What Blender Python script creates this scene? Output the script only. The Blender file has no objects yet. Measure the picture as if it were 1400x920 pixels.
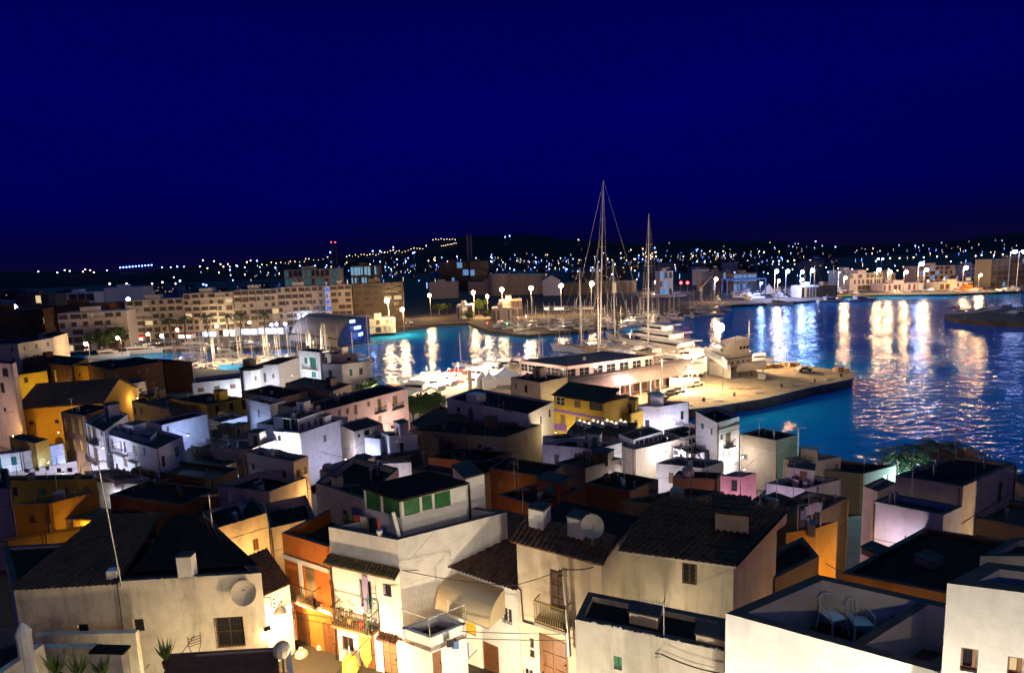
import bpy, bmesh, math, random
from mathutils import Vector, Matrix
random.seed(7)
R = math.radians
sc = bpy.context.scene
COL = sc.collection
# ---------------------------------------------------------------- camera
F, CX, CY = 780.0, 700.0, 460.0
ROLL, HOR, HCAM = R(2.2), 102.0, 32.0
PITCH = math.atan(HOR * math.cos(ROLL) / F)
fw = Vector((0, math.cos(PITCH), -math.sin(PITCH)))
r0 = Vector((1, 0, 0)); u0 = Vector((0, math.sin(PITCH), math.cos(PITCH)))
rt = r0 * math.cos(ROLL) - u0 * math.sin(ROLL)
up = u0 * math.cos(ROLL) + r0 * math.sin(ROLL)
EYE = Vector((0, 0, HCAM))
cd = bpy.data.cameras.new('camera'); cam = bpy.data.objects.new('camera', cd); COL.objects.link(cam)
cam.matrix_world = Matrix(((rt.x, up.x, -fw.x, 0), (rt.y, up.y, -fw.y, 0), (rt.z, up.z, -fw.z, HCAM), (0, 0, 0, 1)))
cd.sensor_width = 36; cd.lens = F / 1400 * 36; cd.clip_start = 0.5; cd.clip_end = 12000
sc.camera = cam
# ---------------------------------------------------------------- night sky
w = bpy.data.worlds.new('World'); sc.world = w; w.use_nodes = True
nt = w.node_tree; nt.nodes.clear()
tc = nt.nodes.new('ShaderNodeTexCoord'); sp = nt.nodes.new('ShaderNodeSeparateXYZ')
cr = nt.nodes.new('ShaderNodeValToRGB'); bg = nt.nodes.new('ShaderNodeBackground'); wo = nt.nodes.new('ShaderNodeOutputWorld')
nt.links.new(tc.outputs['Generated'], sp.inputs[0]); nt.links.new(sp.outputs['Z'], cr.inputs[0])
cn = nt.nodes.new('ShaderNodeTexNoise'); cn.inputs['Scale'].default_value = 2.2; cn.inputs['Detail'].default_value = 5
cm = nt.nodes.new('ShaderNodeMapRange'); cm.inputs[1].default_value = 0.3; cm.inputs[2].default_value = 0.7; cm.inputs[3].default_value = 0.86; cm.inputs[4].default_value = 1.12
mpw = nt.nodes.new('ShaderNodeMapping'); mpw.inputs['Scale'].default_value = (1, 1, 3.5); nt.links.new(tc.outputs['Generated'], mpw.inputs[0]); nt.links.new(mpw.outputs[0], cn.inputs['Vector']); nt.links.new(cn.outputs['Fac'], cm.inputs[0])
vm = nt.nodes.new('ShaderNodeVectorMath'); vm.operation = 'SCALE'; nt.links.new(cr.outputs[0], vm.inputs[0]); nt.links.new(cm.outputs[0], vm.inputs['Scale'])
nt.links.new(vm.outputs[0], bg.inputs[0]); nt.links.new(bg.outputs[0], wo.inputs[0])
stops = [(0.0, (0.0035, 0.0022, 0.024)), (0.035, (0.0012, 0.0008, 0.036)), (0.10, (0, 0, 0.085)), (0.24, (0, 0, 0.112)),
         (0.42, (0, 0, 0.075)), (0.60, (0.001, 0.006, 0.05)), (0.9, (0.002, 0.012, 0.07))]
e = cr.color_ramp.elements
e[0].position = 0; e[0].color = (*stops[0][1], 1); e[1].position = stops[1][0]; e[1].color = (*stops[1][1], 1)
for p, c in stops[2:]:
    n = e.new(p); n.color = (*c, 1)
bg.inputs[1].default_value = 1.0
ml = bpy.data.lights.new('blue_overhead_fill', 'SUN'); ml.energy = 0.29; ml.color = (0.10, 0.56, 1.0); ml.angle = R(25)  # added overhead blue fill, put in to brighten the water
mo = bpy.data.objects.new('blue_overhead_fill', ml); COL.objects.link(mo); mo.rotation_euler = (R(-12), R(6), 0)
sc.view_settings.view_transform = 'Standard'; sc.view_settings.look = 'None'
sc.view_settings.exposure = 0.0; sc.view_settings.gamma = 1.0
sc.cycles.max_bounces = 5; sc.cycles.diffuse_bounces = 2; sc.cycles.glossy_bounces = 3
sc.cycles.sample_clamp_indirect = 3.0; sc.cycles.use_light_tree = True
sc.cycles.use_denoising = True
# ---------------------------------------------------------------- pixel of the photo -> place in the world
def ray(px, py): return fw + rt * ((px - CX) / F) + up * ((CY - py) / F)
def at(px, py, z=1.5):
    d = ray(px, py)
    if d.z > -1e-4: d.z = -1e-4
    return EYE + d * ((z - HCAM) / d.z)
def aty(px, py, y):
    d = ray(px, py); return EYE + d * (y / d.y)
def g(p):
    y = p.y if hasattr(p, 'y') else p
    if hasattr(p, 'x'): y += max(0.0, min(24.0, (-p.x - 12) * 0.8 * min(1, max(0, (p.y - 34) / 15))))
    T = [(8, 14), (12, 13.5), (28, 11.5), (31, 11.5), (38, 8.5), (48, 5.5), (60, 3.0), (75, 1.9), (86, 1.5)]
    if y <= T[0][0]: return T[0][1]
    for (a, za), (b, zb) in zip(T, T[1:]):
        if y <= b: return za + (zb - za) * (y - a) / (b - a)
    return 1.5
def solve(px, py, h):
    """roof height of a wall h metres above the ground whose top shows at this pixel (first hit coming in from afar)"""
    d = ray(px, py); y = 260.0
    while y > 6:
        p = EYE + d * (y / d.y)
        if p.z - g(p) >= h: return p.z
        y -= 0.25
    return g(10) + h
# ---------------------------------------------------------------- materials
MATS = {}
def mat(name, col, rough=0.8, metal=0.0, noise=0.0, scale=3.0, emit=None, estr=0.0, spec=0.5, bump=0.0, stain=None, stain_amt=0.0, samp=False):
    if name in MATS: return MATS[name]
    m = bpy.data.materials.new(name); m.use_nodes = True; MATS[name] = m
    t = m.node_tree; b = t.nodes['Principled BSDF']
    b.inputs['Base Color'].default_value = (*col, 1); b.inputs['Roughness'].default_value = rough
    b.inputs['Metallic'].default_value = metal; b.inputs['Specular IOR Level'].default_value = spec
    if emit:
        b.inputs['Emission Color'].default_value = (*emit, 1); b.inputs['Emission Strength'].default_value = estr
        m.cycles.emission_sampling = 'FRONT' if samp else 'NONE'
    if noise or stain:
        co = t.nodes.new('ShaderNodeNewGeometry')
        nz = t.nodes.new('ShaderNodeTexNoise'); nz.inputs['Scale'].default_value = scale; nz.inputs['Detail'].default_value = 6
        t.links.new(co.outputs['Position'], nz.inputs['Vector'])
        rp = t.nodes.new('ShaderNodeValToRGB'); t.links.new(nz.outputs['Fac'], rp.inputs[0])
        rp.color_ramp.elements[0].position = 0.3; rp.color_ramp.elements[1].position = 0.7
        rp.color_ramp.elements[0].color = (*[c * (1 - noise) for c in col], 1)
        rp.color_ramp.elements[1].color = (*[min(1, c * (1 + noise * 0.5)) for c in col], 1)
        out = rp.outputs[0]
        if stain:
            mp = t.nodes.new('ShaderNodeMapping'); mp.inputs['Scale'].default_value = (0.9, 0.9, 0.35)
            t.links.new(co.outputs['Position'], mp.inputs[0])
            n2 = t.nodes.new('ShaderNodeTexNoise'); n2.inputs['Scale'].default_value = 0.9; n2.inputs['Detail'].default_value = 8
            n2.inputs['Roughness'].default_value = 0.65
            t.links.new(mp.outputs[0], n2.inputs['Vector'])
            r2 = t.nodes.new('ShaderNodeValToRGB'); t.links.new(n2.outputs['Fac'], r2.inputs[0])
            r2.color_ramp.elements[0].position = 0.52; r2.color_ramp.elements[1].position = 0.72
            r2.color_ramp.elements[0].color = (0, 0, 0, 1); r2.color_ramp.elements[1].color = (stain_amt,) * 3 + (1,)
            mx = t.nodes.new('ShaderNodeMix'); mx.data_type = 'RGBA'
            t.links.new(r2.outputs[0], mx.inputs[0]); t.links.new(out, mx.inputs[6]); mx.inputs[7].default_value = (*stain, 1)
            out = mx.outputs[2]
            m4 = t.nodes.new('ShaderNodeMapping'); m4.inputs['Scale'].default_value = (2.6, 2.6, 0.22)
            t.links.new(co.outputs['Position'], m4.inputs[0])
            n4 = t.nodes.new('ShaderNodeTexNoise'); n4.inputs['Scale'].default_value = 1.3; n4.inputs['Detail'].default_value = 7
            t.links.new(m4.outputs[0], n4.inputs['Vector'])
            r4 = t.nodes.new('ShaderNodeValToRGB'); t.links.new(n4.outputs['Fac'], r4.inputs[0])
            r4.color_ramp.elements[0].position = 0.56; r4.color_ramp.elements[1].position = 0.66
            r4.color_ramp.elements[0].color = (0, 0, 0, 1); r4.color_ramp.elements[1].color = (stain_amt * .4,) * 3 + (1,)
            mx2 = t.nodes.new('ShaderNodeMix'); mx2.data_type = 'RGBA'
            t.links.new(r4.outputs[0], mx2.inputs[0]); t.links.new(out, mx2.inputs[6]); mx2.inputs[7].default_value = (*[c_ * .8 for c_ in stain], 1)
            out = mx2.outputs[2]
        t.links.new(out, b.inputs['Base Color'])
        if bump:
            bp = t.nodes.new('ShaderNodeBump'); bp.inputs['Strength'].default_value = bump; bp.inputs['Distance'].default_value = 0.05
            n3 = t.nodes.new('ShaderNodeTexNoise'); n3.inputs['Scale'].default_value = scale * 4; n3.inputs['Detail'].default_value = 5
            t.links.new(co.outputs['Position'], n3.inputs['Vector'])
            t.links.new(n3.outputs['Fac'], bp.inputs['Height']); t.links.new(bp.outputs[0], b.inputs['Normal'])
    return m
def plaster(name, col, stain=(0.25, 0.2, 0.13), amt=0.55):
    return mat(name, col, 0.92, 0, 0.12, 1.7, stain=stain, stain_amt=amt, bump=0.35, spec=0.2)
M_WHITE = plaster('white_plaster', (0.78, 0.77, 0.74), (0.42, 0.37, 0.3), amt=0.22)
M_OLD = plaster('weathered_plaster', (0.72, 0.67, 0.55), (0.24, 0.2, 0.12), 0.55)
M_CREAM = plaster('cream_plaster', (0.74, 0.64, 0.48), (0.35, 0.28, 0.18), 0.35)
M_ORANGE = plaster('orange_plaster', (0.55, 0.17, 0.035), (0.4, 0.12, 0.03), 0.4)
M_OCHRE = plaster('ochre_plaster', (0.60, 0.34, 0.06), (0.4, 0.2, 0.04), 0.3)
M_YEL = plaster('yellow_plaster', (0.68, 0.46, 0.07), (0.5, 0.3, 0.05), 0.2)
M_PINK = plaster('pink_plaster', (0.62, 0.34, 0.36), (0.4, 0.2, 0.2), 0.3)
M_APT = plaster('apartment_render', (0.72, 0.62, 0.47), (0.4, 0.32, 0.22), 0.25)
M_ROSE = plaster('rose_plaster', (0.66, 0.50, 0.45), (0.3, 0.22, 0.18), 0.4)
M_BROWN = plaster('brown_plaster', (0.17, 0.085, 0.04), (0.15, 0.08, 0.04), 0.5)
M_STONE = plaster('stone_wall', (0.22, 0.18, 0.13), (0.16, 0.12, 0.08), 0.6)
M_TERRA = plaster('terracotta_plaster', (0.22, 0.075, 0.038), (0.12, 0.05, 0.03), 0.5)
PL = dict(apt=M_APT, white=M_WHITE, old=M_OLD, cream=M_CREAM, orange=M_ORANGE, ochre=M_OCHRE, yel=M_YEL, pink=M_PINK, rose=M_ROSE, brown=M_BROWN, stone=M_STONE, terra=M_TERRA)
M_CAP = mat('darkened_top', (0.085, 0.075, 0.065), 0.95, 0, 0.4, 2.0)  # wall and chimney tops coloured dark to hide the overhead blue fill
M_ROOF = mat('bitumen_roof', (0.026, 0.022, 0.020), 0.95, 0, 0.4, 1.2, bump=0.3, spec=0.1)
M_TILE = mat('clay_tiles', (0.16, 0.075, 0.045), 0.85, 0, 0.55, 5.0, stain=(0.03, 0.03, 0.025), stain_amt=0.7, spec=0.3)
M_TFLOOR = mat('terrace_floor_tiles', (0.10, 0.055, 0.045), 0.8, 0, 0.3, 2.0, spec=0.2)
M_GLASS = mat('window_glass', (0.02, 0.022, 0.028), 0.08, spec=0.6)
M_WOOD = mat('dark_wood', (0.09, 0.045, 0.022), 0.6, 0, 0.3, 9)
M_BWOOD = mat('brown_wood', (0.20, 0.085, 0.03), 0.5, 0, 0.3, 9)
M_SHUT = mat('shutter_brown', (0.22, 0.15, 0.08), 0.6)
M_TEAL = mat('shutter_teal', (0.02, 0.22, 0.20), 0.5)
M_BLUE = mat('shutter_blue', (0.04, 0.10, 0.35), 0.5)
M_GREEN = mat('shutter_green', (0.03, 0.20, 0.11), 0.5)
M_FRAME = mat('white_paint', (0.75, 0.74, 0.70), 0.5)
M_IRON = mat('black_iron', (0.03, 0.025, 0.02), 0.5, 0.6)
M_RUST = mat('brown_iron', (0.12, 0.07, 0.03), 0.7, 0.3)
M_GALV = mat('galvanised_steel', (0.42, 0.42, 0.42), 0.4, 0.8)
M_CONC = mat('concrete', (0.36, 0.33, 0.29), 0.9, 0, 0.25, 0.5, stain=(0.18, 0.15, 0.12), stain_amt=0.5, bump=0.3)
M_PAVE = mat('street_paving', (0.30, 0.24, 0.18), 0.9, 0, 0.3, 1.0)
M_EARTH = mat('hillside_ground', (0.07, 0.06, 0.045), 0.95, 0, 0.4, 0.3)
M_DISH = mat('dish_paint', (0.42, 0.40, 0.36), 0.5, 0, 0.15, 4)
M_BLACK = mat('black_rubber', (0.015, 0.015, 0.016), 0.7)
# ---------------------------------------------------------------- mesh builder
class MB:
    def __init__(s): s.v = []; s.f = []
    def add(s, vs, fs):
        o = len(s.v); s.v += [Vector(a) for a in vs]; s.f += [tuple(i + o for i in f) for f in fs]; return s
    def quad(s, a, b, c, d): return s.add([a, b, c, d], [(0, 1, 2, 3)])
    def prism(s, poly, z0, z1):
        n = len(poly)
        vs = [(p[0], p[1], z0) for p in poly] + [(p[0], p[1], z1) for p in poly]
        return s.add(vs, [tuple(range(n))[::-1], tuple(range(n, 2 * n))] + [(i, (i + 1) % n, (i + 1) % n + n, i + n) for i in range(n)])
    def obox(s, o, ex, ey, ez):            # origin corner + three edge vectors
        o, ex, ey, ez = Vector(o), Vector(ex), Vector(ey), Vector(ez)
        vs = [o, o + ex, o + ex + ey, o + ey]; vs += [a + ez for a in vs]
        return s.add(vs, [(3, 2, 1, 0), (4, 5, 6, 7), (0, 1, 5, 4), (1, 2, 6, 5), (2, 3, 7, 6), (3, 0, 4, 7)])
    def box(s, cx, cy, z0, sx, sy, sz, rz=0):
        c, n = math.cos(rz), math.sin(rz)
        ex = Vector((c * sx, n * sx, 0)); ey = Vector((-n * sy, c * sy, 0))
        return s.obox(Vector((cx, cy, z0)) - ex / 2 - ey / 2, ex, ey, (0, 0, sz))
    def tube(s, a, b, r, r2=None, n=6):
        a, b = Vector(a), Vector(b); r2 = r if r2 is None else r2
        d = (b - a)
        if d.length < 1e-6: return s
        d.normalize(); x = d.orthogonal().normalized(); y = d.cross(x)
        vs = []
        for p, q in ((a, r), (b, r2)):
            for i in range(n):
                t = 2 * math.pi * i / n; vs.append(p + (x * math.cos(t) + y * math.sin(t)) * q)
        return s.add(vs, [(i, (i + 1) % n, (i + 1) % n + n, i + n) for i in range(n)] + [tuple(range(n))[::-1], tuple(range(n, 2 * n))])
    def path(s, pts, r, n=5):
        for a, b in zip(pts, pts[1:]): s.tube(a, b, r, n=n)
        return s
    def lathe(s, prof, c=(0, 0, 0), n=14, axis=None):
        c = Vector(c); vs = []; fs = []
        z = Vector(axis).normalized() if axis is not None else Vector((0, 0, 1))
        x = z.orthogonal().normalized(); y = z.cross(x)
        for r, h in prof:
            for i in range(n):
                t = 2 * math.pi * i / n; vs.append(c + (x * math.cos(t) + y * math.sin(t)) * r + z * h)
        for k in range(len(prof) - 1):
            for i in range(n):
                fs.append((k * n + i, k * n + (i + 1) % n, (k + 1) * n + (i + 1) % n, (k + 1) * n + i))
        fs.append(tuple(range(n))[::-1]); fs.append(tuple(range((len(prof) - 1) * n, len(prof) * n)))
        return s.add(vs, fs)
    def ball(s, c, r, n=8, sq=1):
        return s.lathe([(r * math.sin(math.pi * (k + .02) / (n + .04)), -r * sq * math.cos(math.pi * k / n)) for k in range(n + 1)], c, n * 2 - 4)
    def build(s, name, m, parent=None, smooth=False):
        me = bpy.data.meshes.new(name); off = Vector((0, 0, 0))
        q = parent
        while q is not None: off += q.location; q = q.parent
        me.from_pydata([v - off for v in s.v], [], s.f); me.update()
        if not smooth:
            pass
        else:
            for p in me.polygons: p.use_smooth = True
        me.materials.append(m)
        o = bpy.data.objects.new(name, me); COL.objects.link(o)
        if parent is not None: o.parent = parent
        return o
def thing(name, label, cat, loc=(0, 0, 0), group=None):
    o = bpy.data.objects.new(name, None); COL.objects.link(o); o.location = Vector(loc); o.empty_display_size = 0.5
    o['label'] = label; o['category'] = cat
    if group: o['group'] = group
    return o
def tag(o, label, cat, group=None):
    o['label'] = label; o['category'] = cat
    if group: o['group'] = group
    return o
def struct(o): o['kind'] = 'structure'; return o
KIDS = {}
def dup(root, loc, rz=0.0, label=None, group=None, scale=None):
    if root.name not in KIDS: KIDS[root.name] = [(c, [d for d in c.children]) for c in root.children]
    r = root.copy(); COL.objects.link(r); r.location = Vector(loc); r.rotation_euler = (0, 0, rz)
    if label: r['label'] = label
    if group: r['group'] = group
    if scale: r.scale = (scale,) * 3 if not isinstance(scale, tuple) else scale
    for ch, gs in KIDS[root.name]:
        c = ch.copy(); COL.objects.link(c); c.parent = r
        for d in gs:
            e2 = d.copy(); COL.objects.link(e2); e2.parent = c
    return r
class Pool:                                # first use moves the prototype itself, later uses copy it
    def __init__(s, make, group): s.make = make; s.p = None; s.group = group
    def put(s, loc, rz=0.0, label=None, scale=None, group=None):
        gr = group or s.group
        if s.p is None:
            s.p = s.make(); s.src = s.p
            KIDS[s.p.name] = [(c, [d for d in c.children]) for c in s.p.children]
            o = s.p; o.location = Vector(loc); o.rotation_euler = (0, 0, rz)
            if label: o['label'] = label
            if gr: o['group'] = gr
            if scale: o.scale = (scale,) * 3 if not isinstance(scale, tuple) else scale
            return o
        o = dup(s.p, loc, rz, label, gr, scale)
        if not scale: o.scale = (1, 1, 1)
        return o
# ---------------------------------------------------------------- lights
def light(parent, p, col, watts, r=0.12, name='bulb_light', spot=None, aim=None):
    ld = bpy.data.lights.new(name, 'SPOT' if spot else 'POINT'); ld.energy = watts; ld.color = col; ld.shadow_soft_size = r
    o = bpy.data.objects.new(name, ld); COL.objects.link(o)
    off = Vector((0, 0, 0)); q = parent
    while q is not None: off += q.location; q = q.parent
    o.location = Vector(p) - off
    if parent is not None: o.parent = parent
    if spot:
        ld.spot_size = R(spot); ld.spot_blend = 0.6
        o.rotation_euler = (Vector(aim) - Vector(p)).to_track_quat('-Z', 'Y').to_euler()
    return o
WARM = (1.0, 0.60, 0.26); SODIUM = (1.0, 0.46, 0.11); COLD = (0.50, 0.62, 1.0); NEUT = (1.0, 0.78, 0.54); WHITE = (0.85, 0.86, 1.0); LILAC = (0.72, 0.60, 1.0)
M_LW = mat('lamp_glow_warm', (0, 0, 0), emit=(1.0, 0.66, 0.34), estr=60)
M_LO = mat('lamp_glow_orange', (0, 0, 0), emit=(1.0, 0.55, 0.2), estr=40)
M_LC = mat('lamp_glow_cold', (0, 0, 0), emit=(0.45, 0.6, 1.0), estr=50)
M_LB = mat('lamp_glow_blue', (0, 0, 0), emit=(0.12, 0.25, 1.0), estr=30)
M_LR = mat('lamp_glow_red', (0, 0, 0), emit=(1.0, 0.03, 0.03), estr=20)
M_LG = mat('lamp_glow_green', (0, 0, 0), emit=(0.1, 1.0, 0.5), estr=12)
# ================================================================ SETTING
def P2(l, z=1.5): return [at(x, y, z).xy for x, y in l]
# water
def water():
    me = MB().quad((-1500, 20, 0), (2500, 20, 0), (2500, 900, 0), (-1500, 900, 0))
    m = bpy.data.materials.new('harbour_water'); m.use_nodes = True; t = m.node_tree; b = t.nodes['Principled BSDF']
    b.inputs['Base Color'].default_value = (0.006, 0.34, 0.82, 1); b.inputs['Roughness'].default_value = 0.09
    b.inputs['IOR'].default_value = 1.33
    co = t.nodes.new('ShaderNodeNewGeometry'); mp = t.nodes.new('ShaderNodeMapping'); mp.inputs['Scale'].default_value = (0.55, 1.0, 1)
    mp.inputs['Rotation'].default_value = (0, 0, R(8))
    t.links.new(co.outputs['Position'], mp.inputs[0])
    n1 = t.nodes.new('ShaderNodeTexNoise'); n1.inputs['Scale'].default_value = 0.55; n1.inputs['Detail'].default_value = 3; n1.inputs['Distortion'].default_value = 0.6
    n2 = t.nodes.new('ShaderNodeTexNoise'); n2.inputs['Scale'].default_value = 0.04; n2.inputs['Detail'].default_value = 2
    t.links.new(mp.outputs[0], n1.inputs['Vector']); t.links.new(mp.outputs[0], n2.inputs['Vector'])
    r2 = t.nodes.new('ShaderNodeMapRange'); t.links.new(n2.outputs['Fac'], r2.inputs[0]); r2.inputs[1].default_value = 0.35; r2.inputs[2].default_value = 0.65
    r2.inputs[3].default_value = 0.35; r2.inputs[4].default_value = 1.0
    bp = t.nodes.new('ShaderNodeBump'); t.links.new(r2.outputs[0], bp.inputs['Strength']); bp.inputs['Distance'].default_value = 0.58
    t.links.new(n1.outputs['Fac'], bp.inputs['Height']); t.links.new(bp.outputs[0], b.inputs['Normal'])
    return struct(me.build('water', m))
water()
# near land: flat quayside then the hill
near = [(-900, 470), (-300, 480), (60, 487), (250, 502), (400, 512), (507, 524), (560, 552), (640, 552), (700, 524), (860, 500)]
nl = P2(near)
east = P2([(872, 560), (930, 572), (960, 585), (1010, 592), (1060, 610), (1150, 628), (1250, 642), (1400, 655), (1900, 700)])
poly = nl[:-2] + P2([(660, 560)]) + east + [Vector((60, -30)), Vector((-60, -30)), Vector((nl[0].x, -30))]
struct(MB().prism(poly, -3, 1.5).build('quayside', M_PAVE))
def inside(x, y, pl):
    c = False
    for (a, b) in zip(pl, pl[1:] + pl[:1]):
        if (a[1] > y) != (b[1] > y) and x < (b[0] - a[0]) * (y - a[1]) / (b[1] - a[1]) + a[0]: c = not c
    return c
hm = MB(); nx, ny = 60, 44
for j in range(ny):
    for i in range(nx):
        y = -10 + j * 2.65; x = -130 + i * 3.9
        x = max(-130, min(x, 5 + y * 0.93 + 4))
        hm.v.append(Vector((x, y, g(Vector((x, y))) - (0.6 if y > 88 else 0) if inside(x, y, poly) else -2.5)))
for j in range(ny - 1):
    for i in range(nx - 1): a = j * nx + i; hm.f.append((a, a + 1, a + nx + 1, a + nx))
struct(hm.build('hillside', M_EARTH))
# long commercial quay with the terminal and the pier
pier_top = [(560, 541), (600, 522), (655, 512), (700, 500), (712, 492), (780, 486), (900, 474), (960, 488), (1004, 494), (1060, 497), (1100, 499), (1165, 509), (1163, 518), (1100, 531), (1042, 545), (975, 556), (925, 561), (868, 572)]
pq = P2(pier_top, 1.9) + P2([(800, 600), (640, 575)], 1.9)
M_PIER = mat('pier_concrete', (0.42, 0.33, 0.20), 0.9, 0, 0.3, 0.35, stain=(0.16, 0.12, 0.07), stain_amt=0.5, bump=0.2)
pier = MB().prism(pq, -3, 1.9).build('pier', M_PIER); tag(pier, 'long concrete pier reaching into the harbour from the terminal', 'pier')
ke = MB()
for a, b in zip(pq[11:17], pq[12:18]):
    d = (b - a).normalized(); n = Vector((d.y, -d.x))
    ke.obox((a.x, a.y, 1.905), ((b - a) * 0.995).to_3d(), (n * -0.7).to_3d(), (0, 0, 0.22))
ke.build('kerb', M_CONC, pier)
for px, py in ((1038, 543), (982, 554), (1133, 524), (1087, 533), (940, 560)):
    p = at(px, py, 1.0)
    MB().obox((p.x - .9, p.y - .5, -2.5), (1.8, 0.15, 0), (0, 1.2, 0), (0, 0, 4.55)).build('fender_pier', M_CONC, pier)
for px, py in ((905, 552), (1004, 540), (1068, 528), (962, 547), (1114, 521), (1150, 514)):
    p = at(px, py, 2.1); o = MB().lathe([(.32, 0), (.24, .1), (.2, .45), (.34, .55), (.3, .7), (.05, .74)], (p.x, p.y, 1.9), 8).build('bollard', M_BLACK)
    tag(o, 'black mooring bollard along the inner edge of the pier', 'bollard', 'mooring bollards on the pier')
# far shore and plain
fs = [(-900, 462), (-200, 462), (60, 466), (130, 470), (230, 478), (330, 476), (390, 473), (470, 478), (505, 455), (560, 448), (600, 443), (640, 441), (668, 452), (720, 458), (800, 452), (850, 444), (900, 436), (945, 428), (1000, 417), (1040, 415), (1100, 412), (1150, 405), (1200, 403), (1300, 402), (1400, 398), (1600, 392), (2200, 380)]
fp = P2(fs, 1.3)
fp += [Vector((4500, 2600)), Vector((-4500, 2600))]
M_FLAND = mat('far_ground', (0.10, 0.085, 0.07), 0.95, 0, 0.4, 0.05)
struct(MB().prism(fp, -3, 1.3).build('far_shore', M_FLAND))
pr = P2([(505, 452), (560, 446), (640, 438), (640, 432), (560, 434), (505, 440), (505, 440)], 1.34)
struct(MB().quad(*[(p.x, p.y, 1.32) for p in (pr[0], pr[1], pr[4], pr[5])]).build('promenade', M_PAVE))
# breakwater on the right
bw = P2([(1292, 431), (1310, 436), (1360, 440), (1420, 442), (1700, 440), (1700, 405), (1400, 418), (1340, 427)], 1.8)
struct(MB().prism(bw, -3, 1.8).build('breakwater', mat('rock', (0.2, 0.15, 0.1), 0.95, 0, 0.4, 0.3, bump=0.5)))
# hills at the horizon
def hill_z(x, y):
    a = math.atan2(x, y); px = 700 + 780 * math.tan(a); j = (y - 2200) / 340
    hgt = 95 + 30 * math.sin(a * 6 + 1) + 16 * math.sin(a * 16 + 2) + 6 * math.sin(a * 46) + 75 * math.exp(-((px - 620) / 230) ** 2)
    return 0.8 + hgt * math.sin(min(1, max(0, j / 5)) * math.pi / 2) * (1 + .04 * math.sin(y * .004 + x * .003))
def hills():
    nx, ny = 240, 14; m = MB()
    for j in range(ny):
        for i in range(nx):
            a = (-1.1 + 2.2 * i / (nx - 1)) * .8; y = 2200 + j * 260
            x = y * math.tan(a); m.v.append(Vector((x, y, hill_z(x, y))))
    for j in range(ny - 1):
        for i in range(nx - 1): a = j * nx + i; m.f.append((a, a + 1, a + nx + 1, a + nx))
    return m
struct(hills().build('hills', mat('hill_scrub', (0.007, 0.005, 0.008), 1.0, 0, 0.5, 0.01)))

# ================================================================ BUILDING HELPERS
class Wall:
    def __init__(s, A, B, z0, z1, cen):
        s.A = Vector((A.x, A.y, 0)); s.B = Vector((B.x, B.y, 0)); s.z0, s.z1 = z0, z1
        s.t = (s.B - s.A); s.len = s.t.length; s.t.normalize()
        s.n = Vector((s.t.y, -s.t.x, 0))
        if (s.A - Vector((cen.x, cen.y, 0))).dot(s.n) < 0: s.n = -s.n
    def pt(s, u, z, out=0.0): return Vector((s.A.x + s.t.x * u + s.n.x * out, s.A.y + s.t.y * u + s.n.y * out, z))
    def hit(s, px, py):
        d = ray(px, py); k = (s.A - Vector((0, 0, 0))).dot(s.n) / d.dot(s.n)
        p = EYE + d * k; return (p - s.A).xy.dot(s.t.xy), p.z
    def rect(s, xl, xr, yt, yb):
        yc = (yt + yb) / 2; xc = (xl + xr) / 2
        us = sorted((s.hit(xl, yc)[0], s.hit(xr, yc)[0])); zs = sorted((s.hit(xc, yb)[1], s.hit(xc, yt)[1]))
        return us[0], zs[0], us[1], zs[1]
def skin(mb, w, holes, dep):
    us = sorted({0.0, w.len, *[h[0] for h in holes], *[h[2] for h in holes]}); zs = sorted({w.z0, w.z1, *[h[1] for h in holes], *[h[3] for h in holes]})
    us = [u for u in us if -1e-6 <= u <= w.len + 1e-6]; zs = [z for z in zs if w.z0 - 1e-6 <= z <= w.z1 + 1e-6]
    for a, b in zip(us, us[1:]):
        for c, d in zip(zs, zs[1:]):
            m, n = (a + b) / 2, (c + d) / 2
            if any(h[0] < m < h[2] and h[1] < n < h[3] for h in holes): continue
            mb.quad(w.pt(a, c), w.pt(b, c), w.pt(b, d), w.pt(a, d))
    for (a, c, b, d) in holes:
        for (p, q, r_, s_) in (((a, c), (b, c), 0, 0), ((b, c), (b, d), 0, 0), ((b, d), (a, d), 0, 0), ((a, d), (a, c), 0, 0)):
            mb.quad(w.pt(*p), w.pt(*q), w.pt(*q, -dep), w.pt(*p, -dep))
def wbox(mb, w, u0, z0, u1, z1, o0, o1): mb.obox(w.pt(u0, z0, o0), w.t * (u1 - u0), w.n * (o1 - o0), (0, 0, z1 - z0))
M_LITW = mat('lit_window', (0, 0, 0), emit=(1.0, 0.72, 0.38), estr=0.8)
M_LITC = mat('lit_window_cold', (0, 0, 0), emit=(0.25, 0.5, 1.0), estr=0.5)
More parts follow.
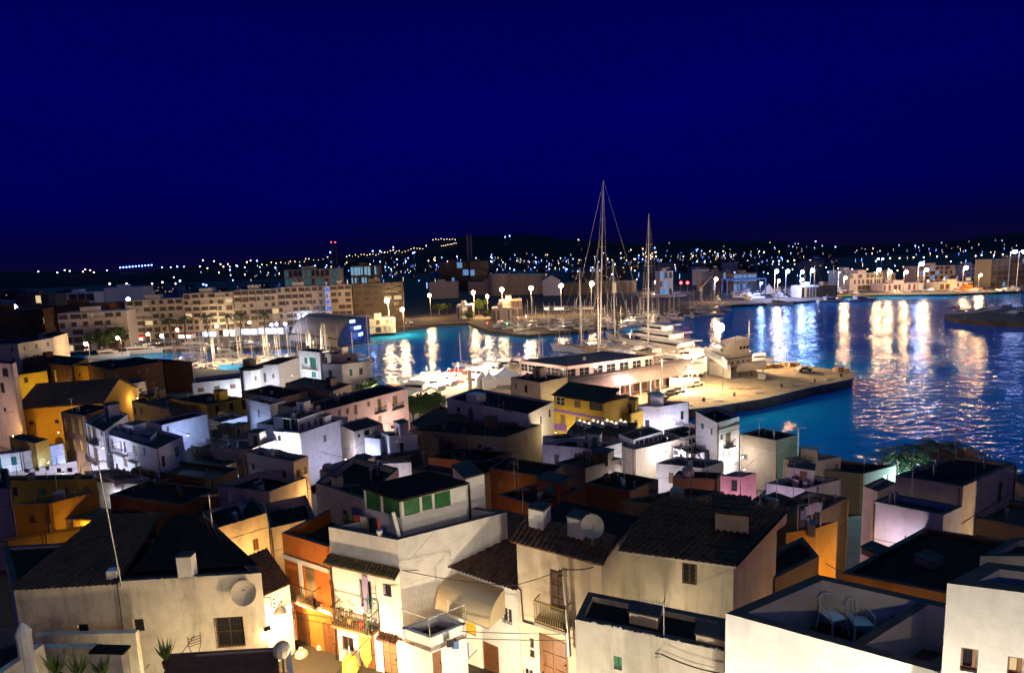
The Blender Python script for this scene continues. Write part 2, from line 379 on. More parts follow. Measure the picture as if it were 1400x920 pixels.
def opening(root, w, h, kind, m, dep, det=1):
    u0, z0, u1, z1 = h
    W, H = u1 - u0, z1 - z0
    if kind in ('win', 'bars', 'french', 'lit', 'litc', 'open'):
        f = MB(); b = 0.06
        for (a, c, d, e_) in ((u0, z0, u1, z0 + b), (u0, z1 - b, u1, z1), (u0, z0 + b, u0 + b, z1 - b), (u1 - b, z0 + b, u1, z1 - b)): wbox(f, w, a, c, d, e_, -dep + .01, -dep + .06)
        if W > .5: wbox(f, w, (u0 + u1) / 2 - .025, z0 + b, (u0 + u1) / 2 + .025, z1 - b, -dep + .01, -dep + .055)
        if H > 1.0: wbox(f, w, u0 + b, (z0 + z1) / 2 - .02, u1 - b, (z0 + z1) / 2 + .02, -dep + .012, -dep + .05)
        fr = f.build('window' if kind != 'french' else 'balcony_door', m or M_FRAME, root)
        gm = {'lit': M_LITW, 'litc': M_LITC}.get(kind, M_GLASS)
        MB().quad(w.pt(u0, z0, -dep + .02), w.pt(u1, z0, -dep + .02), w.pt(u1, z1, -dep + .02), w.pt(u0, z1, -dep + .02)).build('pane', gm, fr)
        if kind in ('open', 'french') and det:
            for sgn, ua in ((-1, u0 - W * .48), (1, u1 + .02)):
                s_ = MB(); wbox(s_, w, ua, z0, ua + W * .46, z1, .02, .05)
                if det > 0:
                    k = 0
                    while z0 + .1 + k * .12 < z1 - .1 and k < 24: wbox(s_, w, ua + .04, z0 + .1 + k * .12, ua + W * .46 - .04, z0 + .15 + k * .12, .05, .065); k += 1
                s_.build('shutter', m or M_SHUT, root)
        if kind == 'bars':
            s_ = MB(); n = max(3, int(W / .14))
            for k in range(n + 1): a = w.pt(u0 + W * k / n, z0, .03); s_.tube(a, a + Vector((0, 0, H)), .012, n=4)
            for k in range(1, 4): s_.tube(w.pt(u0, z0 + H * k / 4, .035), w.pt(u1, z0 + H * k / 4, .035), .012, n=4)
            s_.build('window_grille', M_IRON, root)
    elif kind == 'shut':
        s_ = MB()
        for a, b in ((u0 + .01, (u0 + u1) / 2 - .01), ((u0 + u1) / 2 + .01, u1 - .01)):
            wbox(s_, w, a, z0 + .01, b, z1 - .01, -dep + .01, -dep + .05)
            k = 0
            while z0 + .12 + k * .13 < z1 - .1 and k < 24 and det: wbox(s_, w, a + .05, z0 + .1 + k * .13, b - .05, z0 + .16 + k * .13, -dep + .05, -dep + .07); k += 1
        s_.build('shutter', m or M_SHUT, root)
    elif kind == 'door':
        s_ = MB(); wbox(s_, w, u0 + .01, z0, u1 - .01, z1 - .01, -dep + .01, -dep + .05)
        for i in range(2):
            for j in range(3):
                wbox(s_, w, u0 + W * (.1 + .44 * i), z0 + H * (.06 + .31 * j), u0 + W * (.46 + .44 * i), z0 + H * (.31 + .31 * j), -dep + .05, -dep + .075)
        d = s_.build('door', m or M_WOOD, root)
        MB().ball(w.pt(u0 + W * .88, z0 + H * .48, -dep + .1), .04, 6).build('handle', M_IRON, d)
    elif kind == 'dark':
        MB().quad(w.pt(u0, z0, -dep), w.pt(u1, z0, -dep), w.pt(u1, z1, -dep), w.pt(u0, z1, -dep)).build('opening', M_BLACK, root)
def balcony(root, w, u0, u1, z, out=.75, hh=.95, m=None, slab=None, name='balcony', step=.13):
    s_ = MB(); wbox(s_, w, u0, z - .14, u1, z, 0.003, out); b = s_.build(name, slab or M_CONC, root)
    r_ = MB(); t = .02
    L_ = [(w.pt(u0 + .03, z, out - .03), w.pt(u1 - .03, z, out - .03)), (w.pt(u0 + .03, z, 0), w.pt(u0 + .03, z, out - .03)), (w.pt(u1 - .03, z, 0), w.pt(u1 - .03, z, out - .03))]
    for a, c in L_:
        n = max(2, int((c - a).length / step))
        for k in range(n + 1):
            p = a + (c - a) * k / n; r_.tube(p, p + Vector((0, 0, hh)), t * .8, n=4)
        for hz in (.08, hh): r_.tube(a + Vector((0, 0, hz)), c + Vector((0, 0, hz)), t * 1.4, n=4)
    r_.build('railing', m or M_IRON, b); return b
def tiles(parent, e0, e1, t0, t1, pitch=.24, row=.42, amp=.06, name='tiled_roof', m=None):
    e0, e1, t0, t1 = map(Vector, (e0, e1, t0, t1)); mb = MB()
    Lu = (e1 - e0).length; Lv = ((t0 - e0).length + (t1 - e1).length) / 2
    nu = max(8, int(Lu / pitch) * 4); nv = max(1, int(Lv / row)); rr = random.Random(int(Lu * 100))
    for j in range(nv):
        off = rr.uniform(-.01, .01)
        for k, v in ((0, j / nv - .03), (1, (j + 1) / nv)):
            for i in range(nu + 1):
                s_ = i / nu; p = (e0 * (1 - s_) + e1 * s_) * (1 - v) + (t0 * (1 - s_) + t1 * s_) * v
                z = amp * (0.5 + .5 * math.cos(i * math.pi / 2)) + (.05 if k == 0 else 0.0) + off + rr.uniform(-.012, .012)
                mb.v.append(p + Vector((0, 0, z + .04)))
        o = j * 2 * (nu + 1)
        for i in range(nu): mb.f.append((o + i, o + i + 1, o + nu + 2 + i, o + nu + 1 + i))
    mb.quad(e0, t0, t1, e1)
    o = len(mb.v); 
    for i in range(nu):
        s0, s1 = i / nu, (i + 1) / nu
        a = e0 * (1 - s0) + e1 * s0; b = e0 * (1 - s1) + e1 * s1
        mb.v += [a, b]; q = len(mb.v); mb.f.append((q - 2, q - 1, i + 1, i))
    return mb.build(name, m or M_TILE, parent)
def chimney(root, x, y, z, sx=.5, sy=.5, h=.9, m=None, rz=.3):
    a = MB().box(x, y, z, sx, sy, h, rz).build('chimney', m or M_WHITE, root); b = MB().box(x, y, z + h, sx + .12, sy + .12, .07, rz); b.box(x, y, z + h + .07, sx * .6, sy * .6, .15, rz); b.build('chimney_cap', M_CAP, a)
    return a
def antenna(p, h=2.2, rz=0.0):
    a = MB(); b = Vector(p); a.tube(b, b + Vector((0, 0, h)), .022, n=5)
    c, s_ = math.cos(rz), math.sin(rz)
    q = b + Vector((0, 0, h - .1)); a.tube(q - Vector((c, s_, 0)) * .5, q + Vector((c, s_, 0)) * .5, .012, n=4)
    for k in range(6):
        o = q + Vector((c, s_, 0)) * (-.45 + k * .18); L_ = .16 + .03 * k; a.tube(o - Vector((-s_, c, 0)) * L_, o + Vector((-s_, c, 0)) * L_, .009, n=4)
    return a
def dish(c, r, axis, m=None):
    a = MB(); axis = Vector(axis).normalized()
    prof = [(.02, -.28 * r)] + [(r * k / 7, -.28 * r + .28 * r * (k / 7) ** 2) for k in range(1, 8)]
    a.lathe(prof[:], c, 20, axis)
    a.f.pop()                     # open face
    return a
def house(label, C, L=None, Rr=None, h=5.0, top=None, depth=6.0, col='white', colB=None, D=None, par=.55, win=(), winB=(), autoA=None, autoB=None, shut=None,
          name='village_house', cat='house', roof=None, dep=.13, chim=(), cap=True, base=None, group=None, det=1, akind='shut', roof_floor=None):
    z = top if top is not None else solve(C[0], C[1], h)
    if D: z = aty(C[0], C[1], D).z
    Cp = at(*C, z)
    Lp = at(*L, z) if L else None; Rp = at(*Rr, z) if Rr else None
    if Rp is None:
        t = (Lp - Cp); n = Vector((t.y, -t.x, 0)).normalized()
        if n.y < 0: n = -n
        Rp = Cp + n * depth
    if Lp is None:
        t = (Rp - Cp); n = Vector((t.y, -t.x, 0)).normalized()
        if n.dot(Cp) < 0: n = -n
        Lp = Cp + n * depth
        Lp, far = Lp, 1
    Dp = Lp + Rp - Cp
    cen = (Cp + Dp) / 2
    z0 = base if base is not None else max(.9, min(g(Cp), g(Lp), g(Rp), g(Dp)) - .8)
    root = thing(name, label, cat, (cen.x, cen.y, z0), group)
    quad = [Lp, Cp, Rp, Dp]
    ws = [Wall(quad[i], quad[(i + 1) % 4], z0, z, cen) for i in range(4)]
    hA, hB = [], []
    for lst, w_, hh in ((win, ws[0], hA), (winB, ws[1], hB)):
        for it in lst:
            k = it[0]; rc = w_.rect(*it[1:5]) if it[1] != 'm' else (it[2], it[3], it[4], it[5])
            rc = (max(.03, rc[0]), max(z0 + .02, rc[1]), min(w_.len - .03, rc[2]), min(z - .03, rc[3]))
            if rc[2] - rc[0] < .1 or rc[3] - rc[1] < .1: continue
            hh.append((rc, k, it[5] if it[1] != 'm' and len(it) > 5 else None))
    for au, w_, hh in ((autoA, ws[0], hA), (autoB, ws[1], hB)):
        if not au: continue
        nc, nr = au[:2]; ww, wh = (au[2], au[3]) if len(au) > 3 else (.8, 1.3)
        st = 2.9
        for j in range(nr):
            for i in range(nc):
                uc = w_.len * (i + .5) / nc; zt = z - par - .55 - j * st
                if zt - wh < z0 + .3: continue
                hh.append(((uc - ww / 2, zt - wh, uc + ww / 2, zt), akind, shut))
    if Cp.y > 29 and par > .03 and name in ('village_house', 'terrace_house', 'town_house', 'rooftop_house') and det:
        hr = random.Random(int(C[0] * 3 + C[1]))
        for w_, hh, giv in ((ws[0], hA, win or autoA), (ws[1], hB, winB or autoB)):
            if giv: continue
            n_ = int(w_.len / 2.4)
            for i in range(n_):
                if hr.random() < .6:
                    uc = w_.len * (i + hr.uniform(.35, .65)) / n_; ww = hr.uniform(.5, .9); wh = hr.uniform(.7, 1.5); zt = z - par - hr.uniform(.5, 1.0)
                    hh.append(((uc - ww / 2, zt - wh, uc + ww / 2, zt), hr.choice(('shut', 'shut', 'win', 'dark')), hr.choice((None, M_SHUT, M_BWOOD, M_GREEN)) if True else None))
    def clean(hh):
        out = []
        for a in hh:
            if all(a[0][2] < b[0][0] or a[0][0] > b[0][2] or a[0][3] < b[0][1] or a[0][1] > b[0][3] for b in out): out.append(a)
        return out
    hA, hB = clean(hA), clean(hB)
    mA = PL[col]; mBm = PL[colB] if colB else mA
    rf = z - par
    a = MB(); skin(a, ws[0], [x[0] for x in hA], dep)
    b_ = a if mBm is mA else MB()
    skin(b_, ws[1], [x[0] for x in hB], dep)
    skin(b_, ws[2], [], dep); skin(b_, ws[3], [], dep)
    th = .24
    ins = []
    for i in range(4):
        w1, w0 = ws[i], ws[i - 1]; k = -(w1.n + w0.n) * th / (1 + w1.n.dot(w0.n)); ins.append(quad[i] + k)
    cp = MB()
    if cap and par > .05:
        for i in range(4):
            j = (i + 1) % 4; p, q = quad[i], quad[j]; r_, s_ = ins[j], ins[i]
            cp.quad((p.x, p.y, z), (q.x, q.y, z), (r_.x, r_.y, z), (s_.x, s_.y, z))
            b_.quad((s_.x, s_.y, rf), (r_.x, r_.y, rf), (r_.x, r_.y, z), (s_.x, s_.y, z))
    if cp.f: cp.build('parapet_cap', M_CAP, root)
    wl = a.build('walls', mA, root)
    if b_ is not a: b_.build('walls', mBm, root)
    if roof != 'none':
        q = ins if par > .05 else quad
        rr_ = MB().prism([(v.x, v.y) for v in q], rf - .12, rf - .004 + (0 if par > .05 else .1)).build('roof', roof or (M_TFLOOR if (int(C[0] * 7 + C[1]) % 3 == 0 and Cp.y > 29) else M_ROOF), root)
    for hh, w_ in ((hA, ws[0]), (hB, ws[1])):
        for rc, k, m in hh: opening(root, w_, rc, k, m or shut, dep, det)
    if det and Cp.y > 27 and par > .05 and ws[0].len > 1.5 and ws[1].len > 1.5:
        hr = random.Random(len(label) * 31 + int(C[0])); Pq = lambda a_, b_: Lp + (Cp - Lp) * a_ + (Rp - Cp) * b_
        for _ in range(hr.randint(1, 3)):
            p = Pq(hr.uniform(.15, .85), hr.uniform(.15, .85)); hh_ = hr.uniform(.5, 1.1)
            vm_ = MB(); vm_.tube((p.x, p.y, rf - .05), (p.x, p.y, rf + hh_), .07, n=7); vm_.lathe([(.14, 0), (.02, .14)], (p.x, p.y, rf + hh_), 7); vm_.build('vent_pipe', M_GALV, root)
        if hr.random() < .42 and ws[0].len > 3 and ws[1].len > 3 and not any(len(c_) > 2 and c_[2] == 'b' for c_ in chim):
            p = Pq(hr.uniform(.25, .75), hr.uniform(.55, .78)); a9 = math.atan2(ws[0].t.y, ws[0].t.x); s9 = hr.uniform(1.5, 2.1); h9 = hr.uniform(1.5, 2.1)
            hb_ = MB().box(p.x, p.y, rf, s9, s9 * .8, h9, a9).build('stair_hut', mA, root); MB().box(p.x, p.y, rf + h9 + .003, s9 + .2, s9 * .8 + .2, .09, a9).build('hut_roof', M_CAP, hb_)
            w8 = ws[0].t; n8 = ws[0].n; q = Vector((p.x, p.y, rf)) + n8 * (s9 * .4 + .003) - w8 * .1; MB().obox(q, w8 * .6, n8 * .03, (0, 0, 1.4)).build('hut_door', hr.choice([M_SHUT, M_BWOOD, M_TEAL, M_WOOD]), hb_)
        if hr.random() < .5:
            p = Pq(hr.uniform(.2, .8), hr.uniform(.2, .5)); MB().box(p.x, p.y, rf, .85, .35, .65, hr.uniform(0, 3)).build('air_conditioner', M_DISH, root)
        if hr.random() < .55:
            p = Pq(hr.uniform(.1, .9), hr.uniform(.1, .9)); antenna((p.x, p.y, rf), hr.uniform(1.4, 3.0), hr.uniform(0, 3)).build('antenna', M_GALV, root)
        if hr.random() < .3:
            a_, b2_ = Pq(.15, .3), Pq(.85, .4); cl_ = MB(); zc = rf + 1.7
            for q in (a_, b2_): cl_.tube((q.x, q.y, rf), (q.x, q.y, zc), .03)
            cl_.tube((a_.x, a_.y, zc), (b2_.x, b2_.y, zc), .012, n=3)
            for k in range(5):
                q = a_.lerp(b2_, .12 + .17 * k); dq = (b2_ - a_).normalized(); w4 = hr.uniform(.3, .6)
                cl_.obox((q.x, q.y, zc - hr.uniform(.5, .9)), dq * w4, (.0, .02, 0), (0, 0, .5))
            cl_.build('washing_line', hr.choice([M_DISH, M_FRAME, M_SHUT]), root)
        pm_ = MB()
        for w9 in (ws[0], ws[1]):
            if w9.len > 2.2:
                u9 = hr.choice((.12, w9.len - .15)); pm_.tube(w9.pt(u9, z - .1, .06), w9.pt(u9, z0 + .2, .06), .045, n=5)
                if hr.random() < .7: pm_.tube(w9.pt(0, z - hr.uniform(1.0, 2.2), .03), w9.pt(w9.len, z - hr.uniform(1.0, 2.2), .03), .018, n=4)
        if pm_.v: pm_.build('drainpipe', hr.choice([M_DISH, M_RUST, M_STONE]), root)
    for ch in chim:
        u_, v_ = ch[:2]; p = Lp + (Cp - Lp) * u_ + (Rp - Cp) * v_
        if ch[2] == 'a': antenna((p.x, p.y, rf), ch[3] if len(ch) > 3 else 2.4, random.uniform(0, 3)).build('antenna', M_GALV, root)
        elif ch[2] == 'd':
            ax = Vector((-.35, -.85, .35)); r_ = ch[3] if len(ch) > 3 else .55
            dd = dish(Vector((p.x, p.y, z + .35)), r_, ax).build('satellite_dish', M_DISH, root)
            MB().tube((p.x, p.y, rf), (p.x, p.y, z + .3), .03).build('mount', M_GALV, dd)
        elif ch[2] == 't':
            MB().lathe([(.5, 0), (.55, .1), (.55, .9), (.45, 1.05), (.12, 1.1)], (p.x, p.y, rf), 12).build('water_tank', M_CONC, root)
        elif ch[2] == 'b':
            hb = ch[3] if len(ch) > 3 else 1.8; sx_ = ch[4] if len(ch) > 4 else 1.6
            MB().box(p.x, p.y, rf, sx_, sx_ * .9, hb, math.atan2(ws[0].t.y, ws[0].t.x)).build('stair_hut', mA, root)
        else: chimney(root, p.x, p.y, rf, h=ch[2], m=mA, rz=math.atan2(ws[0].t.y, ws[0].t.x))
    return dict(root=root, A=ws[0], B=ws[1], back=ws[2], left=ws[3], z=z, rf=rf, q=quad, cen=cen, z0=z0)
LN = [0]
def lantern(p, col, watts, label, glow=None, vis=True, r=.15, n=None):  # builds an assumed lantern with an added light
    p = Vector(p); t = thing('assumed_lantern', label, 'lantern', p)
    n = Vector(n) if n is not None else Vector((0, 1, 0))
    MB().tube(p + n * -.55 + Vector((0, 0, .12)), p + Vector((0, 0, .14)), .02).build('bracket', M_IRON, t)
    MB().lathe([(.2, 0), (.14, .1), (.03, .16)], p + Vector((0, 0, .03)), 8).build('hood', M_IRON, t)
    MB().ball(p - Vector((0, 0, .1)), .06, 5).build('bulb', glow or M_LW, t)
    light(t, p - Vector((0, 0, .3)), col, watts, r); return t
# ================================================================ VILLAGE
H = {}
KL = 3.0
def hs(key, *a, **k): H[key] = house(*a, **k); return H[key]
def fl(key, wk, u, z, out, col, watts, label, glow=None):
    """assumed lantern added on an arm to light the wall behind it: u = fraction along it, z = height under the roof edge"""
    h = H[key]; w_ = h[wk]; p = w_.pt(w_.len * u, h['z'] - z, out)
    t = thing('assumed_lantern', label, 'lantern', p)
    MB().tube(w_.pt(w_.len * u, h['z'] - z + .3, 0.0), p + Vector((0, 0, .14)), .022).build('bracket', M_IRON, t)
    MB().lathe([(.2, 0), (.14, .1), (.03, .16)], p + Vector((0, 0, .03)), 8).build('hood', M_IRON, t)
    MB().ball(p - Vector((0, 0, .05)), .06, 5).build('bulb', glow or M_LW, t)
    light(t, p - Vector((0, 0, .25)), col, watts * KL, .12); return t

# ---- foreground row -------------------------------------------------------
o = hs('orange', 'orange two-storey house with white bands and an iron balcony at the alley corner', (447, 747), (385, 728), None, top=17.75, depth=4.5, col='orange', par=.75, base=11.2,
       win=[('shut', 417, 431, 770, 822, M_SHUT), ('door', 405, 424, 838, 888, M_BWOOD), ('door', 443, 462, 854, 903, M_BWOOD)], det=0, name='corner_house')
# white house next door
wz = 19.0
w_ = hs('whitehouse', 'white corner house with a green-glazed rooftop room and laundry balcony', (543, 738), (449, 720), (693, 700), top=wz, col='white', par=.75, base=11.0, roof=M_TFLOOR,
        win=[('dark', 492, 508, 793, 830), ('win', 524, 535, 798, 815, mat('lilac_shutter', (.3, .26, .5), .5)), ('win', 467, 483, 870, 890, M_BWOOD), ('door', 491, 513, 866, 918, M_BWOOD), ('door', 524, 543, 876, 922, M_SHUT)],
        name='corner_house')
M_GRNGL = mat('green_screen_glass', (0.015, 0.14, 0.045), 0.25, 0, 0.5, 3)
def deco():
    A = H['orange']['A']; rt_ = H['orange']['root']
    L_ = A.len
    b = MB(); wbox(b, A, -.04, 16.3, L_, 16.55, .003, .07); wbox(b, A, -.04, 13.9, L_, 14.12, .003, .06)
    for u in (.0,):
        pass
    r1 = A.rect(405, 424, 838, 888)
    wbox(b, A, r1[0] - .32, 11.3, r1[0] - .04, 13.9, .003, .05)
    r2 = A.rect(410, 415, 768, 820); wbox(b, A, r2[0], r2[1], r2[2], r2[3], .003, .04)
    b.build('white_band', M_FRAME, rt_)
    bb = A.rect(399, 437, 812, 818); balcony(rt_, A, bb[0], bb[2] + .15, bb[1] + .05, .5, .95, M_RUST)
    # white house: tile eave + balcony + curtains
    A = H['whitehouse']['A']; B = H['whitehouse']['B']; rt_ = H['whitehouse']['root']
    z1 = A.hit(500, 772)[1]
    tiles(rt_, A.pt(-.05, z1 - .12, .55), A.pt(A.len + .1, z1 - .12, .55), A.pt(-.05, z1 + .16, .01), A.pt(A.len + .1, z1 + .16, .01), .2, .3, name='tiled_eave', m=mat('mossy_tiles', (.2, .15, .06), .9, 0, .5, 6))
    bb = A.rect(466, 519, 850, 858); balcony(rt_, A, bb[0], bb[2], bb[3], .7, .95, M_RUST, mat('balcony_tiles', (.45, .25, .1), .7, 0, .4, 12))
    c = MB(); r_ = A.rect(491, 512, 866, 918)
    for k in range(9):
        u = r_[0] + (r_[2] - r_[0]) * (.12 + .08 * k); wbox(c, A, u, r_[1] + .3 + .12 * abs(k - 4), u + .06, r_[3] - .05, .02 + .02 * (k % 2), .05 + .02 * (k % 2))
    c.build('striped_door_curtain', mat('curtain_yellow', (.75, .5, .1), .8), rt_)
    c = MB(); r_ = A.rect(497, 512, 790, 834); wbox(c, A, r_[0], r_[1] - .1, r_[0] + .35, r_[3] + .1, .02, .06); c.build('shutter', mat('lilac_shutter', (.3, .26, .5), .5), rt_)
    c = MB(); r_ = A.rect(520, 548, 868, 876); 
    tiles(rt_, A.pt(r_[0], r_[3] - .2, .35), A.pt(r_[2] - .1, r_[3] - .2, .35), A.pt(r_[0], r_[3] + .02, .01), A.pt(r_[2] - .1, r_[3] + .02, .01), .18, .2, name='door_canopy')
    # rooftop room with green glazing
    zr = 20.6; C = at(548, 683, zr); L = at(497, 668, zr); Rr = at(637, 662, zr); cen = (L + Rr) / 2; D = L + Rr - C
    rm = MB(); wa = Wall(L, C, 18.24, zr, cen); wb = Wall(C, Rr, 18.24, zr, cen); wc = Wall(Rr, D, 18.24, zr, cen); wd = Wall(D, L, 18.24, zr, cen)
    ha = [wa.rect(500, 520, 674, 697), wa.rect(523, 546, 681, 704)]; hb = [wb.rect(552, 574, 681, 703), wb.rect(577, 591, 677, 697), wb.rect(594, 616, 670, 693)]
    ha = [(max(.05, a[0]), a[1], min(wa.len - .05, a[2]), min(a[3], zr - .1)) for a in ha]; hb = [(max(.05, a[0]), a[1], min(wb.len - .05, a[2]), min(a[3], zr - .1)) for a in hb]
    skin(rm, wa, ha, .06); skin(rm, wb, hb, .06); skin(rm, wc, [], .1); skin(rm, wd, [], .1)
    q = rm.build('rooftop_room', M_WHITE, rt_)
    for ww, hh in ((wa, ha), (wb, hb)):
        for a in hh: MB().quad(ww.pt(a[0], a[1], -.05), ww.pt(a[2], a[1], -.05), ww.pt(a[2], a[3], -.05), ww.pt(a[0], a[3], -.05)).build('green_pane', M_GRNGL, q)
    ov = .18; ds = [wa.n + wd.n, wa.n + wb.n, wb.n + wc.n, wc.n + wd.n]
    pts = [p + d * ov for p, d in zip((L, C, Rr, D), ds)]
    MB().prism([(p.x, p.y) for p in pts], zr + .003, zr + .12).build('room_roof', M_ROOF, rt_)
    # stair tower at the right end
    zt = 20.7; a = at(637, 655, zt); b2 = at(662, 648, zt); w2 = Wall(a, b2, 18.24, zt, cen); back = Vector((-.9, 2.0, 0))
    t_ = MB().obox((a.x, a.y, 18.24), ((b2 - a).x, (b2 - a).y, 0), back, (0, 0, zt - 18.24)); st = t_.build('stair_tower', M_WHITE, rt_); e2_ = (b2 - a).xy.to_3d(); MB().obox((a.x - .05, a.y - .05, zt + .003), e2_ * 1.05, back * 1.05, (0, 0, .08)).build('tower_cap', M_CAP, st)
    dr = MB(); r_ = Wall(a, b2, 18.24, zt, a + back); wbox(dr, r_, .25, 18.3, .95, 20.2, .003, .04); dr.build('door', M_FRAME, st)
    dr = MB(); wbox(dr, r_, .08, 18.3, .22, 20.35, .003, .02); dr.build('dark_opening', M_BLACK, st)
    # railing frame on side wall (white metal)
    s_ = MB()
    pts = [B.pt(0.15, B.hit(553, 845)[1], .9), B.pt(.15, B.hit(553, 845)[1], 0), B.pt(1.6, B.hit(590, 832)[1], 0), B.pt(1.6, B.hit(590, 832)[1], 0.9)]
deco()
# small lower wing of the white house with a terrace and white railing
TZ = 15.0
def wing():
    z = 15.3; A0 = at(588, 872, z); L0 = at(549, 858, z); R0 = at(637, 852, z); cen = (L0 + R0) / 2
    t = thing('lower_terrace_house', 'low white annex with a railed terrace at the foot of the white corner house', 'annex', (A0.x, A0.y, 11))
    D0 = L0 + R0 - A0; ws = [Wall(L0, A0, 11, z, cen), Wall(A0, R0, 11, z, cen), Wall(R0, D0, 11, z, cen), Wall(D0, L0, 11, z, cen)]
    m = MB(); dr = ws[1].rect(590, 604, 890, 925); skin(m, ws[0], [], .1); skin(m, ws[1], [(max(.05, dr[0]), dr[1], dr[2], dr[3])], .1); skin(m, ws[2], [], .1); skin(m, ws[3], [], .1)
    for i, w2 in enumerate(ws): m.obox(w2.pt(0, z - .5, -.003), w2.t * w2.len, w2.n * -.16, (0, 0, .5))
    m.build('walls', M_WHITE, t); MB().prism([(p.x, p.y) for p in (L0, A0, R0, D0)], z - .7, z - .45).build('terrace_floor', M_TFLOOR, t)
    opening(t, ws[1], (max(.05, dr[0]), dr[1], dr[2], dr[3]), 'door', M_BWOOD, .1)
    r_ = MB()
    for a, b in ((L0, A0), (A0, R0), (R0, R0 + (D0 - R0) * .6)):
        r_.tube((a.x, a.y, z), (a.x, a.y, z + .95), .022); r_.tube((a.x, a.y, z + .95), (b.x, b.y, z + .95), .022)
        r_.tube((b.x, b.y, z), (b.x, b.y, z + .95), .022)
    r_.build('railing', M_FRAME, t); return ws
WING = wing()
# recessed middle house with tiled roof and barrel awning
mh = hs('mid', 'white house with a tan barrel awning, yellow door and sagging tiled roof', (708, 800), (616, 769), None, top=16.9, depth=4.8, col='white', par=0, roof='none', base=11,
        win=[('door', 634, 650, 832, 866, mat('yellow_door', (.75, .42, .03), .5)), ('bars', 687, 700, 831, 852, M_FRAME), ('door', 660, 682, 880, 925, M_BWOOD)], name='village_house')
def mid2():
    A = mh['A']; rt_ = mh['root']; z = mh['z']
    tiles(rt_, A.pt(-.1, z - .05, .3), A.pt(A.len + .1, z - .05, .3), A.pt(-.1, z + 1.0, -4.6), A.pt(A.len + .1, z + 1.0, -4.6), .22, .42)
    f = MB(); wbox(f, A, 0, z - .2, A.len, z - .05, .003, .12); f.build('cornice', M_CREAM, rt_)
    # barrel awning
    t = thing('barrel_awning', 'tan fabric barrel awning over the yellow door', 'awning', A.pt(0, z - 1.2))
    m = MB(); u0 = A.hit(592, 800)[0] + .7; u1 = A.hit(690, 812)[0]; n = 14; u0 = max(.05, u0 - .7)
    pr = [(1.35 * math.sin(math.pi / 2 * k / n), z - .45 - 1.25 * (1 - math.cos(math.pi / 2 * k / n))) for k in range(n + 1)]
    for (o0, z0), (o1, z1) in zip(pr, pr[1:]): m.quad(A.pt(u0, z0, o0), A.pt(u1, z0, o0), A.pt(u1, z1, o1), A.pt(u0, z1, o1)); m.quad(A.pt(u0, z0 - .03, max(0, o0 - .03)), A.pt(u1, z0 - .03, max(0, o0 - .03)), A.pt(u1, z1 - .03, o1 - .03), A.pt(u0, z1 - .03, o1 - .03))
    M_AW = mat('awning_canvas', (.62, .52, .32), .8)
    m.build('canopy', M_AW, t)
    for u, nm in ((u0, 'end_panel'), (u1, 'end_panel')):
        e_ = MB(); vs = [A.pt(u, pr[-1][1], .003)] + [A.pt(u, z_, o_) for o_, z_ in pr]; e_.add(vs, [tuple(range(len(vs)))]); e_.build(nm, M_AW, t)
    b = MB(); b.tube(A.pt(u0, pr[-1][1], 1.35), A.pt(u1, pr[-1][1], 1.35), .03); b.build('front_bar', M_FRAME, t)
mid2()
# H2 cream house with wrought balcony
h2 = hs('h2', 'cream house with a tiled eave, iron balcony and carved double door beside the utility pole', (822, 768), (706, 738), None, top=19.7, depth=4.5, col='cream', par=.02, base=11,
        win=[('door', 752, 775, 780, 836, M_WOOD), ('door', 738, 777, 871, 935, M_BWOOD), ('dark', 724, 730, 872, 885), ('dark', 724, 731, 888, 898), ('bars', 716, 729, 914, 928, M_FRAME)], name='village_house')
def h2b():
    A = h2['A']; rt_ = h2['root']; z = h2['z']
    tiles(rt_, A.pt(-.15, z + .0, .3), A.pt(A.len + .2, z + .0, .3), A.pt(-.15, z + .55, -1.3), A.pt(A.len + .2, z + .55, -1.3), .24, .4, name='tiled_eave')
    bb = A.rect(738, 780, 838, 846); balcony(rt_, A, bb[0], bb[2], bb[1] - .05, .55, 1.0, mat('aged_brass_iron', (.35, .26, .08), .5, .4), step=.11)
    for px in (714, 768):
        u, _ = A.hit(px + 10, 742); p = A.pt(u, z + .3, -1.0); q = MB().box(p.x, p.y, z + .2, .75, .75, 1.1, math.atan2(A.t.y, A.t.x)); q = q.build('chimney', M_WHITE, rt_); MB().box(p.x, p.y, z + 1.3, .85, .85, .06, math.atan2(A.t.y, A.t.x)).build('chimney_cap', M_CAP, q)
    p = A.pt(A.hit(805, 745)[0], z + 1.25, -.4); d = dish(p, .5, (-.35, -.85, .4)).build('satellite_dish', M_DISH, rt_); MB().tube(p - Vector((0, 0, 1.3)), p + Vector((0, .1, 0)), .035).build('mount', M_GALV, d)
h2b()
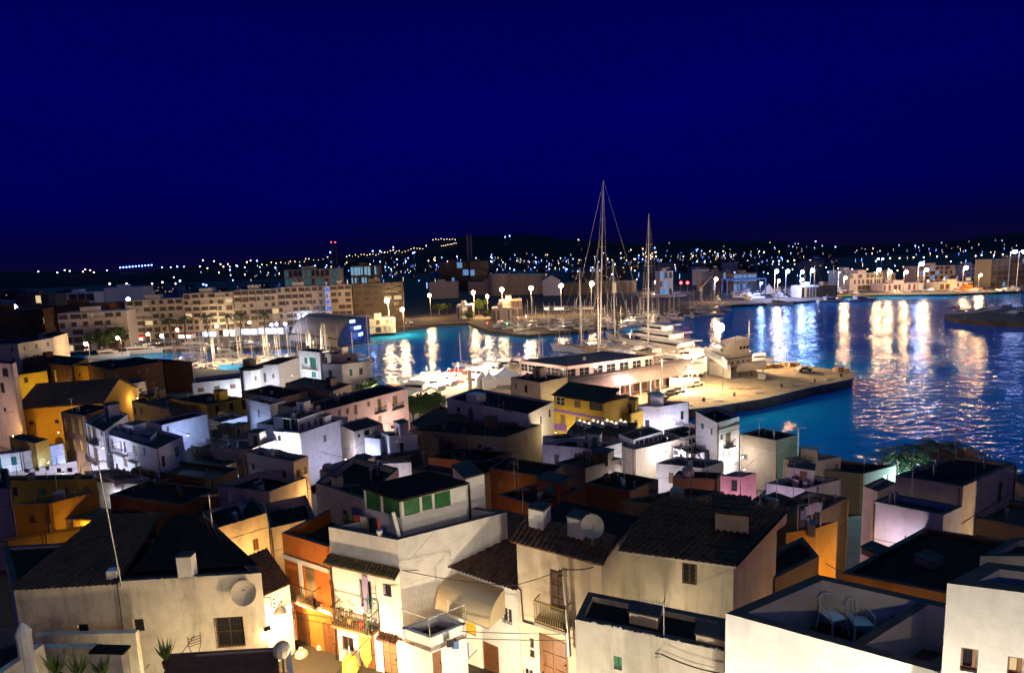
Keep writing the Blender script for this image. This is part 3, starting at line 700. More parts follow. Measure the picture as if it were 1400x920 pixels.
# H3 large tiled roof house
h3 = hs('h3', 'weathered house with a broad dark tiled roof and a tile-capped chimney block', (1003, 771), (822, 747), (1062, 725), top=19.2, col='old', par=.0, roof='none', base=12,
        win=[('bars', 933, 952, 770, 798, M_SHUT)], name='tiled_roof_house')
def h3b():
    A, B = h3['A'], h3['B']; rt_ = h3['root']; z = h3['z']; q = h3['q']
    e0 = A.pt(-.1, z + .03, .25); e1 = A.pt(A.len + .12, z + .03, .25); up_ = (q[2] - q[1]) * 1.25
    tiles(rt_, e0, e1, e0 + up_ + Vector((0, 0, .75)), e1 + up_ + Vector((0, 0, .75)), .27, .42, .075)
    f = MB(); wbox(f, A, -.08, z - .08, A.len + .08, z + .02, .003, .2); f.tube(A.pt(.05, z - .1, .06), A.pt(.05, 14, .06), .04); f.build('gutter', M_FRAME, rt_)
    gb = MB(); a, c = q[1], q[1] + up_; n = B.n * .02
    gb.add([a + n, c + n, c + n + Vector((0, 0, .75)), a + n + Vector((0, 0, .02))], [(0, 1, 2, 3)]); gb.build('gable', M_OLD, rt_)
    p = at(1000, 716, z + .6); rz = math.atan2(A.t.y, A.t.x)
    c_ = MB().box(p.x, p.y, z, 1.4, 1.1, 1.35, rz); cb = c_.build('chimney_block', M_CREAM, rt_)
    x, y = Vector((math.cos(rz), math.sin(rz), 0)), Vector((-math.sin(rz), math.cos(rz), 0)); o = Vector((p.x, p.y, z + 1.35))
    tiles(cb, o - x * .85 - y * .75, o + x * .85 - y * .75, o - x * .85 + y * .7 + Vector((0, 0, .3)), o + x * .85 + y * .7 + Vector((0, 0, .3)), .24, .36, name='tile_cap')
    antenna(at(945, 695, z + 1.4), 3.4, .3).build('antenna', M_GALV, rt_)
h3b()
# low front house with skylight boxes
h4 = hs('h4', 'low cream house with a cracked parapet, two skylight boxes and a small green window', (990, 890), (786, 846), None, top=20.0, depth=1.7, col='old', par=.2, base=12, win=[('shut', 839, 850, 897, 915, M_GREEN)], name='low_house')
def h4b():
    rt_ = h4['root']; A = h4['A']; rz = math.atan2(A.t.y, A.t.x)
    for px, py in ((882, 845), (974, 876)):
        p = at(px, py + 4, h4['rf']); s_ = MB().box(p.x, p.y, h4['rf'], .95, .6, .42, rz); s_ = s_.build('skylight_box', M_CREAM, rt_); MB().box(p.x, p.y, h4['rf'] + .423, 1.05, .7, .05, rz).build('lid', M_CAP, s_)
    p = A.pt(A.hit(907, 880)[0], h4['z'], -.1); an = MB().tube(p - Vector((0, 0, 1)), p + Vector((0, 0, 1.15)), .025)
    q = p + Vector((0, 0, 1.1)); an.tube(q + A.t * .1, q - A.t * .75, .015)
    for k in range(8): c = q - A.t * (.05 + .09 * k); an.tube(c - A.n * .15, c + A.n * .15, .008, n=4)
    an.build('antenna', M_GALV, rt_)
h4b()
# terrace with chairs, lower right
h5 = hs('h5', 'smooth white terrace house with two garden chairs on its sunken roof', (1283, 918), (992, 838), (1396, 847), top=23.6, col='white', par=1.15, base=13, roof=M_TFLOOR, name='terrace_house')
def h5b():
    rt_ = h5['root']; z = h5['z']
    p, q = at(1165, 878, z), at(1262, 818, z); d = q - p; n = Vector((d.y, -d.x, 0)).normalized()
    pw_ = MB().obox((p.x, p.y, z - 1.14), (d.x, d.y, 0), n * .15, (0, 0, 1.1)).build('partition_wall', M_WHITE, rt_); MB().obox((p.x, p.y, z - .037), (d.x, d.y, 0), n * .16, (0, 0, .03)).build('coping', M_CAP, pw_)
h5b()
h6 = hs('h6', 'tall plain white house wall with two small windows at the right edge', (1295, 797), (1350, 768), (1560, 830), D=9.6, col='white', par=.3, base=12, winB=[('win', 1313, 1337, 886, 918, M_BWOOD), ('lit', 1377, 1400, 898, 925, M_BWOOD)], name='corner_house')
# ---- left foreground ------------------------------------------------------
h7 = hs('h7', 'long stained cream house with a large round dish and barred window at the lower left', (357, 783), (18, 803), (297, 730), top=17.2, col='old', par=.15, base=11,
        win=[('bars', 295, 334, 843, 884, M_BWOOD), ('dark', 106, 121, 853, 866), ('dark', 182, 197, 846, 862)], name='long_house')
def h7b():
    rt_ = h7['root']; A = h7['A']; z = h7['z']
    e0 = A.pt(0, z, .25); e1 = A.pt(A.hit(165, 795)[0], z, .25); n = -A.n
    tiles(rt_, e0, e1, e0 + n * 5.8 + A.t * .6 + Vector((0, 0, 1.05)), e1 + n * 5.8 - A.t * .8 + Vector((0, 0, 1.05)), .26, .42)
    a = A.pt(A.hit(165, 795)[0] + .05, z, -.3); b = A.pt(A.len - .1, z, -.3)
    mb = MB(); nn = 12
    for k in range(nn):
        f0, f1 = k / nn, (k + 1) / nn; p0 = a * (1 - f0) + b * f0; p1 = a * (1 - f1) + b * f1
        hf = lambda f: 1.0 * math.sin(math.pi * min(1, .22 + f * .75)) ** .7
        mb.quad(p0 + n * .5 - A.t * (.35 * f0), p1 + n * .5 - A.t * (.35 * f1), p1 + n * 5.2 - A.t * (.6 + 4.1 * f1) + Vector((0, 0, hf(f1))), p0 + n * 5.2 - A.t * (.6 + 4.1 * f0) + Vector((0, 0, hf(f0))))
    mb.build('curved_roof', M_ROOF, rt_)
    p = A.pt(A.hit(253, 785)[0], z, -.25); c = MB().box(p.x, p.y, z - .1, .7, .5, 1.15, math.atan2(A.t.y, A.t.x)); c = c.build('chimney', M_WHITE, rt_); MB().box(p.x, p.y, z + 1.053, .78, .58, .05, math.atan2(A.t.y, A.t.x)).build('chimney_cap', M_CAP, c)
    p = A.pt(A.hit(151, 785)[0], z, -.2); MB().box(p.x, p.y, z - .1, .45, .4, .65, .2).build('chimney', M_WHITE, rt_)
    u, zz = A.hit(337, 805); d = dish(A.pt(u, zz, .35), .62, A.n + Vector((0, 0, .25))).build('satellite_dish', M_DISH, rt_); MB().tube(A.pt(u, zz, 0), A.pt(u, zz, .25), .035).build('mount', M_GALV, d)
h7b()
def lowwalls():
    # yard walls, shed and plants in front of the long house
    t = thing('yard_wall', 'low stepped yard wall with a capped pillar in front of the long cream house', 'wall', at(80, 890, 14.5))
    a, b = at(20, 915, 16.0), at(200, 895, 15.0)
    def strip(p0, p1, z, th=.25, hh=2.5):
        p, q = at(*p0, z), at(*p1, z); d = q - p; n = Vector((d.y, -d.x, 0)).normalized(); n = n if n.y > 0 else -n
        return MB().obox((p.x, p.y, z - hh), (d.x, d.y, 0), n * th, (0, 0, hh))
    strip((45, 868), (185, 865), 15.4).build('upper_course', M_OLD, t)
    strip((55, 885), (135, 884), 15.6).build('lower_course', M_OLD, t)
    strip((-20, 935), (60, 880), 16.2, .35).build('slanted_coping', M_OLD, t)
    p = at(31, 862, 17.3); MB().lathe([(.3, -3), (.26, -.3), (.3, -.1), (.22, .1), (.05, .35)], p, 10).build('pillar', M_WHITE, t)
    t = thing('garden_shed', 'small square shed with a flat dark lid below the long cream house', 'shed', at(152, 905, 15))
    C, L, Q = at(165, 891, 16.3), at(126, 890, 16.3), at(174, 882, 16.3); D = L + Q - C
    MB().prism([(p.x, p.y) for p in (L, C, Q, D)], 13, 16.2).build('walls', M_OLD, t); MB().prism([(p.x, p.y) for p in (L + (L - Q) * .1, C + (C - D) * .1, Q + (Q - L) * .1, D + (D - C) * .1)], 16.203, 16.3).build('lid', M_ROOF, t)
    t = thing('lean_to_roof', 'rusty lean-to roof with a pale gutter pipe in the bottom left alley', 'roof', at(320, 900, 14))
    q = [at(232, 893, 15.2), at(378, 884, 15.2), at(385, 935, 15.6), at(215, 950, 15.6)]
    MB().add([p for p in q] + [p - Vector((0, 0, .12)) for p in q], [(0, 1, 2, 3), (7, 6, 5, 4), (0, 4, 5, 1), (1, 5, 6, 2), (2, 6, 7, 3), (3, 7, 4, 0)]).build('roof_panel', mat('rusty_sheet', (.10, .04, .03), .8, 0, .5, 3), t)
    MB().tube(at(268, 896, 15.4), at(375, 889, 15.4), .05).build('gutter_pipe', M_GALV, t)
    w_ = MB(); p, q2 = at(397, 884, 15.2), at(405, 960, 15.2); w_.obox((p.x, p.y, 11), (q2.x - p.x, q2.y - p.y, 0), (-.25, 0, 0), (0, 0, 4.1)); w_.build('side_wall', M_WHITE, t)
    t = thing('folded_parasol', 'grey covered folded parasol head standing beside the lean-to', 'parasol', at(385, 890, 15)); MB().ball(at(385, 888, 15.6), .38, 7).build('cover', M_DISH, t); MB().tube(at(385, 888, 15.3), at(385, 888, 15.3) - Vector((0, 0, 3.5)), .04).build('pole', M_GALV, t)
    t = thing('garden_chaise', 'wooden folding chair frame leaning by the cream house wall', 'chair', at(262, 880, 14.6)); m = MB()
    a, b = at(258, 884, 15.3), at(275, 878, 15.3)
    for k in range(4): m.tube(a + Vector((0, 0, .12 * k)), b + Vector((0, 0, .12 * k)), .02)
    m.tube(a, a + Vector((0, 0, .5)), .02); m.tube(b, b + Vector((0, 0, .5)), .02); m.tube(a, a - Vector((-.2, 0, .6)), .02); m.tube(b, b - Vector((.2, 0, .6)), .02); m.build('frame', M_BWOOD, t)
lowwalls()
def lampalley():
    # bright wall at the end of the alley with a pendant lamp and wrought bracket
    z = 15.6
    a, b = at(358, 813, z), at(392, 798, z); d = (b - a); n = Vector((d.y, -d.x, 0)).normalized(); n = -n if n.y > 0 else n
    t = thing('alley_end_house', 'small whitewashed house at the end of the lamplit alley', 'house', (a.x, a.y, 11))
    MB().obox((a.x - d.x * .6, a.y - d.y * .6, 11), (d.x * 1.7, d.y * 1.7, 0), n * -2.6, (0, 0, z - 11)).build('walls', M_WHITE, t)
    tiles(t, a - d * .6 + n * .2, b + d * .1 + n * .2, a - d * .6 - n * 2.6 + Vector((0, 0, 1.0)), b + d * .1 - n * 2.6 + Vector((0, 0, 1.0)), .22, .4)
    w2 = Wall(a, b, 11, z, a - n * 3)
    p = at(383, 834, 14.4)
    l = thing('pendant_street_lamp', 'conical metal street lamp glowing over the alley by the orange house', 'street lamp', p)
    MB().lathe([(.34, -.12), (.27, .02), (.08, .2), (.05, .3)], p, 14).build('shade', M_DISH, l); MB().path([p + Vector((0, 0, .3)), p + Vector((.1, .1, .42)), p + Vector((-1.2, 1.0, .5))], .022).build('arm', M_IRON, l)
    MB().ball(p - Vector((0, 0, .14)), .09, 6).build('bulb', M_LO, l)
    light(l, p - Vector((0, 0, .3)), (1, .58, .2), 1000, .12)
    s_ = thing('wrought_sign_bracket', 'scrolled iron bracket on the corner of the cream house', 'bracket', at(362, 830, 15)); m = MB(); q = h7['A'].pt(h7['A'].len, 0, 0)
    c = Vector((q.x, q.y, 15.9)); m.path([c, c + Vector((.35, 0, 0)), c + Vector((.35, 0, -.5)), c + Vector((.5, 0, -.6))], .02)
    for k in range(3): m.ball(c + Vector((.5, 0, -.12 - .22 * k)), .05, 4)
    m.build('scrollwork', M_IRON, s_)
lampalley()

# ---- orange-lit cluster behind the left foreground ------------------------
hs('q1', 'sodium-lit house with stepped gable and small red window behind the long house', (296, 722), None, (368, 700), h=6.4, depth=5, col='cream', par=.3, winB=[('shut', 346, 354, 736, 752, M_BROWN)], chim=[(.3, .7, 'd', .7)])
hs('q2', 'lower sodium-lit house with a sunken black roof between taller walls', (369, 722), None, (431, 708), h=5.6, depth=6, col='cream', par=.9)
hs('q3', 'beige house with a flat overhanging roof and twin drainpipes in the orange cluster', (401, 631), (335, 618), (421, 623), h=8.8, col='cream', autoB=(2, 1, .5, .9), chim=[(.4, .5, 'b', .9, 1.2)])
hs('q4', 'striped-railing terrace house below the beige flat-roofed house', (368, 672), (296, 664), (420, 652), h=6.6, col='cream', par=.6, chim=[(.7, .2, .9), (.2, .3, 'a')])
hs('q5', 'orange-lit house whose black roof meets the green-glazed rooftop room', (498, 682), (431, 660), (545, 640), h=7.6, col='cream', par=.35, chim=[(.3, .2, .7)])
hs('q6', 'brown-lit sloping wall house with a round tank, behind the green-glazed room', (452, 648), (437, 642), (513, 624), h=7.6, col='cream', par=.5, chim=[(.3, .1, 't'), (.7, .6, 'a')])
hs('q7', 'orange-lit block with two satellite dishes on its front corner', (343, 614), (292, 612), (378, 601), h=7, col='cream', par=.3, chim=[(.5, .1, 'd', .6), (.2, .2, 'd', .5)])
hs('q8', 'dark brick-red roofed house left of the dish block', (290, 655), (180, 640), (330, 640), h=6.2, col='brown', par=.5, chim=[(.2, .5, .8), (.6, .3, 'a', 3)])
hs('q9', 'unlit brown house in the middle of the left quarter', (250, 690), (150, 676), (300, 668), h=6.4, col='brown', par=.4, chim=[(.3, .3, 'a', 3.4), (.7, .5, .7)])
hs('q10', 'low amber-lit house with a scalloped tile eave on the left', (185, 716), (78, 708), (210, 700), h=4.6, col='ochre', par=.02, roof=M_TILE)
hs('q11', 'amber-lit courtyard house with a water tank, far left', (68, 688), (18, 690), (132, 672), h=6.8, col='ochre', par=.35, chim=[(.6, .5, 't'), (.3, .7, 'a', 3)])
hs('q12', 'amber-lit wall house under the black roof at the left edge', (60, 728), (10, 736), (128, 716), h=5.2, col='ochre', par=.1, roof=M_TILE)
hs('q13', 'tall unlit cream wall at the extreme left edge', (14, 668), (-60, 668), (10, 640), h=9.0, col='old', par=.2)
# ---- lilac and white houses, left middle ----------------------------------
CH = 'town house'
def bal(key, wk, rects, out=.6):
    h = H[key]; w2 = h[wk]
    for (xl, xr, yt, yb) in rects: r_ = w2.rect(xl, xr, yt, yb); balcony(h['root'], w2, r_[0], r_[2], r_[1], out, .9, M_IRON, M_CONC, step=.22)
hs('tower', 'pinkish church bell tower with arched openings at the left edge', (16, 498), (-42, 492), (22, 495), top=17.5, col='rose', par=.4, name='church_tower', cat='bell tower', base=1,
   win=[('dark', 3, 11, 503, 515), ('dark', 0, 6, 523, 537)])
def church():
    t = H['tower']; A = t['A']; r_ = t['root']
    z = A.hit(8, 517)[1]; m = MB()
    q = t['q']; cen = t['cen']
    m.prism([((p.x - cen.x) * 1.07 + cen.x, (p.y - cen.y) * 1.07 + cen.y) for p in q], z - .3, z); m.build('cornice', M_ROSE, r_)
    u, zz = A.hit(7, 560); MB().lathe([(.45, 0), (.45, .03)], A.pt(u, zz, .01), 14, A.n).build('round_window', M_BLACK, r_)
    z = 8.8; C = at(140, 550, z); L = at(24, 558, z); n = Vector(((C - L).y, -(C - L).x, 0)).normalized(); n = n if n.y > 0 else -n
    o = thing('church_nave', 'long ochre church nave with a black pitched roof', 'church', (C.x, C.y, 1)); w2 = Wall(L, C, 1, z, C + n * 9)
    m = MB(); skin(m, w2, [], .1)
    e_ = 13.0; ridge = z + 3.2
    for p in (L, C): m.add([p.xy.to_3d() + Vector((0, 0, 1)), (p + n * e_).xy.to_3d() + Vector((0, 0, 1)), (p + n * e_).xy.to_3d() + Vector((0, 0, z)), (p + n * e_ / 2).xy.to_3d() + Vector((0, 0, ridge)), p.xy.to_3d() + Vector((0, 0, z))], [(0, 1, 2, 3, 4)])
    m.build('walls', M_OCHRE, o)
    up_ = Vector((0, 0, ridge - z)); d = (C - L).normalized() * .3; m = MB()
    for s0, s1 in ((-.4, e_ / 2), (e_ + .4, e_ / 2)):
        a, b, c, f = L - d + n * s0, C + d + n * s0, C + d + n * s1 + up_, L - d + n * s1 + up_
        if s0 < 0: a, b = a - Vector((0, 0, .2)), b - Vector((0, 0, .2))
        m.add([a, b, c, f, a + Vector((0, 0, .15)), b + Vector((0, 0, .15)), c + Vector((0, 0, .15)), f + Vector((0, 0, .15))], [(0, 1, 2, 3), (4, 5, 6, 7), (0, 1, 5, 4), (1, 2, 6, 5), (3, 0, 4, 7)])
    m.build('roof', M_TILE, o)
    for px, py in ((43, 578), (78, 576)):
        u, zz = w2.hit(px, py); MB().lathe([(.4, 0), (.4, .03)], w2.pt(u, zz, .01), 12, w2.n).build('round_window', M_BLACK, o)
    u, zz = w2.hit(81, 602); a = MB(); a.add([w2.pt(u - .7, 1, .02), w2.pt(u + .7, 1, .02)] + [w2.pt(u + .7 * math.cos(k * math.pi / 8), zz + .7 * math.sin(k * math.pi / 8), .02) for k in range(9)], [tuple(range(11))]); a.build('arched_door', M_WOOD, o)
church()
hs('b1', 'red-brown town house with tall ochre shutters and a pediment, beside the church', (115, 568), (83, 563), (150, 556), h=10.5, col='brown', par=.3, name='town_house', cat=CH,
   win=[('shut', 87, 91, 572, 590, M_OCHRE), ('shut', 97, 102, 572, 592, M_OCHRE), ('shut', 107, 112, 573, 594, M_OCHRE), ('shut', 90, 94, 602, 616, M_OCHRE), ('shut', 100, 104, 602, 616, M_OCHRE), ('shut', 109, 113, 602, 616, M_OCHRE)])
hs('c1', 'narrow lilac-lit town house with iron balconies, left of the long white one', (142, 590), (117, 578), (175, 566), h=10, col='white', par=.35, name='town_house', cat=CH, win=[('shut', 120, 124, 582, 600), ('shut', 127, 132, 584, 604), ('shut', 128, 134, 612, 630), ('shut', 137, 140, 584, 595)])
bal('c1', 'A', [(125, 135, 604, 605), (124, 136, 629, 630)])
hs('c2', 'long white town house with pairs of balconies and a green tile eave', (214, 614), (144, 592), (250, 596), h=9.2, col='white', par=.35, name='town_house', cat=CH,
   win=[('shut', 147, 150, 600, 613), ('shut', 152, 155, 600, 614), ('shut', 164, 167, 603, 616), ('shut', 169, 172, 604, 618), ('shut', 182, 187, 609, 622), ('shut', 151, 155, 622, 636), ('shut', 169, 174, 626, 638), ('shut', 196, 199, 612, 622, M_BLUE), ('shut', 184, 188, 630, 640)])
bal('c2', 'A', [(144, 156, 615, 616), (161, 174, 619, 620), (181, 189, 628, 629)])
hs('c3', 'white rooftop apartment with a dark doorway above the long white house', (221, 581), (203, 576), (284, 566), D=H['c2']['q'][1].y + 9, col='white', par=.25, name='rooftop_house', win=[('dark', 205, 208, 588, 597)], winB=[('shut', 228, 231, 583, 590)])
hs('c4', 'stepped white terrace wall between the rooftop apartment and the balconies', (204, 600), (145, 586), (214, 590), D=H['c2']['q'][1].y + 3.5, col='white', par=.9, name='terrace_house')
hs('d1', 'blue-lit house with a small square window at the left edge', (29, 618), (-30, 624), (86, 606), h=6.4, col='white', par=.45, name='terrace_house', win=[('shut', 15, 23, 624, 636, M_TEAL), ('shut', -2, 2, 625, 642, M_TEAL)])
hs('d2', 'brilliantly lit white garden wall house at the left', (32, 642), (0, 648), (105, 630), h=4.4, col='white', par=.15, name='terrace_house', winB=[('shut', 76, 83, 640, 651)])
hs('d3', 'ochre shed-like house with a tilted dark roof by the church', (48, 606), (12, 598), (66, 600), h=7.6, col='ochre', par=.2)
hs('d4', 'unlit flat black roof in front of the bright garden wall', (132, 655), (6, 657), (128, 648), h=6.8, col='ochre', par=.2, depth=4, chim=[(.3, .5, .6), (.35, .5, 'a', 2.6), (.8, .4, .5)])
hs('d5', 'pale pink house with two dark shutters and a ragged parapet', (160, 640), (115, 644), (204, 652), h=6.0, col='rose', par=.3, winB=[('shut', 164, 170, 656, 672), ('shut', 172, 178, 658, 674)])
# ---- yellow and dark blocks behind -----------------------------------------
hs('y1', 'yellow house with a shallow cornice left of the palms, behind the church', (22, 513), None, (64, 507), h=7, col='yel', par=.2, depth=7, base=1)
hs('y2', 'yellow house between the dark palm and the gabled yellow house', (74, 506), None, (102, 503), h=7, col='yel', par=.2, depth=7)
hs('y3', 'yellow gabled house with a round vent', (100, 499), None, (150, 503), h=8.5, col='ochre', par=.2, depth=9, winB=[('dark', 107, 110, 510, 514), ('shut', 124, 128, 508, 516)])
hs('y4', 'dim beige wall house with a ball finial behind the white terraces', (143, 530), None, (200, 521), h=8.2, col='cream', par=.4, depth=5)
hs('y5', 'yellow stepped house end beside the beige wall', (203, 544), (190, 538), (218, 538), h=7.0, col='yel', par=.2)
hs('y6', 'broad dim brown warehouse behind the yellow gable', (150, 506), (120, 498), (222, 494), h=9, col='brown', par=.3)
hs('y7', 'dim cream apartment block at the left edge with laundry-hung balconies', (24, 470), (-50, 472), (72, 462), h=13, col='cream', par=.4, autoB=(3, 3), autoA=(4, 3), det=0)
hs('y8', 'dim cream block with a shallow lit roof, left middle distance', (70, 462), (52, 458), (92, 455), h=11, col='cream', par=.3, autoA=(2, 2), det=0)
hs('y9', 'boxy dark brown block right of the cream apartments', (225, 496), (180, 492), (262, 494), h=8, col='brown', par=.4)
hs('y10', 'unlit low block with a chimney stub at the left below the apartments', (96, 500), (30, 492), (120, 490), h=8.6, col='brown', par=.5, chim=[(.2, .2, 1.6)])
hs('g1', 'long grey-white building with a bright strip and a red beacon', (262, 524), None, (328, 517), h=6.0, col='white', par=.7, depth=8, autoB=(3, 1, 1.2, 1.0))
hs('g2', 'white house with brown shutters and a dark lean-to roof near the marina', (380, 498), (350, 499), (409, 488), h=6.4, col='white', par=.05, win=[('shut', 359, 364, 510, 522), ('shut', 372, 375, 511, 517)])
hs('g3', 'white house front with green shutters, tallest above the bright bend', (438, 482), (408, 479), (449, 478), h=11, col='white', par=.25, name='town_house', cat=CH, win=[('shut', 416, 420, 489, 497, M_GREEN), ('shut', 424, 432, 489, 503, M_GREEN), ('shut', 426, 432, 508, 516, M_TEAL)])
bal('g3', 'A', [(415, 434, 503, 504)])
hs('g4', 'white house with blue shutters lit from below at the harbour bend', (467, 498), (438, 497), (507, 493), h=8.8, col='white', par=.15, name='town_house', cat=CH, win=[('shut', 449, 454, 506, 515, M_BLUE)], winB=[('shut', 478, 482, 505, 514, M_TEAL), ('shut', 491, 496, 503, 512)])
hs('g5', 'small penthouse room on the harbour-bend house', (453, 484), (440, 482), (488, 483), D=H['g4']['q'][1].y + 3, col='cream', par=.2, winB=[('dark', 474, 480, 489, 494)])
hs('k1', 'yellow house with dark doorway lit warmly in the dark quarter', (283, 553), (232, 545), (337, 544), h=7.2, col='yel', par=.25, winB=[('dark', 295, 300, 555, 570), ('dark', 314, 319, 551, 562), ('dark', 331, 335, 546, 560)])
hs('k2', 'tall windowless blue-grey house wall', (369, 553), (335, 545), (391, 547), h=7.6, col='white', par=.9)
hs('k3', 'plain blue-lit wall in front of the yellow house', (302, 577), None, (338, 568), h=5.2, col='white', par=.4, depth=5)
hs('n2', 'bright white house base with a long lilac side wall', (411, 592), (372, 589), (476, 570), h=8.0, col='white', par=.5, win=[('dark', 379, 384, 595, 603)])
hs('n1', 'white rooftop room with teal glazed balcony doors', (408, 573), (372, 569), (443, 561), D=H['n2']['q'][1].y + 1.5, col='white', par=.25, win=[('win', 387, 396, 573, 588, M_TEAL), ('win', 398, 407, 573, 589, M_TEAL)], autoB=(4, 1, .5, 1.0), name='rooftop_house')
hs('n3', 'dim long roof terrace behind the teal-glazed room', (440, 566), (380, 553), (500, 550), h=8.4, col='stone', par=.6, chim=[(.2, .3, .9), (.5, .5, 'a'), (.8, .4, .8)])
hs('p1', 'rosy three-storey town house with small balconies at the harbour front', (437, 563), None, (557, 531), h=9.0, col='rose', par=.3, depth=7, name='town_house', cat=CH,
   winB=[('shut', 473, 477, 558, 566), ('shut', 484, 489, 553, 567), ('shut', 502, 506, 549, 556), ('shut', 516, 521, 545, 561), ('shut', 537, 543, 541, 557), ('shut', 517, 522, 568, 577), ('shut', 462, 466, 560, 568)], chim=[(.3, .04, 1.3), (.55, .04, 1.1), (.8, .04, 1.0)])
bal('p1', 'B', [(512, 527, 562, 563), (536, 550, 557, 558), (537, 552, 580, 581)])
hs('p2', 'white annex joining the rosy town house on its left', (386, 582), None, (440, 562), h=8.2, col='white', par=.4, depth=5, winB=[('shut', 395, 398, 570, 574)])
hs('u1', 'ochre-lit gable-sided house with an arched vent', (484, 590), (462, 580), (524, 579), h=7.2, col='cream', par=.1, winB=[('dark', 489, 493, 593, 598), ('dark', 498, 506, 588, 595)])
hs('v1', 'small blue-lit terrace wall right of the ochre gable house', (498, 598), None, (521, 600), h=6.2, col='white', par=.5, depth=3)
hs('v2', 'pale blue windowless block in the dark centre', (533, 596), (520, 590), (571, 593), h=6.6, col='white', par=.3)
hs('w0', 'house with an upper room showing its yellow-lit side, by the bright boats', (738, 523), (698, 516), (776, 515), h=8.5, col='cream', par=.25, chim=[(.3, .3, .9)])
hs('w1', 'lilac-white eaved house facing the bright boat basin', (722, 566), (611, 544), (757, 549), h=7.6, col='white', par=.35, win=[('dark', 624, 629, 557, 563), ('shut', 688, 700, 556, 563), ('shut', 641, 645, 556, 562)], chim=[(.3, .25, 'b', 1.4, 2.5), (.75, .2, 'a', 3.5)], name='town_house', cat=CH)
ya = hs('ya', 'mustard-yellow town house with purple trim and arched window', (826, 551), (757, 540), (862, 542), h=9.0, col='yel', par=.02, roof=M_TILE, name='town_house', cat=CH,
   win=[('win', 760, 772, 543, 554, M_FRAME), ('shut', 785, 794, 547, 557), ('dark', 806, 824, 550, 561), ('shut', 766, 773, 567, 582), ('shut', 787, 793, 570, 583)])
def yab():
    A = ya['A']; t = ya['root']; z = A.hit(790, 568)[1]; m = MB(); wbox(m, A, 0, z, A.len, z + .4, .003, .05); z2 = A.hit(775, 590)[1]; wbox(m, A, 0, z2, A.len * .25, z2 + 1.0, .003, .05); m.build('purple_trim', mat('purple_paint', (.25, .12, .45), .7), t)
    n = ya['B'].t
    tiles(t, A.pt(-.2, ya['z'] - .02, .35), A.pt(A.len + .2, ya['z'] - .02, .35), A.pt(-.2, ya['z'] + 1.3, -4.5), A.pt(A.len + .2, ya['z'] + 1.3, -4.5), .3, .6)
yab()
hs('yb', 'lower yellow wing with a covered gallery attached to the mustard house', (862, 566), (824, 562), (880, 560), h=6.8, col='yel', par=.2, win=[('dark', 840, 852, 567, 574)])
hs('bb1', 'lilac-white house behind the glowing terrace lamp', (903, 556), (862, 555), (942, 549), h=7.4, col='white', par=.35, win=[('dark', 882, 888, 574, 585)], chim=[(.5, .4, 'b', 2.0, 2.0)])
hs('bb2', 'small rooftop hut with a dark doorway seen against the pier', (892, 541), (886, 536), (906, 538), D=H['bb1']['q'][1].y + 3, col='stone', par=.2)
hs('dd', 'three-storey white house at the water with brightly lit front', (981, 578), (951, 563), (1011, 569), h=8.8, col='white', par=.5, base=1, name='town_house', cat=CH, winB=[('shut', 992, 999, 591, 608), ('shut', 985, 988, 594, 601), ('shut', 988, 991, 616, 625), ('lit', 994, 999, 616, 627)])
bal('dd', 'B', [(990, 1001, 609, 610)])
def ddb():
    B = H['dd']['B']; m = MB(); z = B.hit(995, 584)[1]; wbox(m, B, 0, z, B.len, z + .2, .003, .12); m.build('cornice', M_SHUT, H['dd']['root'])
ddb()
hs('ff', 'small white house with a dark porch in front of the three-storey white one', (934, 598), (908, 588), (966, 590), h=6.0, col='cream', par=.15, winB=[('dark', 942, 957, 598, 609)])
hs('ff2', 'low white terrace with slatted screens below the three-storey house', (948, 622), (920, 612), (982, 612), h=4.6, col='white', par=.6, chim=[(.4, .3, 'a', 3.0)])
hs('ee1', 'large flat-roofed pale house with a raised roof panel', (815, 614), (741, 607), (850, 605), h=6.6, col='white', par=.35, winB=[('shut', 829, 834, 620, 626)], chim=[(.4, .6, 'a', 3)])
hs('ee3', 'cream-lit blank house wall below the glazed panels', (867, 615), (846, 608), (930, 600), h=5.4, col='cream', par=.3, chim=[(.5, .3, 'a', 2)])
hs('ee2', 'party terrace house with a long row of glazed panels', (866, 601), (845, 593), (906, 589), D=H['ee3']['q'][1].y + 1.2, col='white', par=.15, winB=[('win', 869, 873, 602, 609), ('win', 875, 880, 601, 608), ('win', 882, 887, 599, 607), ('win', 889, 893, 597, 605), ('win', 895, 899, 596, 604), ('win', 901, 904, 594, 602)], roof=M_TERRA)
hs('ee4', 'flat white roof with pale stripes beside the yellow wing', (760, 600), (742, 596), (800, 596), h=7, col='white', par=.2)
hs('jj', 'low white-walled house under a wide black roof, centre right', (962, 640), (897, 633), (990, 630), h=4.8, col='white', par=.25, chim=[(.2, .3, 'a', 2.4), (.6, .3, .8)])
hs('gg', 'dark stone house standing against the water', (1062, 602), (1012, 593), (1090, 594), h=6.6, col='stone', par=.25, base=1, win=[('dark', 1017, 1022, 621, 628)])
hs('ii', 'pink-lit house with a dark window in the right centre', (1013, 652), (985, 650), (1034, 646), h=7.2, col='pink', par=.3, win=[('dark', 1000, 1008, 656, 671)])
hs('kk', 'brown timber-clad rooftop left of the pink house', (980, 655), (920, 652), (986, 646), h=6.8, col='brown', par=.4, chim=[(.3, .4, 't'), (.3, .1, 'a', 4)])
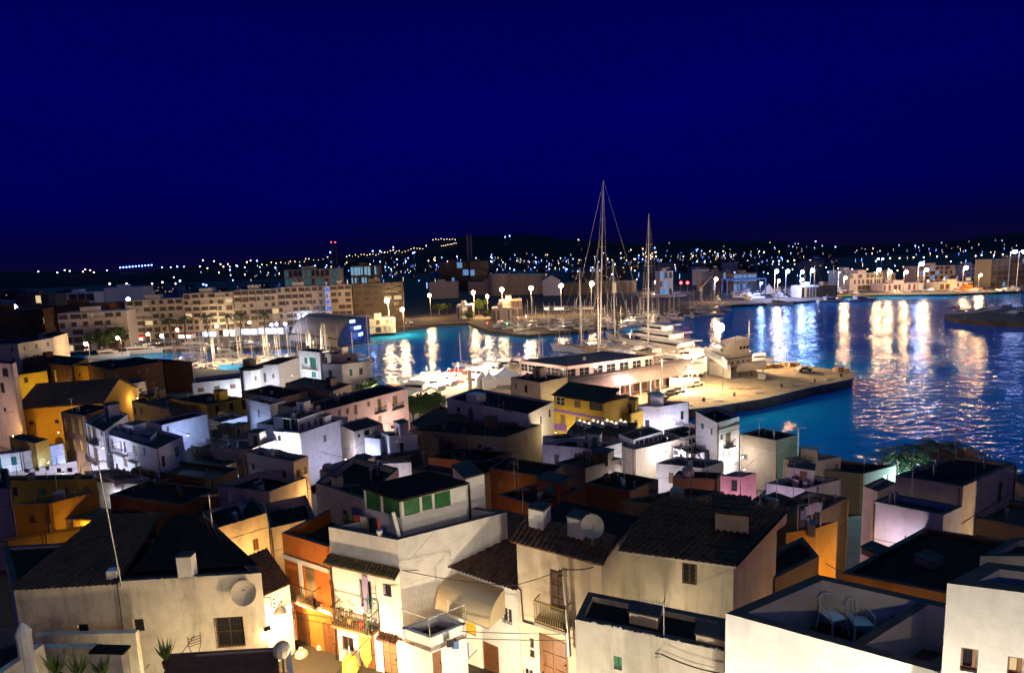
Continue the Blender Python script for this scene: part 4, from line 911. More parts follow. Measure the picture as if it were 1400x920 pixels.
# ---- dark centre ---------------------------------------------------------
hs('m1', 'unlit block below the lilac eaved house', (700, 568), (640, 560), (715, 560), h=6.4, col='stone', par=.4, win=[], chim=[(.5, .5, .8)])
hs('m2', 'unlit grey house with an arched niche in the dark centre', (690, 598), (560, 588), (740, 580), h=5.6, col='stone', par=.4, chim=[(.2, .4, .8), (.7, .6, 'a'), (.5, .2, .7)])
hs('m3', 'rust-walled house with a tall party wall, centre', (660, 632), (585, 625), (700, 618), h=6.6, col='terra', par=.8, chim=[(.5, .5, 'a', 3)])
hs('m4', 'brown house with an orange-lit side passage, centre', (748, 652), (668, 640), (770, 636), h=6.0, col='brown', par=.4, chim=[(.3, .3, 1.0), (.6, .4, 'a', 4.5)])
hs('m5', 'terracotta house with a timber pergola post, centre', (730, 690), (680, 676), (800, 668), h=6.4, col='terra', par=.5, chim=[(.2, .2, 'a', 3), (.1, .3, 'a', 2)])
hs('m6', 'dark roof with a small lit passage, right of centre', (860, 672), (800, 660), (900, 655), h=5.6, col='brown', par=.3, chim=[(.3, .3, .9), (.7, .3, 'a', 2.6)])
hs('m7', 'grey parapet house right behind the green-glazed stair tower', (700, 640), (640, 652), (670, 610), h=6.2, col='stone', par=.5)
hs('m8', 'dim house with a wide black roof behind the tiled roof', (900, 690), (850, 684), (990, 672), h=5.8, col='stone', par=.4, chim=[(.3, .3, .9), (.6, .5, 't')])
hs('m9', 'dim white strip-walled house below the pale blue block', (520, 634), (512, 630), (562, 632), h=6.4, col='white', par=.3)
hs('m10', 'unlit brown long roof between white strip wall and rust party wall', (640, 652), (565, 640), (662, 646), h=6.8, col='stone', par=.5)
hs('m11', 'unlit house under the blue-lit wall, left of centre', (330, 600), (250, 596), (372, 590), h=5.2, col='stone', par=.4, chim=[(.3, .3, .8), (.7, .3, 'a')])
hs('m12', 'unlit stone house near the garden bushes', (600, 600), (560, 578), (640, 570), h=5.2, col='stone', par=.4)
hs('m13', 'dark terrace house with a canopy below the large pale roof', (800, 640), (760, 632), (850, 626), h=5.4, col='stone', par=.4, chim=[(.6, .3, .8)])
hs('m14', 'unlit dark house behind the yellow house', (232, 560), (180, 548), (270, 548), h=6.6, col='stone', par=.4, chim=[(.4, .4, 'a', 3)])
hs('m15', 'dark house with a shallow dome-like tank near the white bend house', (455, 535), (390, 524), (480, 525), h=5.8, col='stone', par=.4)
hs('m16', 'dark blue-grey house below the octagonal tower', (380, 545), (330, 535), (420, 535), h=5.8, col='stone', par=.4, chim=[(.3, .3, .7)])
# ---- dark right ------------------------------------------------------------
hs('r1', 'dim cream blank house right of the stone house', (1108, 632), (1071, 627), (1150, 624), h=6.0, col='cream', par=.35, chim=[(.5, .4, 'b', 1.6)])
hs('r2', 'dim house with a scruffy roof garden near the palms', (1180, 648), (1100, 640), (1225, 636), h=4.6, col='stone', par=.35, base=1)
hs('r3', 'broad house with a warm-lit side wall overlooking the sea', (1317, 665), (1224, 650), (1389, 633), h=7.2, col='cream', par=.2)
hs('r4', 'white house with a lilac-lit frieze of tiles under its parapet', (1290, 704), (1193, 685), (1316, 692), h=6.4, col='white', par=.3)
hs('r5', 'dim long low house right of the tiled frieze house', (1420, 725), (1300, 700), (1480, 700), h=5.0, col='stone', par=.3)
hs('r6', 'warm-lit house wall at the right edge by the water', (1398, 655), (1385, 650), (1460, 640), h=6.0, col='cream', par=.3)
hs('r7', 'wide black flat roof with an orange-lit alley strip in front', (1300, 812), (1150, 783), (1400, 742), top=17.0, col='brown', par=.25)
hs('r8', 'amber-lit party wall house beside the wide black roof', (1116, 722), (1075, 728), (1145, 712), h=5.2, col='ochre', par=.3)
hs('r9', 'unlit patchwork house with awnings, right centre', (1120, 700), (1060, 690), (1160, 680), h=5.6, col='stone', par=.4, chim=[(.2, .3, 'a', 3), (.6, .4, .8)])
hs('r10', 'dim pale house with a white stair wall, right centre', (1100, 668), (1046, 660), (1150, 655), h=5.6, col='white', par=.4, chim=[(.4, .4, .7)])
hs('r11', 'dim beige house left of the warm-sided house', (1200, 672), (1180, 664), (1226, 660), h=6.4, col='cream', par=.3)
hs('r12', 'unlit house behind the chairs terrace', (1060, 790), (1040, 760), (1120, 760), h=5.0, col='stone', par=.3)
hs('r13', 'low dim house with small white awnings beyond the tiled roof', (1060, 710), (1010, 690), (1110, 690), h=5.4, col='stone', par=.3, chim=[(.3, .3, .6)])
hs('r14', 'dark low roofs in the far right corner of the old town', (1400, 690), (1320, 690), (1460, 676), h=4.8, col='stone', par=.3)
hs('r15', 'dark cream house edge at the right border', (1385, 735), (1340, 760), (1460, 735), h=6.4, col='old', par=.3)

hs('f1', 'unlit flat roof in front of the rooftop apartment', (282, 612), (214, 603), (322, 600), h=5.6, col='stone', par=.3, chim=[(.4, .4, .8), (.8, .3, 'd', .5)])
hs('f2', 'unlit flat roof below the long white town house, right', (300, 640), (205, 628), (345, 622), h=5.6, col='stone', par=.3, chim=[(.3, .3, 'a', 3)])
hs('f3', 'low unlit roof in front of the lilac-lit narrow house', (200, 662), (120, 658), (262, 646), h=5.6, col='stone', par=.3, chim=[(.3, .3, .7)])
hs('f4', 'unlit block between the blue-grey wall and the white balcony room', (372, 600), (300, 598), (384, 592), h=4.6, col='stone', par=.3)
hs('f5', 'dark roof below the ochre gable house, centre left', (560, 622), (440, 640), (585, 612), h=5.0, col='stone', par=.3, chim=[(.3, .4, 'd', .6), (.6, .4, .8)])
hs('f6', 'unlit roof in front of the rosy harbour house', (470, 588), (438, 580), (500, 578), h=5.2, col='stone', par=.3)
# ================================================================ HARBOUR BUILDINGS
def top_at(p, px, py):                      # height seen at this pixel over the ground point p
    return aty(px, py, p.y).z
M_TROOF = mat('terminal_roof', (0.20, 0.16, 0.15), 0.9, 0, 0.2, 0.5)
tu = hs('term', 'long white ferry terminal upper storey with a row of tall windows', (775, 501), (711, 493), (892, 486), top=9.35, col='rose', par=.12, base=1.5, roof=M_TROOF, name='ferry_terminal', cat='terminal',
        autoA=(6, 1, 2.2, 1.7), autoB=(13, 1, 2.5, 1.8), akind='win', shut=M_FRAME, dep=.2)
tl = hs('terml', 'lower wing of the ferry terminal with a sloping canopy on white columns', (766, 522), None, (948, 493), top=7.0, depth=3.4, col='rose', par=.0, base=1.5, roof=M_TROOF, name='terminal_wing', cat='terminal')
def term():
    B = tl['B']; t = tl['root']; m = MB(); n = 8
    for k in range(n):
        a, b = k / n, (k + 1) / n; f = lambda s: (3.2 * s, 6.98 - 2.1 * s ** 1.8)
        m.quad(B.pt(0, f(a)[1], f(a)[0]), B.pt(B.len * .97, f(a)[1], f(a)[0]), B.pt(B.len * .97, f(b)[1], f(b)[0]), B.pt(0, f(b)[1], f(b)[0]))
    m.build('canopy', M_TROOF, t)
    for k in range(13):
        p = B.pt(B.len * (.04 + k * .076), 1.9, 3.1); MB().tube(p, p + Vector((0, 0, 3.0)), .13, n=6).build('column', M_FRAME, t)
    for k in range(16):
        u = B.len * (.05 + k * .058); m = MB(); wbox(m, B, u, 2.2, u + 1.7, 4.6, .003, .05); m.build('glazed_door', M_SHUT, t)
term()
# barrel-vaulted marina building with a glass end
def vault():
    D = 228; a = aty(398, 476, D + 22); b = aty(462, 480, D - 6); z0 = 1.3
    ax = (b - a); ax.z = 0; L_ = ax.length; ax.normalize(); n = Vector((ax.y, -ax.x, 0)); Hh = top_at(b, 462, 437) - z0
    t = thing('vaulted_marina_hall', 'brown barrel-vaulted marina hall with three bright blue-white strips at its glass end', 'hall', (b.x, b.y, z0))
    N = 12; W = 11; prof = [(W * (1 - math.cos(math.pi / 2 * k / N)), Hh * math.sin(math.pi / 2 * k / N)) for k in range(N + 1)]
    m = MB()
    for (o0, h0), (o1, h1) in zip(prof, prof[1:]):
        m.quad(*[Vector((0, 0, z0)) + (v).xy.to_3d() + Vector((0, 0, h)) - n * o for v, o, h in ((a, o0, h0), (b, o0, h0), (b, o1, h1), (a, o1, h1))])
    q = Vector((0, 0, z0)); A, B_ = a.xy.to_3d() + q, b.xy.to_3d() + q
    m.quad(A - n * W + Vector((0, 0, Hh)), B_ - n * W + Vector((0, 0, Hh)), B_ - n * 24 + Vector((0, 0, Hh * .9)), A - n * 24 + Vector((0, 0, Hh * .9)))
    m.build('vault', mat('vault_cladding', (.34, .25, .17), .8, 0, .1, .4), t)
    m = MB()
    m.tube(A + n * .05 + Vector((0, 0, Hh * .3)), B_ + n * .05 + Vector((0, 0, Hh * .3)), .25)
    m.build('base_band', M_BLACK, t)
    e_ = MB(); e_.add([B_ + ax * .01 - n * o + Vector((0, 0, h)) for o, h in prof] + [B_ - n * 15 + Vector((0, 0, Hh * .95)), B_ - n * 15], [tuple(range(N + 3))]); gl = e_.build('glass_end', mat('dark_blue_glass', (.03, .06, .16), .2), t)
    for k in range(3):
        x_ = aty(478 + 6 * k, 438 + 9 * k, D - 2); y_ = aty(498, 435 + 9 * k, D + 4)
        s_ = MB(); s_.add([x_, y_, y_ - Vector((0, 0, 1.3)), x_ - Vector((0, 0, 1.1)), x_ + Vector((0, .4, 0)), y_ + Vector((0, .4, 0)), y_ + Vector((0, .4, -1.3)), x_ + Vector((0, .4, -1.1))], [(0, 1, 2, 3), (7, 6, 5, 4), (0, 4, 5, 1), (2, 6, 7, 3)])
        s_.build('lit_strip', mat('blue_white_light', (0, 0, 0), emit=(.35, .5, 1), estr=5), t)
    c0, c1 = aty(466, 436, D - 3), aty(499, 431, D + 5); m = MB()
    for k in range(4):
        x_ = aty(474 + 6 * k, 433 + 9.5 * k, D - 1); y_ = aty(500, 430 + 9.5 * k, D + 6); m.obox(x_ + Vector((0, .3, 0)), (y_ - x_), (0, 3, 0), (0, 0, .3))
    m.build('louvre_slabs', mat('slab_blue', (.1, .14, .3), .6), t)
    p = aty(497, 450, D + 1); light(t, Vector((p.x + 4, p.y - 3, 4)), (.12, .3, 1), 700, 1.0)
vault()
# octagonal white tower house
def octa():
    z = solve(340, 508, 7.4); c = at(340, 506, z); r_ = 2.5; z0 = 1.2
    t = thing('octagonal_house', 'bright white octagonal corner house with a dark cap and rooftop hut', 'house', (c.x, c.y, z0)); c = c + Vector((0, r_ * .6, 0))
    pl = [(c.x + r_ * math.cos(k * math.pi / 4 + .35), c.y + r_ * math.sin(k * math.pi / 4 + .35)) for k in range(8)]
    MB().prism(pl, z0, z).build('walls', M_WHITE, t)
    MB().prism([((x - c.x) * 1.08 + c.x, (y - c.y) * 1.08 + c.y) for x, y in pl], z + .003, z + .5).build('cornice', M_ROOF, t)
    MB().prism([((x - c.x) * .6 + c.x - .8, (y - c.y) * .6 + c.y + 1) for x, y in pl], z + .5, z + 2.2).build('roof_hut', M_STONE, t)
    w2 = Wall(Vector((*pl[6], 0)), Vector((*pl[7], 0)), z0, z, c); m = MB(); wbox(m, w2, .7, z - 2.6, 1.2, z - 1.5, .003, .04); m.build('shutter', M_SHUT, t)
    H['octa'] = dict(root=t, A=w2, B=w2, z=z)
octa()
def pieces(m, one, many, mt, t):
    n = len(m.v) // 8
    if not n: return
    if n > 8: m.build(many, mt, t); return
    for k in range(n): b = MB(); b.add(m.v[k * 8:k * 8 + 8], [tuple(i - k * 8 for i in f) for f in m.f[k * 6:k * 6 + 6]]); b.build(one, mt, t)
# ---- apartment blocks ------------------------------------------------------
M_APW = mat('apartment_window', (0.11, 0.08, 0.06), 0.3)
def apt(label, xl, xr, D, ytl, ytr, floors, bays, col, base=1.3, depth=14, dr=0, lit=0.03, name='apartment_block', cat='apartment block', blank=False, litm=None, hmin=None):
    a = aty(xl, ytl, D); b = aty(xr, ytr, D + dr); zt = (a.z + b.z) / 2
    cen = (a + b) / 2 + Vector((0, depth, 0)); w2 = Wall(a, b, base, zt, cen)
    if w2.n.y > 0: w2.n = -w2.n
    t = thing(name, label, cat, ((a.x + b.x) / 2, a.y, base)); m = MB()
    q = [w2.pt(0, 0), w2.pt(w2.len, 0), w2.pt(w2.len, 0, -depth), w2.pt(0, 0, -depth)]
    m.prism([(p.x, p.y) for p in q], base, zt); m.build('walls', PL[col], t)
    MB().prism([(p.x, p.y) for p in [w2.pt(w2.len * .3, 0, -2), w2.pt(w2.len * .55, 0, -2), w2.pt(w2.len * .55, 0, -7), w2.pt(w2.len * .3, 0, -7)]], zt + .003, zt + 2.2).build('roof_hut', PL[col], t)
    fh = (zt - base) / floors; rr = random.Random(int(xl * 7 + D)); bw_ = w2.len / max(1, bays)
    if not blank:
        for f in range(floors):
            z = base + f * fh
            if f: 
                m = MB(); 
                for k in range(bays):
                    if rr.random() < .86: wbox(m, w2, k * bw_ + .25, z - .1, (k + 1) * bw_ - .25, z + .95, 1.3, 1.42); wbox(m, w2, k * bw_ + .25, z - .18, (k + 1) * bw_ - .25, z - .003, .003, 1.3)
                if m.v: m.build('balcony', PL[col], t)
            m = MB(); l_ = MB()
            for k in range(bays):
                if rr.random() < .12: continue
                for s_, e_ in ((0.06, rr.choice((.5, .8, .94))), (.95, .97)):
                    tgt = l_ if rr.random() < lit else m; wbox(tgt, w2, (k + s_) * bw_, z + .45, (k + e_) * bw_, z + fh * .86, .003, .05)
            pieces(m, 'window', 'glazing', M_APW, t); pieces(l_, 'lit_window', 'lit_glazing', litm or M_LITW, t)
    return t, w2, zt
apt('dim brown apartment block with two balcony rows at the left edge', -60, 58, 250, 428, 421, 5, 8, 'brown', dr=5)
apt('dim brown apartment block second from the left edge', 62, 150, 262, 419, 414, 6, 7, 'brown', dr=5)
apt('cream apartment block behind the floodlit roundabout tree', 79, 172, 238, 431, 423, 5, 6, 'apt', dr=8)
apt('pale apartment block with a column of blue stair lights', 172, 250, 272, 412, 407, 6, 7, 'apt', dr=4)
apt('long pale apartment block with rounded roofline behind the palms', 250, 318, 276, 402, 399, 7, 6, 'apt', dr=3)
apt('pale rosy apartment block in the middle of the waterfront row', 319, 379, 280, 398, 394, 7, 6, 'apt', dr=3)
apt('rosy apartment block with deep balconies beside the blue-lit stair', 379, 444, 284, 393, 391, 7, 7, 'apt', dr=3)
apt('narrow apartment tower with a blue-lit stair strip', 451, 480, 288, 390, 389, 7, 3, 'apt', dr=2)
apt('ochre-brown apartment block with blank gable, right end of the waterfront row', 482, 550, 292, 389, 385, 7, 5, 'stone', dr=4)
apt('glass stair shaft lit blue between two apartment blocks', 444, 451, 283, 392, 391, 7, 1, 'white', dr=1, name='stair_shaft', cat='stair tower', lit=.9, litm=mat('blue_lit', (0, 0, 0), emit=(.12, .25, 1), estr=.7))
apt('office block with rows of dim green-blue lit windows', 388, 462, 430, 370, 366, 5, 12, 'cream', lit=.55, litm=mat('teal_lit', (0, 0, 0), emit=(.25, .6, .7), estr=.12), name='office_block', cat='office block')
apt('office block with three bright bluish window bands', 479, 516, 440, 364, 362, 4, 8, 'stone', lit=.8, litm=mat('bluewhite_lit', (0, 0, 0), emit=(.35, .7, 1), estr=.5), name='office_block', cat='office block')
apt('plain pale blue-lit box building on the left skyline', 142, 193, 420, 394, 392, 3, 5, 'white', lit=.3, blank=True, name='warehouse', cat='warehouse')
apt('low warehouse left of the pale box building', 20, 75, 400, 404, 401, 3, 6, 'stone', lit=.1, name='warehouse', cat='warehouse')
apt('low bluish building under the left skyline lights', 82, 128, 410, 401, 399, 3, 4, 'white', lit=.1, name='warehouse', cat='warehouse')
apt('long low warehouse behind the round oil tanks', 640, 715, 560, 385, 384, 1, 8, 'rose', lit=.1, name='warehouse', cat='warehouse', blank=True)
apt('cream factory shed with a bright lit wall, left of the oil tanks', 586, 625, 520, 386, 385, 1, 5, 'cream', name='warehouse', cat='warehouse', blank=True)
apt('dark industrial block near the twin chimneys', 600, 640, 640, 358, 357, 4, 5, 'stone', lit=.15, litm=M_LITC, name='factory', cat='factory')
apt('grey power station hall beside the twin chimneys', 642, 668, 620, 357, 356, 4, 4, 'stone', lit=.15, litm=M_LITC, name='factory', cat='factory')
apt('pinkish waterfront pavilion with a flat roof by the lamp row', 682, 713, 320, 410, 410, 2, 4, 'rose', lit=.1, name='pavilion', cat='pavilion')
apt('low rosy waterfront office in front of the pavilion', 672, 700, 300, 422, 421, 1, 4, 'rose', lit=.1, name='pavilion', cat='pavilion')
apt('small white kiosk beside the yellow-lit tree', 624, 646, 318, 418, 417, 1, 3, 'white', lit=.5, name='kiosk', cat='kiosk')
apt('cream promenade building with arcades right of the lit hall', 500, 540, 262, 438, 434, 2, 6, 'cream', lit=.5, dr=4, name='arcade_building', cat='building')
apt('long cream harbour office with lit facade on the far right quay', 1162, 1207, 420, 374, 373, 3, 8, 'cream', lit=.15, name='harbour_office', cat='office')
apt('white building with a long lit sign band on the far right quay', 1146, 1176, 460, 370, 369, 2, 5, 'white', lit=.8, litm=mat('signwhite', (0, 0, 0), emit=(.8, .85, 1), estr=2.5), name='shop_building', cat='building')
apt('small cream gabled shop between the far right lamps', 1210, 1224, 430, 374, 373, 2, 3, 'cream', lit=.3, name='shop_building', cat='building')
apt('hotel with a curved end and violet edge light on the far right shore', 1252, 1306, 450, 364, 363, 4, 8, 'rose', lit=.2, litm=M_LITC, name='hotel', cat='hotel')
apt('second pale hotel block behind the far right lamps', 1306, 1352, 480, 363, 362, 4, 6, 'cream', lit=.1, name='hotel', cat='hotel')
apt('blue-lit apartment hotel at the right edge', 1356, 1440, 400, 354, 352, 5, 10, 'stone', lit=.18, litm=M_LITC, name='hotel', cat='hotel')
apt('low cream quay sheds right of the hotel', 1285, 1330, 395, 387, 386, 1, 6, 'cream', lit=.1, name='quay_shed', cat='shed')
apt('low brown beach bar with an orange lit front', 1318, 1344, 385, 394, 394, 1, 4, 'orange', lit=.9, litm=mat('orange_lit', (0, 0, 0), emit=(1, .3, .05), estr=1.5), name='beach_bar', cat='bar')
apt('long low quay wall building left of the beach bar', 1208, 1262, 400, 388, 387, 1, 8, 'rose', lit=.15, name='quay_shed', cat='shed')
apt('boatyard shed with a teal lit front', 1003, 1035, 460, 374, 373, 2, 5, 'stone', lit=.8, litm=M_LITC, name='boatyard_shed', cat='shed')
apt('low dark boatyard building behind the travel lift', 960, 1003, 480, 372, 371, 2, 6, 'stone', lit=.2, litm=M_LITC, name='boatyard_shed', cat='shed')
apt('long dark roofed store behind the far marina', 770, 870, 500, 386, 384, 1, 9, 'stone', lit=.1, name='warehouse', cat='warehouse')
apt('blue-white control building above the red port lights', 902, 920, 440, 371, 370, 3, 3, 'white', lit=.7, litm=M_LITC, name='control_building', cat='building')
apt('white waterfront restaurant wing on the far boatyard quay', 1096, 1120, 372, 391, 391, 1, 6, 'white', lit=.2, name='restaurant', cat='restaurant')
apt('dark timber boathouse at the far quay corner', 1120, 1145, 372, 390, 390, 1, 4, 'brown', lit=.1, name='boathouse', cat='boathouse')
rr = random.Random(5)
kinds = ['dim', 'dark', 'pale', 'brownish', 'squat', 'long', 'narrow', 'plain']
gp = []
def cityb(n, x0, x1, y0, y1, D0, D1, grp):
    for i in range(n):
        px = rr.uniform(x0, x1); D = rr.uniform(D0, D1); hh = rr.uniform(6, 18)
        hz = 358 - (px - 700) * .0384
        a = aty(px, 300, D); wd = rr.uniform(12, 34); t = thing('city_building', '', 'building', (a.x, a.y, 1.3), grp)
        t['label'] = grp_label[grp]
        r_ = rr.uniform(-.3, .3); MB().box(a.x, a.y, 1.3, wd, 12, hh, r_).build('walls', PL[rr.choice(['stone', 'white', 'cream', 'brown', 'stone'])], t)
        m = MB(); c, s_ = math.cos(r_), math.sin(r_)
        for f in range(int(hh // 3)):
            for k in range(int(wd // 3)):
                if rr.random() < .13:
                    u = -wd / 2 + 1 + k * 3; m.obox((a.x + c * u + s_ * 6.02, a.y + s_ * u - c * 6.02, 2.3 + f * 3), (c * 1.1, s_ * 1.1, 0), (s_ * .05, -c * .05, 0), (0, 0, 1.2))
        pieces(m, 'lit_window', 'lit_glazing', rr.choice([M_LITW, M_LITW, M_LITC]), t)
        MB().box(a.x, a.y, 1.3 + hh, wd * .3, 5, 1.5, r_).build('roof_hut', M_STONE, t)
grp_label = {'unlit town buildings on the left skyline': 'small unlit town building among the left skyline roofs',
             'town buildings behind the far marina': 'low town building in the dark band beyond the far marina',
             'town buildings on the right skyline': 'low building of the far town on the right skyline'}
cityb(34, -60, 420, 0, 0, 430, 1000, 'unlit town buildings on the left skyline')
cityb(34, 540, 1010, 0, 0, 560, 1500, 'town buildings behind the far marina')
cityb(22, 900, 1160, 0, 0, 700, 1700, 'town buildings on the right skyline')
# oil tanks
for i, (px, r_, lb) in enumerate(((684, 10, 'left cream round oil tank, half hidden by its neighbour'), (709, 11, 'middle cream round oil tank of the three'), (731, 11, 'right cream round oil tank next to the white gable'))):
    p = aty(px, 386, 540); z = top_at(p, px, 375); t = thing('oil_tank', lb, 'oil tank', (p.x, p.y, 1.3))
    MB().lathe([(r_, 1.3), (r_, z), (r_ * .5, z + .8), (.3, z + 1)], (p.x, p.y, 0), 20).build('shell', M_CREAM, t)
    MB().tube((p.x - r_ - .1, p.y - 3, 1.3), (p.x - r_ - .1, p.y - 3, z + 1), .15).build('ladder', M_GALV, t)
def gable(px0, px1, D, ybase, yt, label):
    a, b = aty(px0, ybase, D), aty(px1, ybase, D); z = top_at(a, (px0 + px1) / 2, yt); m = MB(); t = thing('gabled_store', label, 'store', (a.x, a.y, 1.3)); ze = a.z
    for off in (0, 30):
        m.add([(a.x, a.y + off, 1.3), (b.x, a.y + off, 1.3), (b.x, a.y + off, ze), ((a.x + b.x) / 2, a.y + off, z), (a.x, a.y + off, ze)], [(0, 1, 2, 3, 4)])
    m.build('walls', M_WHITE, t); m = MB(); mx = (a.x + b.x) / 2
    m.quad((a.x - .5, a.y - .5, ze), (mx, a.y - .5, z + .1), (mx, a.y + 30, z + .1), (a.x - .5, a.y + 30, ze)); m.quad((b.x + .5, a.y - .5, ze), (mx, a.y - .5, z + .1), (mx, a.y + 30, z + .1), (b.x + .5, a.y + 30, ze)); m.build('roof', M_GALV, t)
gable(742, 766, 500, 384, 376, 'white gabled store beside the oil tanks')
gable(1040, 1062, 420, 402, 388, 'white tent-roofed hall on the boatyard quay')
# chimneys
for px, lb, yt, D, red in ((455.5, 'left of the two dark chimneys with red beacons', 332, 900, 1), (461, 'right of the two dark chimneys with red beacons', 332, 900, 1), (640.5, 'left of the two pale power station chimneys', 320, 700, 0), (645, 'right of the two pale power station chimneys', 320, 700, 0)):
    p = aty(px, 366, D); z = top_at(p, px, yt); t = thing('chimney_stack', lb, 'chimney', (p.x, p.y, 1.3), 'power station chimneys')
    MB().lathe([(2.0, 1.3), (1.4, z), (1.1, z)], (p.x, p.y, 0), 12).build('shaft', M_CONC, t)
    MB().lathe([(1.7, z - 2), (1.7, z - 1.5)], (p.x, p.y, 0), 12).build('rim', M_IRON, t)
    if red: MB().ball((p.x, p.y, z + .8), .9, 5).build('beacon', M_LR, t)
# ================================================================ STREET LAMPS
def lamp_proto(glow, h=9.5, r_=.55, col=WARM, watts=4000, name='street_lamp', lab='tall street lamp', arm=True, lr=.6):
    def mk():
        t = thing(name, lab, 'street lamp'); m = MB(); m.tube((0, 0, 0), (0, 0, h), .13, .07)
        if arm: m.tube((0, 0, h), (0, -1.2, h + .2), .06)
        m.build('pole', M_GALV, t)
        y = -1.3 if arm else 0
        MB().lathe([(.5, 0), (.3, .25), (.05, .3)], (0, y, h + .25), 8).build('head', M_GALV, t)
        MB().ball((0, y, h), r_, 6).build('globe', glow, t)
        if watts: light(t, (0, y, h - .9), col, watts, lr)
        return t
    return mk
G_SH = 'warm lamps along the far shore'
pcs = Pool(lamp_proto(M_LC, watts=1500, col=(.2, .35, 1), r_=.5), 'tall blue lamps of the right skyline')
pw = Pool(lamp_proto(M_LW, watts=19000, r_=.72, lr=1.2), G_SH); pc = Pool(lamp_proto(M_LC, watts=15000, col=(.22, .38, 1), r_=.65, lr=1.1), 'blue-white lamps along the far shore')
pwn = Pool(lamp_proto(M_LW, watts=2200, r_=.6, h=7.5, lr=.3), 'warm lamps along the marina promenade'); pcn = Pool(lamp_proto(M_LC, watts=2200, col=(.35, .5, 1), r_=.6, h=8, lr=.3), 'cold lamps along the marina promenade')
def put_lamp(pool, px, py, h, label, sc_=1.0, z0=1.3, group=None):
    p = at(px, py, z0 + h * sc_); return pool.put((p.x, p.y + 1.3, z0), 0, label, sc_, group)
LBW = 'warm lamp reflected in the harbour, one of the row on the far shore'
warm_list = [(529, 411, 'warm street lamp in front of the ochre-brown apartment block'), (550, 423, 'short warm lamp at the end of the arcade promenade'), (587, 404, 'lone warm lamp left of the round shore tree'), (647, 400, 'warm lamp beside the yellow-lit tree'), (666, 405, 'small warm lamp right of the yellow-lit tree'),
             (686, 396, 'warm lamp above the flat-roofed pavilion'), (726, 394, 'warm lamp between the pavilion and the white gable'), (767, 391, 'warm lamp above the lit boat covers'), (809, 388, 'warm lamp seen left of the tallest mast'), (896, 385, 'dim warm lamp near the red port lights'), (979, 382, 'warm lamp above the small white customs boat'),
             (1065, 384, 'warm lamp in the boatyard crowd'), (1156, 380, 'warm lamp in front of the long cream harbour office'), (1202, 369, 'warm lamp at the right end of the harbour office'), (1217, 372, 'warm lamp above the small gabled shop'), (1239, 372, 'warm lamp between gabled shop and hotel'),
             (1267, 369, 'warm lamp in front of the curved hotel'), (1321, 366, 'largest warm lamp on the far right shore'), (1341, 376, 'warm lamp right of the largest one, far right')]
def put_lampD(pool, px, py, D, label):
    p = aty(px, py, D); k = (p.z - 1.3) / 9.5; return pool.put((p.x, p.y + 1.3 * k, 1.3), 0, label, k)
for x, y, lb in warm_list:
    if x > 1140: put_lampD(pw, x, y, 376, lb)
    elif x in (1065, 979): put_lampD(pw, x, y, 365, lb)
    elif x in (686, 726, 767, 809): put_lampD(pw, x, y, 318, lb)
    elif x < 700: put_lampD(pw, x, y, {529: 262, 550: 262, 587: 330}.get(x, 325), lb)
    else: put_lamp(pw, x, y, 9.5, lb)
blue_list = [(912, 385, 'blue-white lamp below the control building'), (1062, 371, 'leftmost blue-white floodlight of the boatyard group'), (1077, 371, 'second blue-white floodlight of the boatyard group'), (1097, 372, 'big blue-white floodlight in the boatyard middle'), (1111, 370, 'rightmost blue-white floodlight of the boatyard group'), (1097, 382, 'lower blue-white lamp over the boatyard quay'),
             (1041, 387, 'blue lamp beside the travel lift'), (837, 375, 'blue-white lamp behind the tallest mast'), (753, 362, 'blue lamp above the white gable'), (731, 366, 'blue-white lamp above the oil tanks'), (697, 367, 'pale blue lamp above the left tank'), (680, 368, 'pale blue lamp by the power station'), (1260, 361, 'blue-white globe on the hotel roof')]
for x, y, lb in blue_list:
    if 1030 < x < 1120 or x == 1260: put_lampD(pc, x, y, 372, lb)
    else: put_lamp(pc, x, y, 9.5, lb)
for x, y, z, lb in ((1200, 354, 1.9, 'left blue lamp of the tall pair on the right skyline'), (1206, 354, 1.9, 'right blue lamp of the tall pair on the right skyline'), (1384, 344, 2.6, 'left blue lamp above the hotel at the right edge'), (1396, 344, 2.6, 'right blue lamp above the hotel at the right edge')):
    put_lamp(pcs, x, y, 9.5, lb, z)
prom = [(117, 470, 0, 'warm lamp beside the floodlit roundabout tree'), (161, 462, 0, 'warm lamp right of the floodlit roundabout tree'), (202, 457, 0, 'warm lamp above the red kiosk'), (242, 451, 0, 'warm lamp at the left of the lit restaurant strip'), (296, 446, 0, 'warm lamp in the middle of the restaurant strip'), (341, 441, 0, 'warm lamp over the golden moored cruiser'),
        (221, 459, 1, 'cold lamp left of the moored ketch'), (415, 432, 1, 'left of the two cold lamps over the vaulted hall'), (426, 430, 1, 'right of the two cold lamps over the vaulted hall'), (390, 443, 1, 'cold lamp at the left end of the vaulted hall'), (378, 443, 1, 'cold lamp at the pier head left of the hall'), (371, 444, 1, 'dim cold lamp left of the pier head lamp'), (202, 413, 1, 'cold lamp at the top of the blue stair lights'), (177, 409, 1, 'cold lamp on the roof below the pale box building'), (22, 419, 1, 'cold lamp at the left edge over the brown block')]
for x, y, c, lb in prom:
    if y < 425: put_lamp(pcn, x, y, 8, lb, 2.0)
    else: put_lamp(pcn if c else pwn, x, y, 8 if c else 7.5, lb)
